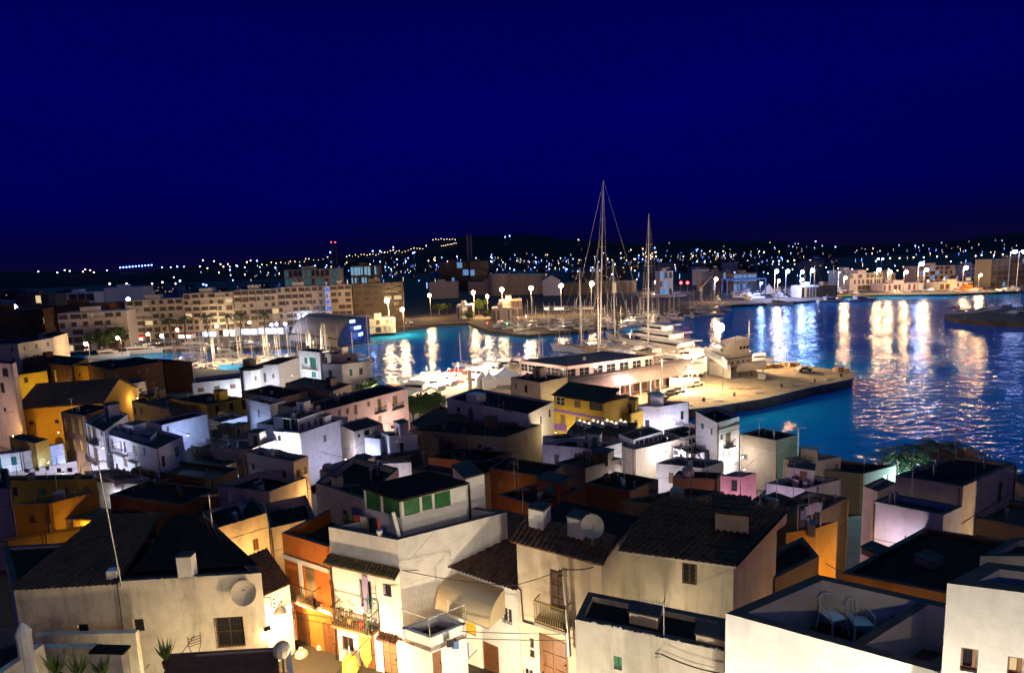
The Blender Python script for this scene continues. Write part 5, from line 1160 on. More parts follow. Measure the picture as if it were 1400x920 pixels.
for x, y, m, lb in ((666, 442, M_LR, 'red navigation light on the far shore point'), (693, 443, M_LG, 'green navigation light on the far shore point'), (931, 387, M_LR, 'left red port light near the control building'), (940, 387, M_LR, 'right red port light near the control building'), (994, 476, M_LR, 'red light on the grey service craft')):
    p = at(x, y, 3.5 if y > 430 else 9); b = MB().tube((p.x, p.y, 1.2), (p.x, p.y, p.z), .08); t = thing('navigation_light', lb, 'navigation light', (p.x, p.y, 1.2)); b.build('post', M_GALV, t); MB().ball((p.x, p.y, p.z + .2), .35 if y > 430 else 1.2, 5).build('lens', m, t)
# the bright quay lamp on the pier
def qlamp():
    b = at(983, 497, 1.9); z = top_at(b, 983, 448); t = thing('quay_lamp', 'brilliant tall quay lamp standing among the work boats on the pier', 'street lamp', (b.x, b.y, 1.9))
    MB().tube((b.x, b.y, 1.9), (b.x, b.y, z + 2.6), .14, .09).build('pole', M_GALV, t)
    m = MB(); 
    for k in (-1, 1): m.tube((b.x, b.y, z + 2.5), (b.x + 1.2 * k, b.y, z + 2.6), .08)
    m.build('cross_arm', M_GALV, t)
    MB().lathe([(.9, .5), (.5, .9), (.1, 1.0)], (b.x, b.y, z), 10).build('hood', M_GALV, t)
    MB().ball((b.x, b.y, z) , 1.3, 8).build('globe', mat('quay_lamp_glow', (0, 0, 0), emit=(1, .75, .5), estr=80), t); light(t, (b.x, b.y - .3, z - 1.6), (1, .62, .28), 52000, .6)
qlamp()
# ================================================================ BOATS
M_HULL = mat('gelcoat_white', (0.78, 0.77, 0.74), 0.25, spec=0.5); M_HULLB = mat('hull_navy', (0.02, 0.03, 0.08), 0.25); M_DECK = mat('teak_deck', (0.42, 0.27, 0.14), 0.7, 0, 0.2, 4)
M_TINT = mat('tinted_window', (0.01, 0.012, 0.016), 0.1); M_MAST = mat('mast_alloy', (0.62, 0.58, 0.52), 0.4, 0.3); M_REDC = mat('red_canvas', (0.5, 0.03, 0.02), 0.8); M_BLC = mat('blue_canvas', (0.04, 0.08, 0.35), 0.8); M_RIG = mat('rigging_wire', (0.5, 0.48, 0.45), 0.5)
def hullmesh(L, B, fb, draft=.5, n=12, rake=.12, sheer=.35):
    m = MB(); st = []
    for i in range(n + 1):
        t = i / n; y = -L / 2 + L * t
        b = B / 2 * (0.82 + .18 * min(1, t * 3)) * (1 - max(0, (t - .45) / .55) ** 2.1)
        b = max(b, .02); z = fb + sheer * fb * t * t
        st.append([(-b, y + rake * L * t * t * .3, z), (-b * .86, y, .1), (-b * .3, y * .97, -draft), (b * .3, y * .97, -draft), (b * .86, y, .1), (b, y + rake * L * t * t * .3, z)])
    for s_ in st: m.v += [Vector(p) for p in s_]
    for i in range(n):
        for k in range(5): a = i * 6 + k; m.f.append((a, a + 1, a + 7, a + 6))
    m.f.append((0, 1, 2, 3, 4, 5)); m.f.append(tuple(n * 6 + k for k in range(6))[::-1])
    d = MB()
    for i in range(n):
        a, b = st[i], st[i + 1]; d.quad((a[0][0], a[0][1], a[0][2] - .05), (a[5][0], a[5][1], a[5][2] - .05), (b[5][0], b[5][1], b[5][2] - .05), (b[0][0], b[0][1], b[0][2] - .05))
    return m, d
def cabin(m, y0, y1, w0, w1, z, h, sl=.5, n=5):
    """tapered deckhouse: rounded plan towards the bow"""
    pts = [(-w0 / 2, y0), (w0 / 2, y0), (w1 / 2, y1 - sl), (w1 / 4, y1), (-w1 / 4, y1), (-w1 / 2, y1 - sl)]
    vs = [(x, y, z) for x, y in pts] + [(x * .9, y0 + (y - y0) * (1 - sl * .18) if y > y0 else y, z + h) for x, y in pts]
    k = len(pts); return m.add(vs, [tuple(range(k))[::-1], tuple(range(k, 2 * k))] + [(i, (i + 1) % k, (i + 1) % k + k, i + k) for i in range(k)])
def sail_proto(L=11, mh=14, hull=M_HULL, lab='sailing boat'):
    def mk():
        t = thing('sailing_boat', lab, 'sailing boat'); h, d = hullmesh(L, L * .3, 1.0); h.build('hull', hull, t); d.build('deck', M_DECK, t)
        c = MB(); cabin(c, -L * .1, L * .22, L * .18, L * .14, 1.0, .45); c.build('cabin', M_HULL, t)
        m = MB(); m.tube((0, L * .12, 1), (0, L * .12, mh), .16, .10); 
        for k in (.42, .7): m.tube((-.9, L * .12, 1 + mh * k), (.9, L * .12, 1 + mh * k), .03, n=4)
        m.build('mast', M_MAST, t); b = MB().tube((0, L * .12, 2.1), (0, -L * .32, 2.1), .07); b.build('boom', M_MAST, t)
        MB().tube((0, L * .08, 2.3), (0, -L * .3, 2.28), .17, .1).build('sail_cover', random.choice([M_BLC, M_DISH]), t)
        r_ = MB(); T = (0, L * .12, mh - .1)
        for q in ((0, L * .5, 1.4), (0, -L * .48, 1.1), (-L * .14, L * .1, 1.1), (L * .14, L * .1, 1.1)): r_.tube(T, q, .018, n=3)
        r_.build('rigging', M_RIG, t); return t
    return mk
def motor_proto(L=13, canvas=None, lab='motor yacht', fly=True):
    def mk():
        t = thing('motor_yacht', lab, 'motor yacht'); h, d = hullmesh(L, L * .3, 1.5, sheer=.5); h.build('hull', M_HULL, t); d.build('deck', M_DECK, t)
        c = MB(); cabin(c, -L * .22, L * .26, L * .23, L * .2, 1.5, 1.25, .9); c.build('saloon', M_HULL, t)
        g_ = MB(); cabin(g_, -L * .2, L * .235, L * .236, L * .206, 1.95, .5, .9); g_.build('side_windows', M_TINT, t)
        if fly:
            f = MB(); cabin(f, -L * .26, L * .1, L * .22, L * .17, 2.78, .55, .6); f.build('flybridge', canvas or M_HULL, t)
            a = MB(); a.tube((-L * .09, -L * .12, 3.3), (-L * .07, -L * .16, 4.3), .06); a.tube((L * .09, -L * .12, 3.3), (L * .07, -L * .16, 4.3), .06); a.tube((-L * .07, -L * .16, 4.3), (L * .07, -L * .16, 4.3), .08); a.lathe([(.28, 0), (.3, .12), (.05, .3)], (0, -L * .16, 4.35), 8); a.build('radar_arch', M_HULL, t)
        r_ = MB()
        for k in range(9):
            y = L * (.1 + .045 * k); b = L * .15 * (1 - max(0, (y / L + .05) / .55) ** 2.1)
            for s_ in (-1, 1): r_.tube((s_ * b, y, 1.75 + .03 * k), (s_ * b, y, 2.45 + .03 * k), .018, n=3)
        r_.build('rails', M_RIG, t); return t
    return mk
# left marina: sailing boats; mast (x, top y, foot y) as they stand in the photo
GS = 'sailing boats moored in the left marina'
p_s = Pool(sail_proto(), GS)
masts = [(241, 467, 494), (255, 463, 496), (259, 469, 499), (267, 457, 497), (272, 455, 499), (276, 463, 502), (284, 460, 503), (290, 462, 500), (293, 462, 501), (305, 470, 489), (319, 467, 487), (325, 466, 488), (333, 464, 488), (358, 443, 493), (365, 448, 488), (371, 447, 489), (383, 448, 488), (392, 452, 487), (401, 439, 494), (406, 448, 495), (411, 440, 484), (426, 434, 478), (433, 450, 480), (447, 459, 478), (486, 453, 485), (504, 430, 495)]
order = ['leftmost', 'second', 'third', 'fourth', 'fifth', 'sixth', 'seventh', 'eighth', 'ninth', 'tenth', 'eleventh', 'twelfth', 'thirteenth', 'fourteenth', 'fifteenth', 'sixteenth', 'seventeenth', 'eighteenth', 'nineteenth', 'twentieth', 'twenty-first', 'twenty-second', 'twenty-third', 'twenty-fourth']
for i, (x, yt, yb) in enumerate(masts):
    p = at(x, yb, .9); z = top_at(p, x, yt); s_ = z / 14
    lb = ('white sailing boat moored before the lit strips of the vaulted hall' if i == 24 else 'white sailing boat with a tall mast right of the vaulted hall' if i == 25 else
          'white sailing boat with a bare lit mast, %s from the left in the marina row' % order[i])
    p_s.put((p.x, p.y, 0), rr.uniform(-.5, .6) + (1.2 if i % 3 == 0 else 0), lb, max(.5, s_))
for i in range(34):
    x = rr.uniform(238, 345) if i % 2 else rr.uniform(345, 470); y = rr.uniform(482, 500) - max(0, (x - 380)) * .08; p = at(x, y, .6)
    p_s.put((p.x, p.y, 0), rr.uniform(-.4, 2.0), 'one of the smaller boats filling the gaps of the left marina', rr.uniform(.55, .95), 'small boats filling the left marina')
# large motor yachts at the left promenade
def bigyacht(px, py, L, rz, label, z=0):
    p = at(px, py, 0); t = motor_proto(L, lab=label)(); t.location = p; t.rotation_euler = (0, 0, rz); return t
bigyacht(195, 483, 22, -1.3, 'dark-windowed motor yacht moored below the red kiosk')
bigyacht(330, 475, 15, -1.4, 'golden-lit flybridge cruiser moored in the middle of the marina')
bigyacht(270, 478, 20, -1.45, 'long white motor yacht lying under the restaurant strip')
bigyacht(345, 478, 12, -1.2, 'small cruiser moored stern-on by the golden cruiser')
bigyacht(150, 489, 14, -1.3, 'low white motor boat moored left of the marina masts')
bigyacht(312, 488, 10, -1.6, 'little white tender cruiser between the marina masts')
# bright boat basin in the centre
GM = 'white motor yachts crowded in the floodlit centre basin'
p_m = Pool(motor_proto(12), GM); p_r = Pool(motor_proto(11, M_REDC), GM)
bs = [(567, 541, 1.2, 0, 'nearest white motor yacht in the bright basin, behind the garden bushes', 1.3), (590, 534, 1.3, 0, 'white motor yacht second from the left in the bright basin', 1.15), (581, 527, 1.5, 0, 'outermost white motor yacht at the left of the bright basin', 1.1), (606, 526, 1.2, 0, 'white motor yacht just left of the red-topped one', 1.0), (611, 536, .9, 0, 'white motor yacht close to the lilac house roof, bright basin', 1.0),
      (618, 521, 1.2, 1, 'white motor yacht with a red canvas top', 1.0), (637, 523, 1.4, 1, 'small motor yacht with a red top beside the lit pillar', .8), (648, 528, .8, 0, 'white motor yacht between the lit pillar and the sheds', 1.0), (655, 519, 1.1, 0, 'white motor yacht at the right of the lit pillar', 1.1), (668, 512, 1.3, 0, 'white motor yacht berthed by the wooden jetty', 1.1), (684, 506, 1.4, 0, 'white motor yacht nearest the terminal corner', 1.1), (628, 532, .4, 1, 'low boat with a red cover right behind the lilac house', .7),
      (640, 514, 1.5, 0, 'small white boat at the outer edge of the bright basin', .8), (662, 528, 2.2, 0, 'white cruiser in front of the wooden jetty', 1.0), (598, 541, .6, 0, 'white launch half hidden by the garden bushes', .9)]
for x, y, rz, red, lb, s_ in bs:
    p = at(x, y, 0); (p_r if red else p_m).put((p.x, p.y, 0), rz, lb, s_)
for x, yt, yb, lb in ((604, 504, 517, 'thin-masted small sailing boat at the left of the bright basin'), (634, 455, 497, 'white ketch mast boat in front of the light streaks, left'), (690, 470, 499, 'pale sailing boat near the wooden jetty end'), (637, 505, 520, 'thin mast boat by the lit pillar'), (711, 480, 498, 'sailing boat behind the terminal corner'), (742, 455, 490, 'sailing boat behind the terminal roof, left of the great yachts'), (745, 462, 493, 'second sailing boat behind the terminal roof'), (769, 452, 486, 'sailing boat near the foot of the long forestays')):
    p = at(x, yb, .9); z = top_at(p, x, yt); dup(p_s.p, (p.x, p.y, 0), rr.uniform(.8, 1.6), lb, 'sailing boats beside the ferry terminal', z / 14)
def pillar():
    b = at(643, 536, 1.9); z = top_at(b, 643, 508); t = thing('quay_pillar', 'floodlit yellow pillar at the head of the boat basin', 'pillar', (b.x, b.y, 1.5)); MB().box(b.x, b.y, 1.5, .9, .9, z - 1.5, .3).build('shaft', M_CREAM, t); MB().lathe([(.6, 0), (.5, .2), (.1, .5)], (b.x, b.y, z), 8).build('cap', M_CREAM, t)
    j = thing('wooden_jetty', 'long timber jetty with pale railing at the edge of the bright basin', 'jetty', at(680, 508, 1)); a, b = at(655, 504, 1.2), at(712, 510, 1.2); d = b - a; MB().obox((a.x, a.y, .9), (d.x, d.y, 0), (0, 2.2, 0), (0, 0, .25)).build('deck', M_DECK, j)
    m = MB()
    for k in range(9): q = a + d * k / 8; m.tube((q.x, q.y, -1), (q.x, q.y, 2.0), .12)
    m.build('piles', M_BWOOD, j)
    gl = thing('globe_lamp', 'round white globe lamp at the left of the lit pillar', 'street lamp', at(622, 528, 1.5)); q = at(622, 528, 1.5); z = top_at(q, 622, 510); MB().tube(q, (q.x, q.y, z), .05).build('pole', M_GALV, gl); MB().ball((q.x, q.y, z), .32, 7).build('globe', M_LW, gl)
pillar()
for x, y, lb in ((660, 521, 'white storage tent left of the jetty'), (669, 522, 'white storage tent right beside the first'), (690, 516, 'broad white quay tent before the terminal')):
    a = at(x, y + 8, 1.9); t = thing('quay_tent', lb, 'tent', (a.x, a.y, 1.9), 'white tents on the quay'); s_ = 2.0 if x < 680 else 4.5
    MB().box(a.x, a.y, 1.9, s_ * 1.6, s_, 2.3, .2).build('walls', M_FRAME, t); MB().lathe([(s_ * 1.05, 0), (s_ * .3, 1.1), (.05, 1.8)], (a.x, a.y, 4.2), 4).build('peak_roof', M_FRAME, t)
# superyachts under sail rig
def sloop(label, foot, ytop, L, rz, mizzen=None, xt=None, hull=M_HULL, slim=False):
    p = at(*foot, 2.4); z = aty(xt or foot[0], ytop, p.y); t = thing('sailing_superyacht', label, 'sailing yacht', (p.x, p.y, 0)); mh = z.z
    h, d = hullmesh(L, L * .19, 2.0, n=16, sheer=.35); c, s_ = math.cos(rz), math.sin(rz)
    def X(mb):
        mb.v = [Vector((v.x * c - (v.y - L * .1) * s_ + p.x, v.x * s_ + (v.y - L * .1) * c + p.y, v.z)) for v in mb.v]; return mb
    X(h).build('hull', hull, t); X(d).build('deck', M_DECK, t); m = MB(); cabin(m, -L * .22, L * .02, L * .11, L * .08, 2.0, 1.1, 1); X(m).build('deckhouse', M_HULL, t)
    m = MB(); cabin(m, -L * .2, 0, L * .113, L * .083, 2.4, .4, 1); X(m).build('windows', M_TINT, t)
    top = Vector(((z.x - p.x), 0, mh)); top = Vector((z.x, p.y, mh)); ft = Vector((p.x, p.y, 2))
    m = MB(); m.tube(ft, top, .28, .14, 8)
    for k in (.25, .45, .62, .78): q = ft.lerp(top, k); m.tube(q - Vector((c, s_, 0)) * (2.6 - 2 * k), q + Vector((c, s_, 0)) * (2.6 - 2 * k), .07, n=4)
    m.build('mast', M_MAST, t)
    def B_(y, zz=2.3, x=0): return Vector((x * c - (y - L * .1) * s_ + p.x, x * s_ + (y - L * .1) * c + p.y, zz))
    MB().tube(ft + Vector((0, 0, 2)), B_(-L * .3, 4), .25, .2).build('boom', M_MAST, t)
    r_ = MB()
    for q in (B_(L * .5), B_(-L * .48), B_(L * .1, 2.2, L * .09), B_(L * .1, 2.2, -L * .09)): r_.tube(top, q, .03 if slim else .05, n=4)
    q2 = ft.lerp(top, .72); r_.tube(q2, B_(L * .38), .05, n=4)
    r_.build('rigging', M_RIG, t); return t
sloop('great sloop with the tallest mast of all, behind the terminal roof', (820, 478), 247, 44, .55, xt=825)
sloop('great sloop with the second tallest mast beside the white superyacht', (886, 474), 293, 30, .05, xt=887, slim=True)
sloop('blue-lit cutter with fanned forestays left of the tallest mast', (795, 472), 367, 27, 1.1, xt=792)
sloop('sloop whose mast stands close on the left of the tallest one', (818, 484), 359, 24, .5, xt=817)
sloop('slender far sloop with mast between the two great ones', (841, 466), 355, 22, .4, xt=838)
def superyacht():
    L = 44; p = at(922, 486, 0); rz = .50; t = thing('superyacht', 'white four-deck superyacht with two radar domes lying stern-to at the pier', 'superyacht', (p.x, p.y, 0)); c, s_ = math.cos(rz), math.sin(rz)
    def X(mb):
        mb.v = [Vector((v.x * c - (v.y + 12) * s_ + p.x, v.x * s_ + (v.y + 12) * c + p.y, v.z)) for v in mb.v]; return mb
    h, d = hullmesh(L, 9, 3.2, n=16, sheer=.5, draft=1); X(h).build('hull', M_HULL, t); X(d).build('deck', M_DECK, t)
    for i, (y0, y1, w0, z) in enumerate(((-17, 11, 7.6, 3.2), (-13, 8, 6.8, 5.5), (-9, 4, 5.6, 7.7))):
        m = MB(); cabin(m, y0, y1, w0, w0 * .75, z, 2.05, 2.5); X(m).build('deckhouse', M_HULL, t)
        m = MB(); cabin(m, y0 + .3, y1 - .1, w0 + .06, w0 * .75 + .06, z + .8, .75, 2.5); X(m).build('window_band', M_TINT, t)
        m = MB(); cabin(m, y0 - 3.0, y1 - 1, w0 + 1.0, w0 * .8, z + 2.06, .22, 2); X(m).build('overhang', M_HULL, t)
        m = MB(); 
        for k in range(9): x = -w0 / 2 + .5 + k * (w0 - 1) / 8; m.tube((x, y0 - 2.7, z), (x, y0 - 2.7, z + 1.0), .04, n=4)
        m.tube((-w0 / 2 + .4, y0 - 2.7, z + 1), (w0 / 2 - .4, y0 - 2.7, z + 1), .05); X(m).build('aft_rail', M_GALV, t)
        m = MB(); m.box(0, y0 - .06, z + .25, w0 * .62, .06, 1.4); X(m).build('lit_saloon_door', mat('saloon_light', (0, 0, 0), emit=(1, .8, .6), estr=1.6), t)
    m = MB(); m.lathe([(1.2, 0), (.5, 1.6), (.4, 3.2)], (0, -2, 9.9), 8); m.tube((0, -2, 12), (0, -2, 16.5), .07); X(m).build('radar_mast', M_HULL, t)
    for x in (-1.5, 1.5): m = MB(); m.tube((0, -2, 11), (x, -2, 11.8), .2); m.ball((x, -2, 12.7), 1.0, 8); X(m).build('radar_dome', M_DISH, t)
    light(t, Vector((p.x + 6, p.y - 24, 10)), (1, .84, .78), 9000, .8)
superyacht()
# work craft and trucks on the pier
def pierstuff():
    t = thing('service_barge', 'pale landing barge with a raised loading ramp on the pier', 'barge', at(975, 505, 1.9)); p = at(985, 512, 1.9)
    m = MB(); a, b = at(970, 513, 1.9), at(999, 520, 1.9); d = b - a; m.obox((a.x, a.y, 2.2), (d.x, d.y, 0), (1.2, 5, 0), (0, 0, 3.3)); m.build('bow_box', M_DISH, t)
    q0 = at(962, 484, 6.5); q1 = at(994, 505, 5.2); d = q1 - q0; m = MB(); m.obox(q0, d, (1.5, 3.5, .6), (0, 0, .9)); m.build('ramp', M_FRAME, t)
    w2 = MB(); w2.obox((a.x + .5, a.y - .03, 4.3), (d.x * .2, 0, 0), (0, .03, 0), (0, 0, .5)); w2.build('window', M_TINT, t)
    t = thing('truck_trailer', 'white lorry trailer parked on the pier left of the landing barge', 'trailer', at(953, 520, 1.9)); a, b = at(944, 518, 1.9), at(962, 516, 1.9); d = b - a
    MB().obox((a.x, a.y, 2.9), (d.x, d.y, 0), (.6, 2.4, 0), (0, 0, 2.6)).build('box_body', M_HULL, t); m = MB()
    for k in (.15, .3, .8): q = a + d * k; m.lathe([(.5, 0), (.5, .3)], (q.x, q.y - .05, 2.4), 10, (0, 1, 0))
    m.build('wheels', M_BLACK, t)
    t = thing('pickup_boat_trailer', 'white cabin boat on blocks at the left of the lorry trailer', 'boat', at(930, 524, 1.9)); dd = motor_proto(7.5, lab='x')()
    for ch in list(dd.children): ch.parent = t
    bpy.data.objects.remove(dd); t.rotation_euler = (0, 0, 1.9); t.location = at(935, 526, 2.2)
    t = thing('workboat', 'bulky cream work ship with sloping bow block and rails beside the quay lamp', 'work ship', at(1010, 500, 1.9)); m = MB(); a = at(990, 512, 1.9); b = at(1028, 506, 1.9); d = b - a; n = Vector((-d.y, d.x, 0)).normalized(); dx = Vector((d.x, d.y, 0))
    m.obox((a.x, a.y, 1.95), dx, n * 6, (0, 0, 4.2)); m.build('lower_block', M_CREAM, t)
    m = MB(); o = Vector((a.x, a.y, 6.15)) + n * 1; m.add([o, o + dx, o + dx + n * 4, o + n * 4, o + dx * .45 + Vector((0, 0, 3.6)), o + dx + Vector((0, 0, 4.2)), o + dx + n * 4 + Vector((0, 0, 4.2)), o + dx * .45 + n * 4 + Vector((0, 0, 3.6))], [(0, 1, 5, 4), (1, 2, 6, 5), (2, 3, 7, 6), (3, 0, 4, 7), (4, 5, 6, 7)]); m.build('sloping_house', M_CREAM, t)
    m = MB()
    for k in range(6): q = o + dx * (.5 + .1 * k) + Vector((0, 0, 3.7 + .1 * k)); m.tube(q, q + Vector((0, 0, 1)), .05)
    m.tube(o + dx + Vector((0, 0, 4)), o + dx + Vector((0, 0, 8.5)), .14); m.tube(o + dx * .85 + Vector((0, 0, 5)), o + dx * 1.1 + Vector((0, 0, 5)), .08); m.build('rails_and_mast', M_GALV, t)
    m = MB()
    for k in range(3): m.obox(o + dx * (.55 + .12 * k) + Vector((0, 0, 1.6)) - n * 1.05, dx * .07, n * .06, (0, 0, .7))
    m.build('window', M_TINT, t)
    m = MB(); q = o + dx * .1 + n * 1.2; m.obox(q + Vector((0, 0, .003)), dx * .32, n * 3, (0, 0, 2.3)); m.build('bridge', M_HULL, t)
    m = MB(); m.obox(q + Vector((0, 0, 1.2)) - n * .02, dx * .32, n * .02, (0, 0, .6)); m.build('bridge_windows', M_TINT, t)
    m = MB(); m.tube(o + dx * .3 + n * 2 + Vector((0, 0, 2.3)), o - dx * .25 + n * 1 + Vector((0, 0, 5.2)), .22); m.build('boom', M_HULL, t)
    for k in range(5): m = MB(); c_ = a + dx * (.1 + .19 * k) - n * .02; m.lathe([(.28, 0), (.28, .05)], (c_.x, c_.y, 4.6), 10, -n); m.build('porthole', M_TINT, t)
    m = MB(); m.obox((a.x, a.y, 3.0), dx, -n * .25, (0, 0, .3)); m.obox((a.x, a.y, 5.6), dx, -n * .2, (0, 0, .2)); m.build('rubbing_strake', M_BLACK, t)
    t = thing('gangway', 'long cream passenger gangway lying on the pier right of the work ship', 'gangway', at(1030, 512, 1.9)); a, b = at(1008, 512, 2.6), at(1048, 508, 2.6); d = b - a; m = MB().obox((a.x, a.y, 3.2), (d.x, d.y, 0), (.4, 2, 0), (0, 0, 1.9)); m.build('box_tunnel', M_CREAM, t)
    m = MB()
    for k in (.1, .5, .9): q = a + d * k; m.tube((q.x, q.y, 1.9), (q.x + .2, q.y + 1, 3.2), .12)
    m.build('legs', M_BLACK, t)
    for i, (x, y, lb) in enumerate(((1062, 502, 'stack of yellowish pallets at the outer pier edge'), (1072, 500, 'pale bundle of crates next to the pallets on the pier'), (1084, 501, 'rubble heap of fenders near the outer pier edge'), (1042, 503, 'low pale crate left of the pallet stack on the pier'), (1153, 508, 'dark crate group at the tip of the pier'))):
        a = at(x, y, 1.9); t = thing('cargo_pile', lb, 'cargo', a); m = MB()
        for k in range(5): m.box(a.x + rr.uniform(-1.8, 1.8), a.y + rr.uniform(-.8, .8), 1.905 + .003 * k, rr.uniform(.8, 1.8), rr.uniform(.8, 1.4), rr.uniform(.5, 1.2), rr.uniform(0, 3))
        m.build('crates', M_DECK if i != 1 else M_DISH, t)
        m = MB().tube((a.x - 1.5, a.y, 2.9), (a.x + 1.5, a.y, 3.0), .05); m.build('strap', M_BLACK, t)
pierstuff()
# far marina crowd
def crowd(n, x0, x1, f, grp, lab, pool_s, prob, sc0, sc1):
    for i in range(n):
        x = rr.uniform(x0, x1); y = f(x) + rr.uniform(-13, -1); p = at(x, y, 0.2)
        (p_s if rr.random() < prob else p_m).put((p.x, p.y, .6), rr.uniform(0, 3.1), lab, rr.uniform(sc0, sc1), grp)
fy = lambda x: 456 - max(0, (x - 820)) * .15 if x > 700 else 446 + (x - 650) * .2
crowd(95, 668, 985, fy, 'boats packed in the far marina', 'one of the small boats packed in the dark far marina', None, .62, .7, 1.0)
fz = lambda x: 412 - (x - 1040) * .05
crowd(26, 1000, 1145, fz, 'boats laid up in the blue-lit boatyard', 'one of the white boats laid up in the blue-lit boatyard', None, .15, .9, 1.6)
crowd(46, 1148, 1400, lambda x: 405 - (x - 1148) * .01, 'small boats along the far right quay', 'one of the small boats along the far right quay', None, .3, .5, .8)
crowd(16, 1300, 1400, lambda x: 437, 'boats behind the right breakwater', 'one of the small boats moored behind the right breakwater', None, .3, .6, .9)
bigyacht(905, 408, 34, -1.7, 'large white yacht under the red port lights'); bigyacht(1090, 402, 30, -1.5, 'large white cruiser laid up in the boatyard'); bigyacht(1012, 404, 26, -1.6, 'white yacht in the travel lift frame')
bigyacht(1136, 413, 16, -1.6, 'white fishing boat at the far quay, left of the lamp streak'); bigyacht(1178, 412, 18, -1.5, 'white fishing boat at the far quay, right of the lamp streak')
bigyacht(950, 498, 17, 2.4, 'bright white motor yacht berthed between the superyacht and the landing barge'); bigyacht(934, 502, 14, 2.3, 'white flybridge boat berthed just under the superyacht stern'); bigyacht(872, 487, 15, 1.9, 'white day boat lying before the second great sloop'); bigyacht(700, 503, 15, 1.2, 'white motor yacht moored at the outer corner of the terminal quay')
bigyacht(982, 413, 9, 3.1, 'small blue-white lit customs boat under the warm lamp'); bigyacht(1064, 417, 16, -1.9, 'dark-hulled boat moored off the boatyard above the light streak')
def lift():
    t = thing('travel_lift', 'blue steel travel lift frame straddling a yacht in the boatyard', 'boat lift', at(1020, 402, 1.3)); m = MB(); c = at(1020, 404, 1.3)
    for x in (-14, 0, 14):
        for y in (0, 10): m.tube((c.x + x, c.y + y, 1.3), (c.x + x, c.y + y, 13), .5)
    for y in (0, 10): m.tube((c.x - 14, c.y + y, 13), (c.x + 14, c.y + y, 13), .6)
    m.build('frame', mat('lift_blue', (.08, .16, .42), .5), t)
    k = thing('harbour_crane', 'thin harbour crane mast with a raised jib at the boatyard', 'crane', at(958, 410, 1.3)); c = at(958, 410, 1.3); m = MB(); m.tube((c.x, c.y, 1.3), (c.x, c.y, 10), .5); m.build('tower', M_GALV, k); MB().tube((c.x, c.y, 9), (c.x + 7, c.y, 17), .35).build('jib', M_GALV, k)
    MB().box(c.x, c.y, 7, 2, 2, 2.4).build('cab', M_DISH, k)
lift()
# ================================================================ TREES
M_LEAF = mat('tree_leaves', (0.07, 0.11, 0.025), 0.8, 0, 0.5, 3); M_TRUNK = mat('tree_trunk', (0.12, 0.08, 0.05), 0.9, 0, .4, 5); M_PALM = mat('palm_fronds', (0.06, 0.10, 0.035), 0.7, 0, 0.4, 4); M_GRASSY = mat('garden_leaves', (0.05, 0.12, 0.03), 0.8, 0, 0.6, 2)
def leaves(m, c, r, n, ls, rg, sq=.75):
    for _ in range(n):
        while 1:
            v = Vector((rg.uniform(-1, 1), rg.uniform(-1, 1), rg.uniform(-1, 1)))
            if .35 < v.length < 1: break
        p = Vector(c) + Vector((v.x * r, v.y * r, v.z * r * sq)); a = Vector((rg.uniform(-1, 1), rg.uniform(-1, 1), rg.uniform(-.6, 1))).normalized(); b = a.orthogonal().normalized(); q = a.cross(b)
        m.quad(p - b * ls, p - q * ls * .6, p + b * ls, p + q * ls * .6)
def tree(p, h, r, label, lm=None, cl=7, n=130, ls=None, name='tree'):
    rg = random.Random(int(p.x * 10 + h)); t = thing(name, label, 'tree', p); tr = MB(); top = Vector((p.x, p.y, p.z + h * .55)); tr.tube(p, top, r * .1, r * .06, 7); cr_ = MB()
    for k in range(cl):
        a = rg.uniform(0, 6.3); rr_ = rg.uniform(.25, .75) * r; c = Vector((p.x + rr_ * math.cos(a), p.y + rr_ * math.sin(a), p.z + h * rg.uniform(.55, .85))); tr.tube(top - Vector((0, 0, h * .15)), c, r * .04, r * .015, 5); leaves(cr_, c, r * rg.uniform(.35, .55), n, ls or r * .07, rg)
    tr.build('trunk', M_TRUNK, t); cr_.build('crown', lm or M_LEAF, t); return t
def palm_proto(h=7, fr=2.6, lm=None):
    def mk():
        rg = random.Random(3); t = thing('palm_tree', 'palm', 'palm tree'); m = MB()
        for k in range(6): m.tube((.06 * k * k * .2, 0, h * k / 6), (.06 * (k + 1) ** 2 * .2, 0, h * (k + 1) / 6), .24 - .015 * k, .22 - .015 * k, 7)
        m.build('trunk', M_TRUNK, t); f = MB(); o = Vector((.4, 0, h))
        for k in range(26):
            a = k * 2.4; el = rg.uniform(-.5, 1.2); L_ = fr * rg.uniform(.85, 1.1); pts = []
            for s_ in range(7):
                u = s_ / 6; pts.append(o + Vector((math.cos(a) * L_ * u * math.cos(el * (1 - u * .5)), math.sin(a) * L_ * u * math.cos(el * (1 - u * .5)), L_ * (u * math.sin(el) - .75 * u * u))))
            sd = Vector((-math.sin(a), math.cos(a), 0))
            for i_, (q0, q1) in enumerate(zip(pts, pts[1:])):
                f.tube(q0, q1, .025, n=3)
                for v in (0, .5):
                    q = q0.lerp(q1, v); ll = .55 * math.sin(math.pi * (i_ + v + .6) / 7)
                    for s2 in (-1, 1): e2 = q + sd * s2 * ll + (q1 - q0).normalized() * .25 - Vector((0, 0, .2)); f.add([q, q + (q1 - q0) * .3, e2], [(0, 1, 2)])
        f.build('fronds', lm or M_PALM, t); return t
    return mk
pp = Pool(palm_proto(), 'palms along the marina promenade')
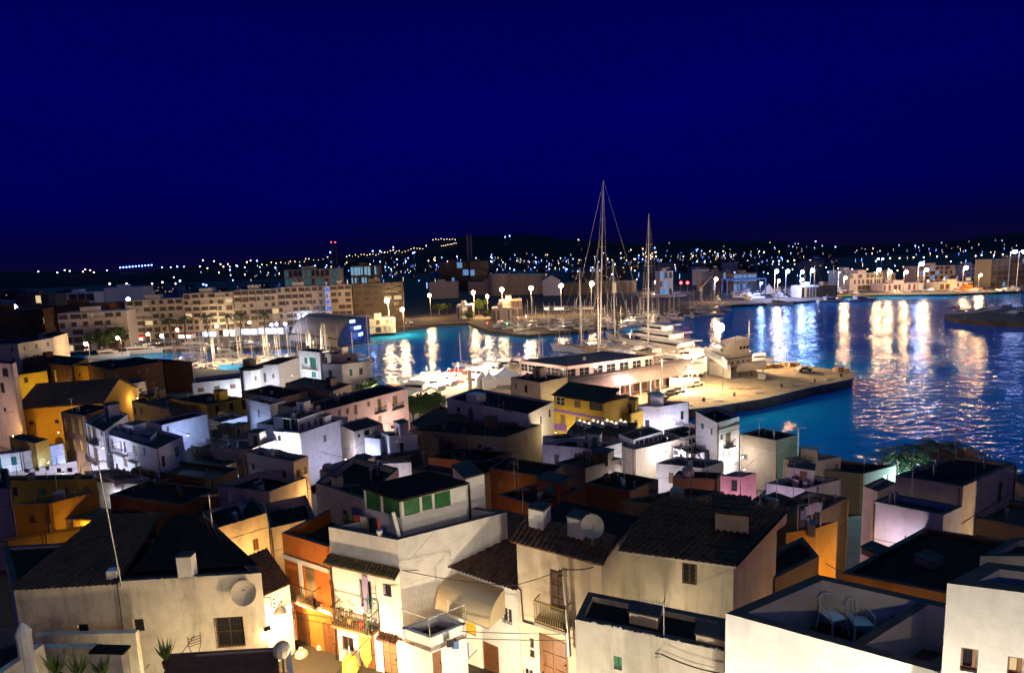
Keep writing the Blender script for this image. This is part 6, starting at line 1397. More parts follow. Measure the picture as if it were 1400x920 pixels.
for i, (x, y, lb) in enumerate(((254, 462, 'dark palm at the left end of the restaurant strip'), (285, 460, 'dark palm second along the restaurant strip'), (314, 458, 'dark palm third along the restaurant strip'), (235, 465, 'dark palm near the moored ketch'), (363, 455, 'floodlit yellowish palm left of the vaulted hall'), (330, 458, 'dark palm fourth along the restaurant strip'), (844, 447, 'yellow-lit palm on the far shore behind the sloops'), (34, 528, 'dark palm before the yellow house near the church'))):
    p = at(x, y + 3, 1.3); pp.put(p, i * 1.3, lb, 1.5 if y < 500 else .9)
pp2 = Pool(palm_proto(5.0, 2.6), 'palms on the near right shore')
for i, (x, y, lb) in enumerate(((1238, 640, 'blue-white floodlit palm crown on the near right shore'), (1262, 634, 'palm just right of the floodlit one'), (1290, 632, 'dark palm in the middle of the near right shore'), (1316, 632, 'rightmost dark palm of the near right shore'), (1226, 640, 'small palm left of the floodlit one'))):
    p = at(x, y - 14, 7.6); pp2.put((p.x, p.y, 1.6), i * 1.1, lb, 1.25)
    if i in (0, 3):  # assumed uplights, added to light the shore palms
        q = Vector((p.x - 1.2, p.y - 4.0, 5.2)); t = thing('assumed_uplight', ['assumed cold uplight beside the floodlit shore palm', '', '', 'assumed weak green uplight below the rightmost shore palm'][i], 'floodlight', (q.x, q.y, 1.5)); MB().tube((q.x, q.y, 1.5), q, .05).build('stem', M_GALV, t); MB().lathe([(.2, 0), (.1, .2)], q, 8).build('head', M_GALV, t); light(t, q + Vector((0, .3, .4)), (.45, .85, 1) if i == 0 else (1, .85, .4), 5200 if i == 0 else 900, .15)
tree(at(140, 484, 1.3), 9, 6, 'floodlit yellow-green tree at the roundabout', n=160); tree(at(160, 480, 1.3), 10, 6, 'darker tree behind the floodlit roundabout tree', n=160)
tree(at(601, 431, 1.3), 7, 5.5, 'round dark shore tree beside the lone warm lamp', n=160); tree(at(655, 430, 1.3), 9, 6, 'yellow-lit tree at the harbour bend', n=160); tree(at(612, 428, 1.3), 6, 4, 'low bush tree right of the round shore tree'); tree(at(640, 437, 1.3), 4, 5, 'broad low shrub tree under the yellow-lit tree'); tree(at(672, 436, 1.3), 4, 5, 'low shrub tree right of the yellow-lit tree')
for i, (x, y, h_, r_, lb) in enumerate(((566, 572, 5.5, 2.6, 'leafy garden tree nearest the rosy town house'), (582, 570, 5.2, 2.8, 'leafy garden tree in the middle of the garden clump'), (596, 568, 5.8, 2.8, 'brighter garden tree beside the lilac eaved house'), (575, 562, 5.0, 2.6, 'leafy garden tree at the back of the garden clump'), (590, 559, 4.8, 2.4, 'small garden tree behind the middle one'), (512, 530, 4.5, 2.2, 'bush tree at the foot of the bright bend house'), (500, 535, 4.0, 2.5, 'dark bush tree left of the bright bend bush'))):
    tree(at(x, y + 14, 1.5), h_ + 1, r_, lb, M_GRASSY, 9, 170, .16)
for i, (x, y) in enumerate(((1325, 640), (1280, 640), (1215, 642), (1100, 612), (1085, 612))):
    p = at(x, y, 4); tree(Vector((p.x, p.y, 1.5)), 2.6, 1.6, ['low dark shrub tree under the rightmost palm', 'low dark shrub tree between the shore palms', 'low dark shrub tree left of the floodlit palm', 'dark shrub tree by the bright street light', 'dark shrub tree against the stone house'][i], M_GRASSY, 6, 90, .16)
# ================================================================ PROMENADE LIFE
M_WARMSHOP = mat('shop_light', (0, 0, 0), emit=(1, .82, .6), estr=4.0); M_COLDSHOP = mat('shop_light_cold', (0, 0, 0), emit=(.6, .7, 1), estr=4.0)
def kiosk(x0, x1, y, yt, label, m, aw=None):
    a, b = at(x0, y, 1.3), at(x1, y, 1.3); z = top_at(a, x0, yt); d = b - a; t = thing('restaurant_pavilion', label, 'restaurant', a); w2 = Wall(a, b, 1.3, z, a + Vector((0, 9, 0)))
    if w2.n.y > 0: w2.n = -w2.n
    MB().obox((a.x, a.y + .1, 1.3), (d.x, d.y, 0), (0, 7, 0), (0, 0, z - 1.3)).build('walls', M_WHITE, t); MB().obox((a.x, a.y - 1.5, z + .003), (d.x, d.y, 0), (0, 9, 0), (0, 0, .3)).build('awning', aw or M_DISH, t)
    n = max(2, int(d.length / 3.2))
    for k in range(n):
        u = w2.len * (k + .08) / n; m_ = MB(); wbox(m_, w2, u, 1.7, u + w2.len / n * .8, z - .35, .003, .04); m_.build('lit_window', m if rr.random() < .75 else M_GLASS, t)
kiosk(262, 296, 461, 453, 'brightly lit restaurant pavilion under the left palms', M_COLDSHOP); kiosk(298, 322, 460, 450, 'dazzling white restaurant pavilion mid promenade', M_WARMSHOP); kiosk(324, 352, 458, 449, 'lit restaurant pavilion above the golden cruiser', M_COLDSHOP); kiosk(354, 388, 457, 448, 'blue-lit pavilion left of the vaulted hall', M_COLDSHOP)
kiosk(178, 196, 466, 461, 'small kiosk with a red lit sign', M_WARMSHOP, mat('red_sign', (0.2, 0, 0), emit=(1, .05, .05), estr=1.5)); kiosk(244, 262, 463, 457, 'small restaurant pavilion with a red awning edge', M_WARMSHOP, M_REDC)
kiosk(744, 778, 424, 420, 'long lit boat canopy on the far shore, left part', M_WARMSHOP); kiosk(780, 812, 423, 420, 'long lit boat canopy on the far shore, right part', mat('amber_shop', (0, 0, 0), emit=(1, .6, .25), estr=1.2))
def car_proto():
    def mk():
        t = thing('parked_car', 'car', 'car'); m = MB(); pr_ = [(-2.1, .35), (2.1, .35), (2.15, .75), (1.2, .85), (.7, 1.35), (-1.2, 1.4), (-1.9, .9), (-2.15, .8)]
        vs = [(x, -.8, z) for x, z in pr_] + [(x, .8, z) for x, z in pr_]; k = len(pr_); m.add(vs, [tuple(range(k)), tuple(range(k, 2 * k))[::-1]] + [(i, (i + 1) % k, (i + 1) % k + k, i + k) for i in range(k)]); m.build('body', M_DISH, t)
        for x in (-1.3, 1.35):
            for y in (-.85, .7): MB().lathe([(.32, 0), (.32, .18)], (x, y, .32), 10, (0, 1, 0)).build('wheel', M_BLACK, t)
        g_ = MB(); g_.obox((-1.1, -.81, .92), (1.7, 0, 0), (0, 1.62, 0), (0, 0, .36)); g_.build('windows', M_TINT, t); 
        for y in (-.6, .5): MB().obox((2.13, y, .55), (.04, 0, 0), (0, .2, 0), (0, 0, .14)).build('headlight', mat('headlight_glow', (0, 0, 0), emit=(1, .85, .65), estr=12), t)
        return t
    return mk
pcars = Pool(car_proto(), 'cars parked along the lit promenade')
for i in range(26):
    x = 122 + i * 4.6; y = 479 - (x - 122) * .09; p = at(x, y, 1.3); pcars.put((p.x, p.y, 1.31), rr.choice([-1.4, -1.7, 1.6]), 'one of the cars parked bumper to bumper on the lit left promenade')
for i in range(8):
    x = 506 + i * 8; y = 447 - i * .7; p = at(x, y, 1.3); pcars.put((p.x, p.y, 1.35), rr.choice([-1.4, -1.7, 0.1]), 'one of the few cars parked on the promenade right of the vaulted hall', 1, 'cars on the far promenade')
# ================================================================ DISTANT LIGHTS
def dl(glow, lab, grp, r_=1.0):
    def mk():
        t = thing('distant_street_lamp', lab, 'street lamp'); MB().tube((0, 0, 0), (0, 0, 9), .15, n=4).build('pole', M_GALV, t); MB().ball((0, 0, 9.3), r_, 4).build('globe', glow, t); return t
    return mk
M_F1 = mat('far_glow_warm', (0, 0, 0), emit=(1, .66, .4), estr=11); M_F2 = mat('far_glow_cold', (0, 0, 0), emit=(.3, .46, 1), estr=12); M_F3 = mat('far_glow_blue', (0, 0, 0), emit=(.1, .22, 1), estr=22)
LW_ = 'tiny warm lamp among the scattered lights of the distant town'; LC_ = 'tiny cold lamp among the scattered lights of the distant town'; LR_ = 'tiny lamp in the dotted line of the distant hillside road'; LB_ = 'tiny blue lamp in the distant town'
d1 = Pool(dl(M_F1, LW_, ''), 'scattered warm lights of the distant town'); d2 = Pool(dl(M_F2, LC_, ''), 'scattered cold lights of the distant town'); d3 = Pool(dl(M_F1, LR_, ''), 'dotted line of lamps on the distant hillside road'); d4 = Pool(dl(M_F3, LB_, ''), 'scattered blue lights of the distant town')
def farpt(px, py):
    d = ray(px, py); y = 420.0; last = None
    while y < 5400:
        p = EYE + d * (y / d.y)
        gz = hill_z(p.x, p.y) if y > 2200 else 1.3
        if p.z - gz < 9: return Vector((p.x, p.y, gz))
        y *= 1.01
    return None
def put_far(pool, px, py, lab, s_=1.0, grp=None):
    p = farpt(px, py)
    if p is None: return
    k = p.y / 780 * s_ * .72            # bigger masts far out, as seen in the picture
    k = max(.6, min(4.0, k)); p2 = at(px, py, p.z + 9.3 * k) if abs(p.z + 9.3 * k - 32) > 6 and p.y < 2100 else p
    if p2.y < 380 or p2.y > 5400: p2 = p
    pool.put((p2.x, p2.y, p.z), 0, lab, k, grp)
for i in range(17): put_far(d3, 352 + i * 6.4, 363.5 - i * .62 + rr.uniform(-1, 1), LR_, rr.uniform(.35, .75))
for i in range(27): put_far(d3, 474 + i * 4.0, 352.5 - i * .44 + rr.uniform(-1.6, 1.6), LR_, rr.uniform(.35, .8))
for i in range(9): put_far(d3, 592 + i * 3.8, 330 - (i % 2), LR_, .6)
for i in range(8): put_far(d3, 604 + i * 2.8, 338 - i * .6, LR_, .5)
for x, y in ((53, 376), (79, 377), (89, 374), (96, 375), (114, 376), (117, 373), (124, 374), (129, 377), (151, 361), (171, 361), (179, 360), (206, 359), (147, 374), (199, 359), (173, 388), (150, 388), (208, 388), (222, 386), (240, 388), (278, 361), (293, 362), (274, 369), (284, 371), (302, 366), (312, 366), (306, 369), (338, 363), (343, 361), (1057, 358), (1065, 357), (1077, 357), (1086, 356), (1108, 356), (1217, 353), (1230, 353), (1249, 352), (1263, 352), (1281, 351), (1294, 351), (1334, 350), (1342, 349), (1359, 349), (1371, 348), (555, 361), (586, 361), (625, 355), (595, 360), (1146, 367), (1165, 368), (1186, 368), (1215, 368), (1227, 370), (791, 333)): put_far(d1, x, y, LW_)
for x, y in ((236, 357), (240, 358), (222, 370), (234, 370), (252, 369), (238, 383), (246, 384), (335, 370), (204, 394), (469, 330), (493, 343), (538, 343), (583, 341), (527, 369), (520, 362), (543, 359), (535, 372), (612, 362), (651, 357), (672, 362), (703, 369), (751, 368), (775, 368), (790, 371), (810, 366), (828, 365), (820, 370), (868, 370), (1132, 372), (1050, 374), (1110, 367), (1115, 335), (981, 322), (1010, 325), (1163, 319), (1190, 318), (1196, 318), (1142, 342)): put_far(d2, x, y, LC_)
for x, y in ((165 + k * 4.3, 372 - k * .35) for k in range(11)): put_far(d4, x, y, LB_, 1.2)
for x, y in ((243, 371), (278, 389), (282, 390), (315, 375), (325, 370), (352, 363), (452, 352), (510, 350), (520, 350), (565, 353), (567, 352), (691, 331), (697, 330), (377, 372)): put_far(d4, x, y, LB_, 1.3)
for i in range(28): put_far(d1, rr.uniform(845, 1045), rr.uniform(343, 358) + (0), LW_, rr.uniform(.5, 1))
for i in range(18): put_far(rr.choice([d1, d2]), rr.uniform(600, 860), rr.uniform(350, 372), LW_ if 0 else 'tiny lamp in the dim belt of lights behind the masts', rr.uniform(.5, .9), 'dim belt of lights behind the masts')
for i in range(14): put_far(rr.choice([d1, d2, d4]), rr.uniform(300, 560), rr.uniform(358, 384), 'tiny lamp scattered above the apartment rooftops', rr.uniform(.5, .9), 'tiny lights above the apartment rooftops')
for i in range(14): put_far(rr.choice([d1, d2]), rr.uniform(1050, 1400), rr.uniform(356, 384), 'tiny lamp scattered among the far right quays', rr.uniform(.5, .9), 'tiny lights among the far right quays')

for i in range(26): put_far(rr.choice([d1, d1, d2, d4]), rr.uniform(840, 1400), rr.gauss(364, 9), 'tiny lamp in the glittering band along the right-hand shore', rr.uniform(.5, 1.1), 'glittering band of lights along the right-hand shore')
for i in range(22): put_far(rr.choice([d1, d2, d2, d4]), rr.uniform(240, 860), rr.gauss(365, 9) - (0 if 1 else 0), 'tiny lamp in the glittering belt behind the harbour', rr.uniform(.5, 1.1), 'glittering belt of lights behind the harbour')
for i in range(12): put_far(rr.choice([d1, d2]), rr.uniform(1000, 1400), rr.uniform(322, 350), 'tiny faint lamp high on the dark right-hand hills', rr.uniform(.4, .6), 'faint lights on the right-hand hills')

for nm, mt, n_, rs in (('warm', M_F1, 190, 1.0), ('cold', M_F2, 130, 1.0), ('blue', M_F3, 90, 1.5)):
    m = MB(); k = 0
    while k < n_:
        c_ = rr.random(); px = rr.uniform(330, 1400) if c_ < .45 else rr.gauss(960, 90) if c_ < .7 else rr.gauss(620, 130); hzn = 358 - (px - 700) * .0384
        p = farpt(px, hzn + rr.gauss(4, 7)); k += 1
        if p is None or p.y < 480: continue
        r_ = p.y / 780 * rr.choice((.07, .1, .13, .18, .25, .5)) * rs
        m.tube(p, p + Vector((0, 0, 6)), .1, n=3); m.lathe([(.02, -r_), (r_, 0), (.02, r_)], p + Vector((0, 0, 6 + r_)), 5)
    o_ = m.build('distant_town_lights', mt); o_['kind'] = 'stuff'; o_['label'] = 'countless tiny %s lights of the distant town and hillside' % nm; o_['category'] = 'town lights'
# ================================================================ LIGHTS IN THE OLD TOWN, MOSTLY ASSUMED
fl('orange', 'A', .5, 3.6, 2.6, (1, .62, .26), 130, 'assumed street lantern hung over the alley in front of the orange house')
fl('whitehouse', 'A', .6, 5.4, 3.0, (1, .64, .32), 720, 'assumed street lantern over the alley before the white corner house')
fl('mid', 'A', .35, 4.6, 3.6, (1, .78, .5), 170, 'assumed street lantern near the yellow door')
fl('h2', 'A', .3, 6.2, 3.6, (1, .76, .48), 520, 'assumed street lantern in front of the carved double door')
fl('h4', 'A', .4, 5.6, 4.2, (1, .84, .6), 470, 'assumed street lantern below the cracked parapet')
fl('h5', 'A', .35, 4.6, 5.0, (1, .86, .66), 700, 'assumed street lantern below the terrace with the chairs')
fl('h6', 'B', .25, 4.6, 4.0, (1, .86, .66), 700, 'assumed street lantern below the tall plain wall')
fl('h7', 'A', .86, 5.0, 3.2, (1, .76, .46), 200, 'assumed street lantern by the barred window of the long house')
fl('h7', 'A', .5, 4.8, 4.0, (.9, .85, .45), 60, 'assumed dim street lantern before the long stained wall')
fl('q1', 'B', .4, 3.0, 3.0, (1, .55, .18), 300, 'assumed sodium lantern facing the stepped gable house')
fl('q2', 'B', .5, 1.6, 2.6, (1, .55, .18), 110, 'assumed sodium lantern by the sunken black roof')
fl('q3', 'B', .5, 3.6, 2.4, (1, .55, .2), 120, 'assumed sodium lantern by the twin drainpipes')
fl('q5', 'A', .5, 3.2, 2.6, (1, .55, .2), 130, 'assumed sodium lantern beside the black roof house')
fl('q6', 'B', .4, 2.2, 2.4, (1, .6, .25), 45, 'assumed dim lantern by the sloping wall house')
fl('q7', 'A', .5, 2.4, 2.6, (1, .55, .2), 130, 'assumed sodium lantern facing the two-dish block')
fl('q7', 'B', .5, 2.6, 2.4, (1, .55, .2), 70, 'assumed sodium lantern at the side of the two-dish block')
fl('q10', 'B', .4, 1.6, 2.4, (1, .60, .12), 60, 'assumed amber lantern under the scalloped eave')
fl('q11', 'B', .5, 2.6, 2.8, (1, .60, .12), 80, 'assumed amber lantern in the courtyard with the tank')
fl('q12', 'B', .5, 2.0, 2.6, (1, .60, .12), 36, 'assumed amber lantern in the far left alley')
fl('r8', 'B', .5, 2.6, 2.4, (1, .52, .1), 90, 'assumed amber lantern in the alley by the wide black roof')
fl('r7', 'A', .4, 1.6, 2.0, (1, .5, .12), 60, 'assumed amber lantern along the lit alley strip')
fl('tower', 'A', .9, 9, 12, (1, .72, .62), 900, 'assumed street lantern before the church tower')
H['nave'] = dict(root=None, A=Wall(at(24, 558, 8.8), at(140, 550, 8.8), 1, 8.8, at(80, 540, 8.8) + Vector((0, 20, 0))), z=8.8)
def nave_l():
    w2 = H['nave']['A']
    for u, wt, lb in ((.2, 300, 'assumed amber lantern left along the church nave'), (.7, 300, 'assumed amber lantern right along the church nave')):
        H['nv'] = dict(A=w2, z=8.8, root=None); fl('nv', 'A', u, 3.5, 6.5, (1, .58, .10), wt, lb)
nave_l()
fl('b1', 'A', .5, 4, 4, (1, .6, .2), 160, 'assumed lantern before the red-brown town house')
fl('c1', 'A', .4, 5.5, 4, (.86, .76, 1), 300, 'assumed lilac-white lantern below the narrow town house')
fl('c2', 'A', .3, 5.5, 4, (.72, .74, 1), 420, 'assumed lilac-white lantern before the long town house, left')
fl('c2', 'A', .85, 5.2, 4, (.6, .7, 1), 420, 'assumed blue-white lantern before the long town house, right')
fl('c3', 'B', .3, 1.5, 3, (.35, .5, 1), 170, 'assumed blue lamp beside the rooftop apartment')
fl('c4', 'A', .5, 1.0, 3, (.55, .6, 1), 130, 'assumed blue-white lamp over the stepped terrace wall')
fl('d1', 'A', .75, 3.0, 3, (.6, .7, 1), 330, 'assumed blue-white lantern before the small square window')
fl('d1', 'B', .5, 1.6, 2.6, (.2, .4, 1), 130, 'assumed blue lamp over the garden terrace at the left')
fl('d2', 'B', .45, 2.4, 2.6, (.8, .85, 1), 650, 'assumed dazzling white lantern along the garden wall')
fl('d5', 'B', .4, 3.0, 3, (1, .68, .6), 160, 'assumed rosy lantern before the two dark shutters')
fl('y1', 'B', .5, 3, 4, (1, .68, .15), 150, 'assumed yellow lantern before the cornice house')
fl('y2', 'B', .5, 3, 4, (1, .66, .15), 100, 'assumed yellow lantern by the dark palm house')
fl('y3', 'B', .4, 3, 5, (1, .62, .12), 160, 'assumed yellow lantern by the gabled vent house')
fl('y4', 'B', .6, 2.5, 4, (1, .75, .45), 110, 'assumed dim lantern by the beige wall house')
fl('y5', 'B', .5, 2.5, 3, (1, .62, .12), 110, 'assumed yellow lantern by the stepped house end')
fl('y7', 'B', .5, 6, 8, (1, .75, .5), 400, 'assumed lantern in the street of the laundry-hung block')
fl('g1', 'B', .8, 3.2, 3, (.75, .8, 1), 260, 'assumed white lantern by the long grey-white building')
fl('octa', 'A', .4, 4.2, 4, (.9, .88, 1), 650, 'assumed white lantern before the octagonal house')
fl('g2', 'A', .6, 4.2, 4, (.8, .82, 1), 260, 'assumed white lantern below the brown-shuttered house')
fl('g3', 'A', .5, 5.0, 5, (.85, .88, 1), 420, 'assumed white lantern below the green-shuttered front')
fl('g4', 'A', .6, 5.5, 4, (.8, .86, 1), 380, 'assumed white lantern below the blue-shuttered wall')
fl('g4', 'B', .75, 5.5, 4, (1, .84, .62), 750, 'assumed warm white lantern at the bright harbour bend')
fl('k1', 'B', .45, 2.4, 3.4, (1, .85, .45), 330, 'assumed warm lantern before the dark doorway')
fl('k2', 'A', .6, 4.0, 3.4, (.4, .55, 1), 130, 'assumed blue lantern before the windowless wall')
fl('k3', 'B', .5, 2.6, 3, (.4, .55, 1), 90, 'assumed blue lantern before the plain low wall')
fl('n1', 'A', .5, 3.0, 3, (.85, .9, 1), 330, 'assumed white lantern under the teal-glazed room')
fl('n2', 'A', .6, 2.0, 2.2, (.75, .82, 1), 420, 'assumed dazzling lantern on the white house base')
fl('n2', 'B', .35, 4, 5, (.7, .68, 1), 240, 'assumed lilac lantern along the long side wall')
fl('p1', 'B', .7, 5.2, 5, (1, .74, .62), 800, 'assumed rosy lantern before the balconied harbour house')
fl('p1', 'B', .25, 4.8, 5, (1, .76, .62), 380, 'second assumed rosy lantern before the harbour house')
fl('u1', 'B', .5, 2.8, 3, (1, .75, .3), 90, 'assumed amber lantern by the arched vent')
fl('v2', 'A', .5, 2.6, 3, (.35, .5, 1), 90, 'assumed blue lantern before the pale blue block')
fl('m9', 'B', .5, 1.8, 3, (.9, .8, 1), 90, 'assumed white lantern by the strip-walled house')
fl('m3', 'A', .7, 2, 2.6, (1, .5, .2), 36, 'assumed dim amber lantern by the rust party wall')
fl('m4', 'A', .5, 2, 2.6, (1, .5, .2), 40, 'assumed dim amber lantern in the side passage')
fl('m5', 'A', .8, 2.4, 2.6, (1, .5, .2), 36, 'assumed dim amber lantern by the pergola post')
fl('w0', 'B', .4, 3, 4, (1, .85, .4), 130, 'assumed warm lantern on the yellow-lit side room')
fl('w1', 'A', .15, 4, 3.6, (.75, .68, 1), 330, 'assumed lilac lantern at the left of the eaved house')
fl('w1', 'A', .75, 4, 4, (1, .76, .78), 300, 'assumed rosy lantern at the right of the eaved house')
fl('ya', 'A', .35, 4.5, 4, (1, .78, .5), 260, 'assumed lantern before the mustard-yellow house')
fl('ya', 'A', .8, 6, 3, (.6, .45, 1), 110, 'assumed violet lamp on the party terrace')
fl('bb1', 'A', .9, 3.6, 3.0, (.95, .8, 1), 300, 'bright white ball lamp on the party terrace', M_LC)
fl('bb1', 'B', .4, 2.6, 3, (.72, .68, 1), 200, 'assumed lilac lantern by the terrace house side')
fl('dd', 'B', .45, 4.2, 2.2, (1, .92, .82), 230, 'assumed warm white lantern lighting the three-storey front')
fl('dd', 'A', .5, 4.0, 3.4, (.8, .74, 1), 80, 'assumed dim lilac lantern by the white gable wall')
fl('ff', 'B', .5, 2.4, 3, (1, .8, .55), 110, 'assumed warm lantern before the dark porch')
fl('ff2', 'B', .5, 1.8, 2.8, (.8, .74, 1), 260, 'assumed white lantern by the slatted screens')
fl('ee3', 'B', .45, 2.6, 4, (1, .88, .6), 130, 'assumed warm lantern before the blank cream wall')
fl('ee2', 'B', .5, 1.6, 3, (.8, .76, 1), 120, 'assumed white lamp before the glazed panels')
fl('ee1', 'B', .5, 3, 3.6, (.9, .8, .95), 160, 'assumed pale lantern beside the large flat-roofed house')
fl('ee1', 'A', .3, 2.6, 3.4, (.7, .6, 1), 40, 'assumed dim violet lantern before the large flat-roofed house')
fl('jj', 'A', .4, 2.2, 3, (.9, .75, .85), 90, 'assumed rosy lantern before the low white-walled house')
fl('ii', 'A', .5, 2.4, 3, (1, .62, .85), 130, 'assumed pink lantern before the pink house')
fl('ii', 'B', .4, 2.4, 3, (1, .62, .85), 80, 'assumed pink lantern beside the pink house')
fl('gg', 'A', .4, 3.4, 3, (1, .7, .4), 12, 'assumed dim lantern by the dark stone house')
fl('r3', 'B', .55, 4.5, 5, (1, .68, .42), 330, 'assumed warm lantern along the sea-view side wall')
fl('r4', 'A', .5, 1.9, 1.5, (.66, .6, 1), 42, 'assumed lilac lantern under the tiled frieze')
fl('r4', 'B', .5, 3, 3, (.8, .7, .8), 40, 'assumed dim lilac lantern beside the frieze house')
fl('r6', 'A', .5, 3, 4, (1, .7, .42), 160, 'assumed warm lantern at the right edge wall')
fl('r10', 'A', .5, 2.6, 3, (.6, .55, 1), 60, 'assumed dim violet lantern by the stair wall')
fl('r1', 'A', .5, 3, 3.4, (1, .8, .55), 34, 'assumed dim lantern by the blank cream house')
fl('term', 'B', .5, 2.0, 6, (1, .72, .6), 1500, 'assumed warm lamp along the terminal windows')
fl('term', 'A', .5, 2.0, 7, (1, .78, .6), 1500, 'assumed warm lamp before the terminal end wall')
fl('terml', 'B', .22, 3.6, 8, (1, .5, .4), 3000, 'pink-white lamp flaring over the restaurant tents')
fl('terml', 'B', .75, 3.6, 7, (1, .72, .5), 900, 'assumed warm lamp before the terminal columns')
def basin_l():  # assumed floodlights, added to brighten the basin boats
    for x, y, z, wt, lb in ((585, 536, 8, 16000, 'assumed tall floodlight over the left of the bright boat basin'), (628, 530, 8, 15000, 'assumed tall floodlight over the middle of the bright boat basin'), (672, 520, 8, 16000, 'assumed tall floodlight over the right of the bright boat basin')):
        b_ = at(x, y - 3, 1.5); p = Vector((b_.x, b_.y, 7.5))
        if x > 900: b_ = at(952, 572, 1.5); p = Vector((b_.x, b_.y, 4.5))
        t = thing('assumed_basin_light', lb, 'floodlight', (p.x, p.y, 1.5)); MB().tube((p.x, p.y, 1.5), p, .06).build('pole', M_GALV, t); MB().lathe([(.25, 0), (.1, .2)], p, 8).build('head', M_GALV, t); light(t, p - Vector((0, 0, .4)), (1, .78, .58), wt, .25)
basin_l()
def front_l():
    for key, wk, u, z, out, wt, lb in (('h3', 'A', .5, 2.2, 2.2, 40, 'assumed warm bracket lantern before the weathered tiled-roof house'), ('h7', 'A', .7, 3.4, 3.4, 85, 'assumed warm lantern on the long house, between the small windows')): fl(key, wk, u, z, out, (1, .78, .46), wt, lb)
front_l()
def extra_l():  # light masts added to brighten facades, moored boats and the pier
    for x, y, z, c, wt, lb in ((150, 470, 8, (1, .8, .5), 2500, 'added tall lamp over the roundabout traffic'), (60, 455, 9, (1, .7, .4), 1500, 'added street light among the dim left blocks'), (300, 462, 10, (1, .76, .5), 2600, 'added tall lamp before the rosy apartment blocks'), (430, 462, 10, (1, .72, .5), 1500, 'added tall lamp lighting the vault'), (400, 440, 10, (1, .76, .6), 2600, 'added tall lamp before the deep-balconied block'), (200, 465, 10, (1, .76, .5), 2200, 'added tall lamp before the pale apartment block'), (530, 440, 10, (1, .68, .35), 1500, 'added tall lamp before the ochre-brown block'), (100, 470, 10, (1, .7, .4), 1400, 'added tall lamp before the cream apartment block'),
                           (300, 497, 7, (1, .72, .42), 5200, 'added quay light among the marina masts, left'), (370, 492, 7, (1, .72, .42), 5200, 'added quay light among the marina masts, middle'), (430, 488, 7, (1, .74, .46), 5200, 'added quay light below the vaulted hall'), (850, 482, 12, (1, .7, .5), 2600, 'added deck floodlight by the great sloops'), (720, 455, 9, (1, .7, .45), 4200, 'lamp among the far marina boats'), (860, 445, 9, (1, .7, .45), 4200, 'second added lamp among the far marina boats'), (905, 545, 10, (1, .66, .34), 4200, 'added warm pier floodlight at the landward end of the pier'), (988, 540, 10, (1, .68, .36), 4600, 'assumed warm pier floodlight mirrored in the water beside the pier'), (1075, 505, 7, (1, .62, .28), 1300, 'added low warm lamp among the pallets on the pier'), (965, 533, 9, (1, .72, .45), 5200, 'added warm pier floodlight facing the work ship'), (1190, 396, 9, (1, .75, .45), 6000, 'added quay lamp before the cream harbour office'), (1290, 394, 9, (1, .75, .5), 6000, 'added quay lamp before the curved hotel'), (1390, 385, 9, (.3, .35, 1), 5000, 'added blue floodlight before the right edge hotel'), (1090, 392, 12, (.4, .5, 1), 6000, 'added blue floodlight over the boatyard boats'), (900, 400, 12, (.6, .65, 1), 3000, 'added white floodlight over the yacht under the red lights'), (1000, 392, 12, (.35, .5, 1), 3500, 'added blue floodlight at the travel lift')):
        b_ = at(x, y, 1.3); p = Vector((b_.x, b_.y, z)); t = thing('added_light_mast', lb, 'floodlight', (p.x, p.y, 1.3)); MB().tube((p.x, p.y, 1.3), p, .07).build('pole', M_GALV, t); MB().lathe([(.3, 0), (.1, .25)], p, 8).build('head', M_GALV, t); light(t, p - Vector((0, 0, .5)), c, wt * 1.7, .4)
extra_l()
# ================================================================ CLOSE OBJECTS
def chair(loc, rz, label):
    t = thing('plastic_armchair', label, 'chair', loc, 'garden chairs on the terrace'); M = M_FRAME; x, y, z = loc
    c, s_ = math.cos(rz), math.sin(rz)
    def X(mb): mb.v = [Vector((v.x * c - v.y * s_ + x, v.x * s_ + v.y * c + y, v.z + z)) for v in mb.v]; return mb
    m = MB(); m.obox((-.22, -.22, .42), (.44, 0, 0), (0, .44, 0), (0, 0, .03)); X(m).build('seat', M, t)
    for a in (-.22, .22):
        for b in (-.22, .22): m = MB(); m.tube((a * .95, b * .95, .43), (a * 1.15, b * 1.2, 0), .035, .028); X(m).build('leg', M, t)
    m = MB(); pts = [Vector((.24 * math.sin(k), .2 + .05 * math.cos(k), .8 + .08 * math.cos(k))) for k in [-1.5, -1, -.5, 0, .5, 1, 1.5]]
    m.path(pts, .03)
    for k in range(7): m.tube((-.18 + .06 * k, .21, .45), pts[k], .026, n=4)
    m.tube((-.24, .2, .42), pts[0], .02); m.tube((.24, .2, .42), pts[-1], .02); X(m).build('backrest', M, t)
    m = MB()
    for a in (-.25, .25): m.path([(a, .2, .66), (a * 1.05, -.18, .64), (a, -.22, .43)], .022)
    X(m).build('armrests', M, t)
rf5 = h5['rf']
p = at(1126, 846, rf5 + .02) + Vector((-.05, -.5, 0)); chair(p, .25, 'white plastic garden chair, left one on the sunken terrace')
p = at(1156, 853, rf5 + .02) + Vector((.05, -.5, 0)); chair(p, -.1, 'white plastic garden chair, right one on the sunken terrace')
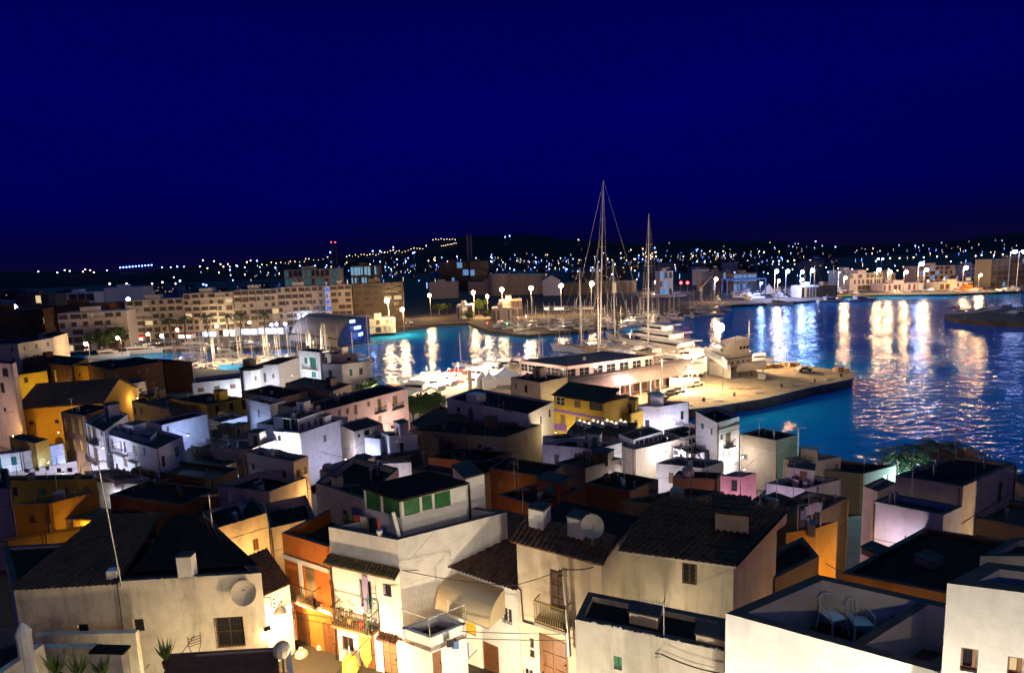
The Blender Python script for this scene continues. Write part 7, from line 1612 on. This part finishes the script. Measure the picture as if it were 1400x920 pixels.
def pole():
    b = at(783, 889, 14.2); z = top_at(b, 776, 772); a = at(776, 772, z)
    t = thing('utility_pole', 'leaning grey utility pole with insulators in front of the cream house', 'utility pole', (b.x, b.y, 10)); b = h2['A'].pt(h2['A'].hit(783, 889)[0], h2['A'].hit(783, 889)[1], .35); z = h2['A'].hit(776, 772)[1]
    a = h2['A'].pt(h2['A'].hit(776, 772)[0], z, .35)
    MB().tube(b, a, .10, .085, 8).build('shaft', M_GALV, t); m = MB()
    for k in (.02, .08): q = a.lerp(b, k); m.tube(q - Vector((.18, 0, 0)), q + Vector((.12, 0, 0)), .03); m.ball(q - Vector((.2, 0, 0)), .05, 4)
    m.build('insulators', M_IRON, t); return a, b
PA, PB = pole()
def wire(a, b, sag, r_, label, grp='cables strung between the near houses'):
    a, b = Vector(a), Vector(b); pts = [a.lerp(b, k / 16) - Vector((0, 0, sag * 4 * (k / 16) * (1 - k / 16))) for k in range(17)]; o = MB().path(pts, r_, 4).build('cable', M_BLACK); tag(o, label, 'cable', grp)
WA = H['whitehouse']['A']; WBw = H['whitehouse']['B']; OA = H['orange']['A']; MA = mh['A']; H2A = h2['A']
def on(w2, px, py, out=.06): u, z = w2.hit(px, py); return w2.pt(u, z, out)
q1 = on(WBw, 549, 778, .1); q2 = on(H2A, 706, 797, .2)
wire(q1, q2, .12, .018, 'black cable from the white corner house to the cream house'); wire(q2, PA, .05, .018, 'black cable from the cream house wall to the pole top'); wire(PA, on(H2A, 812, 774), .08, .022, 'thick beaded cable from the pole top to the right')
wire(q1, on(MA, 616, 769, .3), .1, .014, 'thin cable rising to the sagging tiled roof corner')
wire(on(OA, 392, 768), on(WA, 543, 800), .1, .014, 'thin cable across the orange and white fronts, upper'); wire(on(OA, 395, 830, .3), PB.lerp(PA, .25), .35, .016, 'long cable crossing the alley to the pole, upper'); wire(on(OA, 398, 838, .3), PB.lerp(PA, .18), .4, .016, 'long cable crossing the alley to the pole, lower')
wire(PB.lerp(PA, .22), on(h4['A'], 905, 888, .2), .12, .016, 'cable from the pole along the cracked parapet, upper'); wire(on(h4['A'], 905, 888, .2), on(h4['A'], 985, 914, .2), .08, .022, 'thick cable along the cracked parapet, right'); wire(PB.lerp(PA, .15), on(h4['A'], 905, 892, .2), .2, .01, 'cable from the pole along the cracked parapet, lower')
def conduit(label, w2, pts, r_=.03): m = MB(); m.path([on(w2, x, y, .05) for x, y in pts], r_, 5); tag(m.build('conduit', M_BLACK), label, 'conduit')
conduit('black conduit down the seam between orange and white houses', WA, [(452, 775), (456, 800), (459, 850), (461, 900)], .045)
conduit('black conduit stepping down the left edge of the cream house', H2A, [(706, 800), (713, 806), (716, 848), (736, 854)], .035)
conduit('thin cable drooping down the stained long wall', h7['A'], [(160, 790), (164, 820), (169, 862)], .02)
def mastthing(px, pyb, pyt, zb, label, tilt=0):
    p = at(px, pyb, zb); z = top_at(p, px, pyt); t = thing('antenna_mast', label, 'antenna', p); q = Vector((p.x + tilt, p.y, z)); MB().tube((p.x, p.y, zb - .5), q, .035, .025).build('pole', M_GALV, t)
    m = MB(); m.tube(q - Vector((.5, 0, .05)), q + Vector((.5, 0, -.05)), .014)
    for k in range(7): m.tube(q + Vector((-.45 + .15 * k, -.22, -.05)), q + Vector((-.45 + .15 * k, .22, -.05)), .01, n=3)
    m.build('aerial', M_GALV, t)
mastthing(165, 790, 628, 17.4, 'tall aerial mast rising over the long house roof', -.35)
mastthing(292, 735, 676, 17.0, 'aerial mast at the stepped gable wall'); mastthing(483, 700, 662, 18.0, 'short aerial mast left of the green-glazed room')
mastthing(710, 690, 622, 13.8, 'thin pale aerial among the dark centre roofs'); mastthing(1012, 684, 648, 13.5, 'pale aerial mast beside the pink house'); mastthing(716, 720, 668, 15.0, 'stubby aerial post by the terracotta wall')
def street_right():
    b = at(1091, 612, 4.5); z = top_at(b, 1091, 585); t = thing('double_street_light', 'white double-armed street light standing against the water near the stone house', 'street lamp', (b.x, b.y, 2)); MB().tube((b.x, b.y, 2), (b.x, b.y, z), .09).build('pole', M_FRAME, t); m = MB(); m.tube((b.x - .9, b.y, z), (b.x + .9, b.y, z), .06); m.build('cross_arm', M_FRAME, t)
    for k in (-1, 1): MB().box(b.x + k * .8, b.y, z - .05, .5, .25, .12).build('lamp_head', M_FRAME, t)
    light(t, (b.x, b.y - 2.5, z - 1.8), (1, .9, .75), 9, .1)
street_right()
def laundry():
    t = thing('washing_line', 'short washing line with dark, red and striped laundry by the yellow door', 'washing line', at(640, 870, 14)); a, b = on(WING[1], 600, 880, .5) + Vector((0, 0, .5)), on(MA, 655, 868, .8); m = MB(); m.tube(a, b, .01, n=3); m.build('line', M_IRON, t)
    cols = [('dark_cloth', (.02, .02, .03)), ('blue_cloth', (.1, .18, .4)), ('red_cloth', (.45, .03, .06)), ('striped_cloth', (.12, .14, .4)), ('white_cloth', (.7, .68, .65))]
    for k, (n_, c) in enumerate(cols):
        q = a.lerp(b, .12 + .19 * k); w3 = .32; m = MB(); h_ = [.35, .4, .3, .75, .4][k]
        for i in range(4): m.obox(q + Vector((i * w3 / 4, (i % 2) * .03, -h_ - .03 * (i % 2))), (w3 / 4, .01, 0), (0, .02, 0), (0, 0, h_)); 
        o_ = m.build('garment', mat(n_, c, .9), None); o_.location = Vector((0, 0, 0)); tag(o_, ['dark garment pegged on the washing line', 'light blue garment pegged on the washing line', 'red garment pegged on the washing line', 'long blue striped garment pegged on the washing line', 'white garment pegged on the washing line'][k], 'laundry', 'laundry on the line')
laundry()
def potsandstuff():
    T = H['whitehouse']; A = T['A']
    p = A.pt(A.hit(517, 730)[0], 19.0, -.12); t = thing('flower_pot', 'white pot with a tall red plant on the rooftop parapet', 'flower pot', p); MB().lathe([(.1, 0), (.16, .25), (.17, .28)], p, 10).build('pot', M_FRAME, t); m = MB()
    for k in range(7): m.tube(p + Vector((0, 0, .25)), p + Vector((rr.uniform(-.07, .07), rr.uniform(-.07, .07), rr.uniform(.7, 1.0))), .03, .01, 4)
    m.build('stems', mat('red_plant', (.45, .05, .02), .7), t)
    p = A.pt(A.hit(543, 735)[0] - .1, 19.0, -.4); t = thing('leaning_board', 'white board leaning on the rooftop corner', 'board', p); MB().obox(p + Vector((0, 0, -.7)), (.14, .05, 0), (0, .06, 0), (-.35, 0, 1.9)).build('board', M_FRAME, t)
    for k, (px, c, lb) in enumerate(((452, (.02, .02, .03), 'dark cloth hung on the left rooftop line'), (461, (.06, .12, .04), 'green cloth hung on the rooftop line'), (468, (.5, .06, .03), 'red cloth hung on the rooftop line'), (476, (.6, .55, .45), 'white cloth hung on the rooftop line'), (488, (.03, .03, .05), 'wide dark cloth hung on the rooftop line'))):
        p = A.pt(A.hit(px, 715)[0], 19.25, -.9); m = MB()
        for i in range(4): m.obox(p + Vector((i * .1, (i % 2) * .04, -.75)), (.1, .02, 0), (0, .03, 0), (0, 0, .85 - .08 * (i % 2)))
        o_ = m.build('garment', mat('cloth_%s' % lb.split()[0], c, .9)); tag(o_, lb, 'laundry', 'laundry on the rooftop')
    p = A.pt(A.hit(485, 845)[0], A.hit(495, 852)[1], .35); 
    for px, c, lb in ((501, (.55, .03, .02), 'red bag standing on the white house balcony'), (485, (.5, .3, .1), 'potted plant on the white house balcony'), (474, (.05, .1, .03), 'small green plant on the white house balcony')):
        u = A.hit(px, 845)[0]; q = A.pt(u, A.hit(495, 848)[1], .4); t = thing('balcony_item', lb, 'bag' if 'bag' in lb else 'plant', q); MB().lathe([(.07, 0), (.11, .06), (.12, .24), (.05, .3)], q, 8).build('pot' if 'bag' not in lb else 'sack', mat('item_' + lb.split()[0], c, .8), t)
        m = MB(); m.tube(q + Vector((0, 0, .4)), q + Vector((.02, 0, .6)), .02)
        if 'bag' not in lb: leaves(m, q + Vector((0, 0, .6)), .22, 40, .05, rr)
        m.build('leaves' if 'bag' not in lb else 'tie', M_GRASSY if 'bag' not in lb else M_BLACK, t)
    u = A.hit(512, 830)[0]; t = thing('step_ladder', 'green aluminium step ladder on the white house balcony', 'ladder', A.pt(u, 15, .4)); m = MB(); z = A.hit(495, 850)[1]; a1, a2 = A.pt(u - .2, z, .55), A.pt(u + .2, z, .55); b1, b2 = A.pt(u - .1, z + 1.9, .3), A.pt(u + .12, z + 1.9, .3)
    m.tube(a1, b1, .025); m.tube(a2, b2, .025)
    for k in range(7): m.tube(a1.lerp(b1, .1 + .13 * k), a2.lerp(b2, .1 + .13 * k), .02)
    m.build('frame', M_GREEN, t)
    # yellow parasol and round table top in the alley
    p = at(478, 898, 12.6); t = thing('yellow_parasol', 'folded yellow fabric parasol in the alley by the striped curtain', 'parasol', (p.x, p.y, 11)); MB().tube((p.x, p.y, 11), (p.x, p.y, 13.2), .03).build('pole', M_FRAME, t); MB().lathe([(.42, -.5), (.4, -.1), (.28, .2), (.05, .4)], (p.x, p.y, 12.4), 10).build('canopy', mat('yellow_canvas', (.8, .6, .06), .8), t)
    for px, py, r_, lb in ((412, 895, .36, 'large tan sack lying at the foot of the orange house'), (438, 884, .24, 'pale round bag leaning on the orange house wall')):
        q = at(px, py, 11.6); t = thing('sack', lb, 'sack', q); MB().ball(q, r_, 7, .85).build('body', M_CREAM, t); MB().tube(q + Vector((0, 0, r_ * .7)), q + Vector((0, 0, r_ * 1.1)), .08, .12).build('neck', M_CREAM, t)
    # plants lower left
    for i, (x, y, lb) in enumerate(((78, 912, 'spiky agave left below the yard wall'), (108, 914, 'spiky agave second below the yard wall'), (142, 914, 'spiky agave by the shed'), (228, 893, 'dry yellowish plant by the long house corner'))):
        q = at(x, y + 10, 15.2); t = thing('agave_plant', lb, 'plant', q, 'agaves in the bottom left yard'); m = MB()
        for k in range(11):
            a = k * 2.4; d = Vector((math.cos(a), math.sin(a), 0)); s2 = Vector((-d.y, d.x, 0)) * .07; tip = q + d * rr.uniform(.25, .6) + Vector((0, 0, rr.uniform(.7, 1.2))); m.add([q + s2, q - s2, q.lerp(tip, .5) - s2 * .8 + d * .05, tip, q.lerp(tip, .5) + s2 * .8 + d * .05], [(0, 1, 2, 3, 4)])
        m.build('leaves', mat('agave', (.16, .24, .05), .6), t); MB().lathe([(.16, -.3), (.2, 0)], q, 8).build('pot', M_TERRA, t)
potsandstuff()
def diners():
    for i in range(11):
        x = 792 + i * 6.2; p = at(x, 582 + (i % 3) * 2, 8.2); 
        base = H['ya']['A']; t = thing('terrace_table', 'one of the white-clothed tables on the party terrace', 'table', p, 'white-clothed tables on the party terrace'); MB().lathe([(.42, .74), (.42, .78)], p, 10).build('tabletop', M_FRAME, t); MB().lathe([(.46, .2), (.425, .735)], p, 10).build('cloth', M_FRAME, t); MB().tube(p, p + Vector((0, 0, .7)), .04).build('leg', M_IRON, t); MB().ball(p + Vector((.1, 0, .84)), .05, 4).build('candle', M_LW, t)
    q = at(825, 590, 8.19); t = thing('party_terrace', 'low roof terrace carrying the white-clothed tables', 'terrace', (q.x, q.y, 2)); C = [at(x, y, 8.15) for x, y in ((775, 590), (862, 600), (872, 578), (790, 574))]
    MB().prism([(c.x, c.y) for c in C], 2, 8.15).build('walls', M_STONE, t); MB().prism([(c.x, c.y) for c in C], 8.153, 8.18).build('floor', M_TERRA, t)
diners()

def rampart():  # assumed unseen floodlight and its support, added to warm the near walls
    p = Vector((-4, -14, 33)); t = thing('assumed_floodlight', 'assumed unseen warm floodlight on the castle rampart behind the viewpoint', 'floodlight', p)
    MB().box(p.x, p.y, p.z - 12, 2.2, 1.2, 11.6).build('buttress', M_STONE, t); MB().box(p.x, p.y + .1, p.z - .3, .5, .3, .4).build('housing', M_IRON, t)
    light(t, p + Vector((0, .5, 0)), (1, .78, .46), 3600, .5, spot=110, aim=(3, 25, 15))
rampart()

def roofclutter():
    rt5 = [((1262, 852), 'small planter box on the right part of the chairs terrace'), ((1060, 838), 'folded mat lying on the sunken terrace floor')]
    p = at(1225, 868, h5['rf'] + .1); t = thing('planter_box', 'small planter box behind the partition of the chairs terrace', 'planter', (p.x, p.y, h5['rf'])); MB().box(p.x, p.y, h5['rf'], .7, .25, .3, .2).build('trough', M_TERRA, t); m = MB(); leaves(m, (p.x, p.y, h5['rf'] + .45), .35, 60, .07, rr); m.build('leaves', M_GRASSY, t)
    for px, py, lb in ((1196, 758, 'square skylight hatch on the wide black roof'), (1270, 770, 'second skylight hatch on the wide black roof')):
        rf = H['r7']['rf']; p = at(px, py, rf); t = thing('roof_hatch', lb, 'hatch', (p.x, p.y, rf)); MB().box(p.x, p.y, rf, 1.0, .8, .35, .5).build('curb', M_CONC, t); MB().box(p.x, p.y, rf + .353, 1.1, .9, .06, .5).build('lid', M_CAP, t)
    # cracks and rough crumbling along the parapet of the low front house
    A = h4['A']; m = MB(); z = h4['z']
    for k in range(46):
        u = rr.uniform(0, A.len - .1); w3 = rr.uniform(.03, .16); m.obox(A.pt(u, z - rr.uniform(.0, .05), rr.uniform(.0, .02) - .02), A.t * w3, A.n * .05, (0, 0, rr.uniform(.03, .09)))
    m.build('crumbled_edge', M_OLD, h4['root'])
    for key, n_ in (('h7', 26), ('h3', 18)):
        A = H[key]['A']; m = MB()
        for k in range(n_):
            u = rr.uniform(.1, A.len - .3); z = H[key]['z'] - rr.uniform(.02, .10); m.obox(A.pt(u, z, -.03), A.t * rr.uniform(.05, .3), A.n * .045, (0, 0, .05))
        m.build('mortar_lumps', M_OLD, H[key]['root'])
roofclutter()

def morequay():
    pv = Pool(car_proto(), 'vehicles parked on the pier')
    for i, (x, y, rz) in enumerate(((915, 540, .4), (925, 537, .4), (1042, 518, 1.1), (950, 528, .5), (900, 548, .4), (1098, 508, .3))):
        p = at(x, y, 1.9); pv.put((p.x, p.y, 1.92), rz, ['parked van-like car at the landward end of the pier', 'car parked second on the landward pier', 'car parked beyond the passenger gangway', 'car parked beside the lorry trailer', 'car nearest the lilac houses on the pier', 'car parked near the pier tip'][i])
    for i, (x, y, rz, sc_) in enumerate(((962, 491, 1.2, 1.0), (974, 493, 1.4, .9), (940, 492, 1.1, 1.1), (1012, 492, 1.5, .9), (1034, 495, 1.6, .8), (912, 500, 1.0, 1.0), (900, 496, 1.2, .9))):
        p = at(x, y, 0); dup(p_m.p, (p.x, p.y, 0), rz, ['white yacht third from the superyacht along the outer pier', 'white yacht fourth from the superyacht along the outer pier', 'white yacht second from the superyacht along the outer pier', 'white boat just beyond the work ship', 'small white boat beyond the passenger gangway', 'white boat tight under the superyacht flank', 'white boat left of the superyacht flank'][i], 'yachts along the outer side of the pier', sc_)
    for i, (x, y) in enumerate(((933, 546), (1010, 531), (1075, 519), (1120, 512))):
        p = at(x, y, 1.9); m = MB()
        for k in range(9): m.obox((p.x + rr.uniform(-4, 4), p.y + rr.uniform(-2, 2), 1.904 + .003 * k), (rr.uniform(1, 4), rr.uniform(-.4, .4), 0), (rr.uniform(-.2, .2), rr.uniform(.1, .8), 0), (0, 0, .002))
        tag(m.build('paving_patch', mat('tar_patch', (.12, .09, .06), .9)), ['dark tar patches on the landward pier paving', 'dark tar patches in the middle of the pier paving', 'dark tar patches on the outer pier paving', 'dark tar patches near the pier tip'][i], 'tar patches')
morequay()
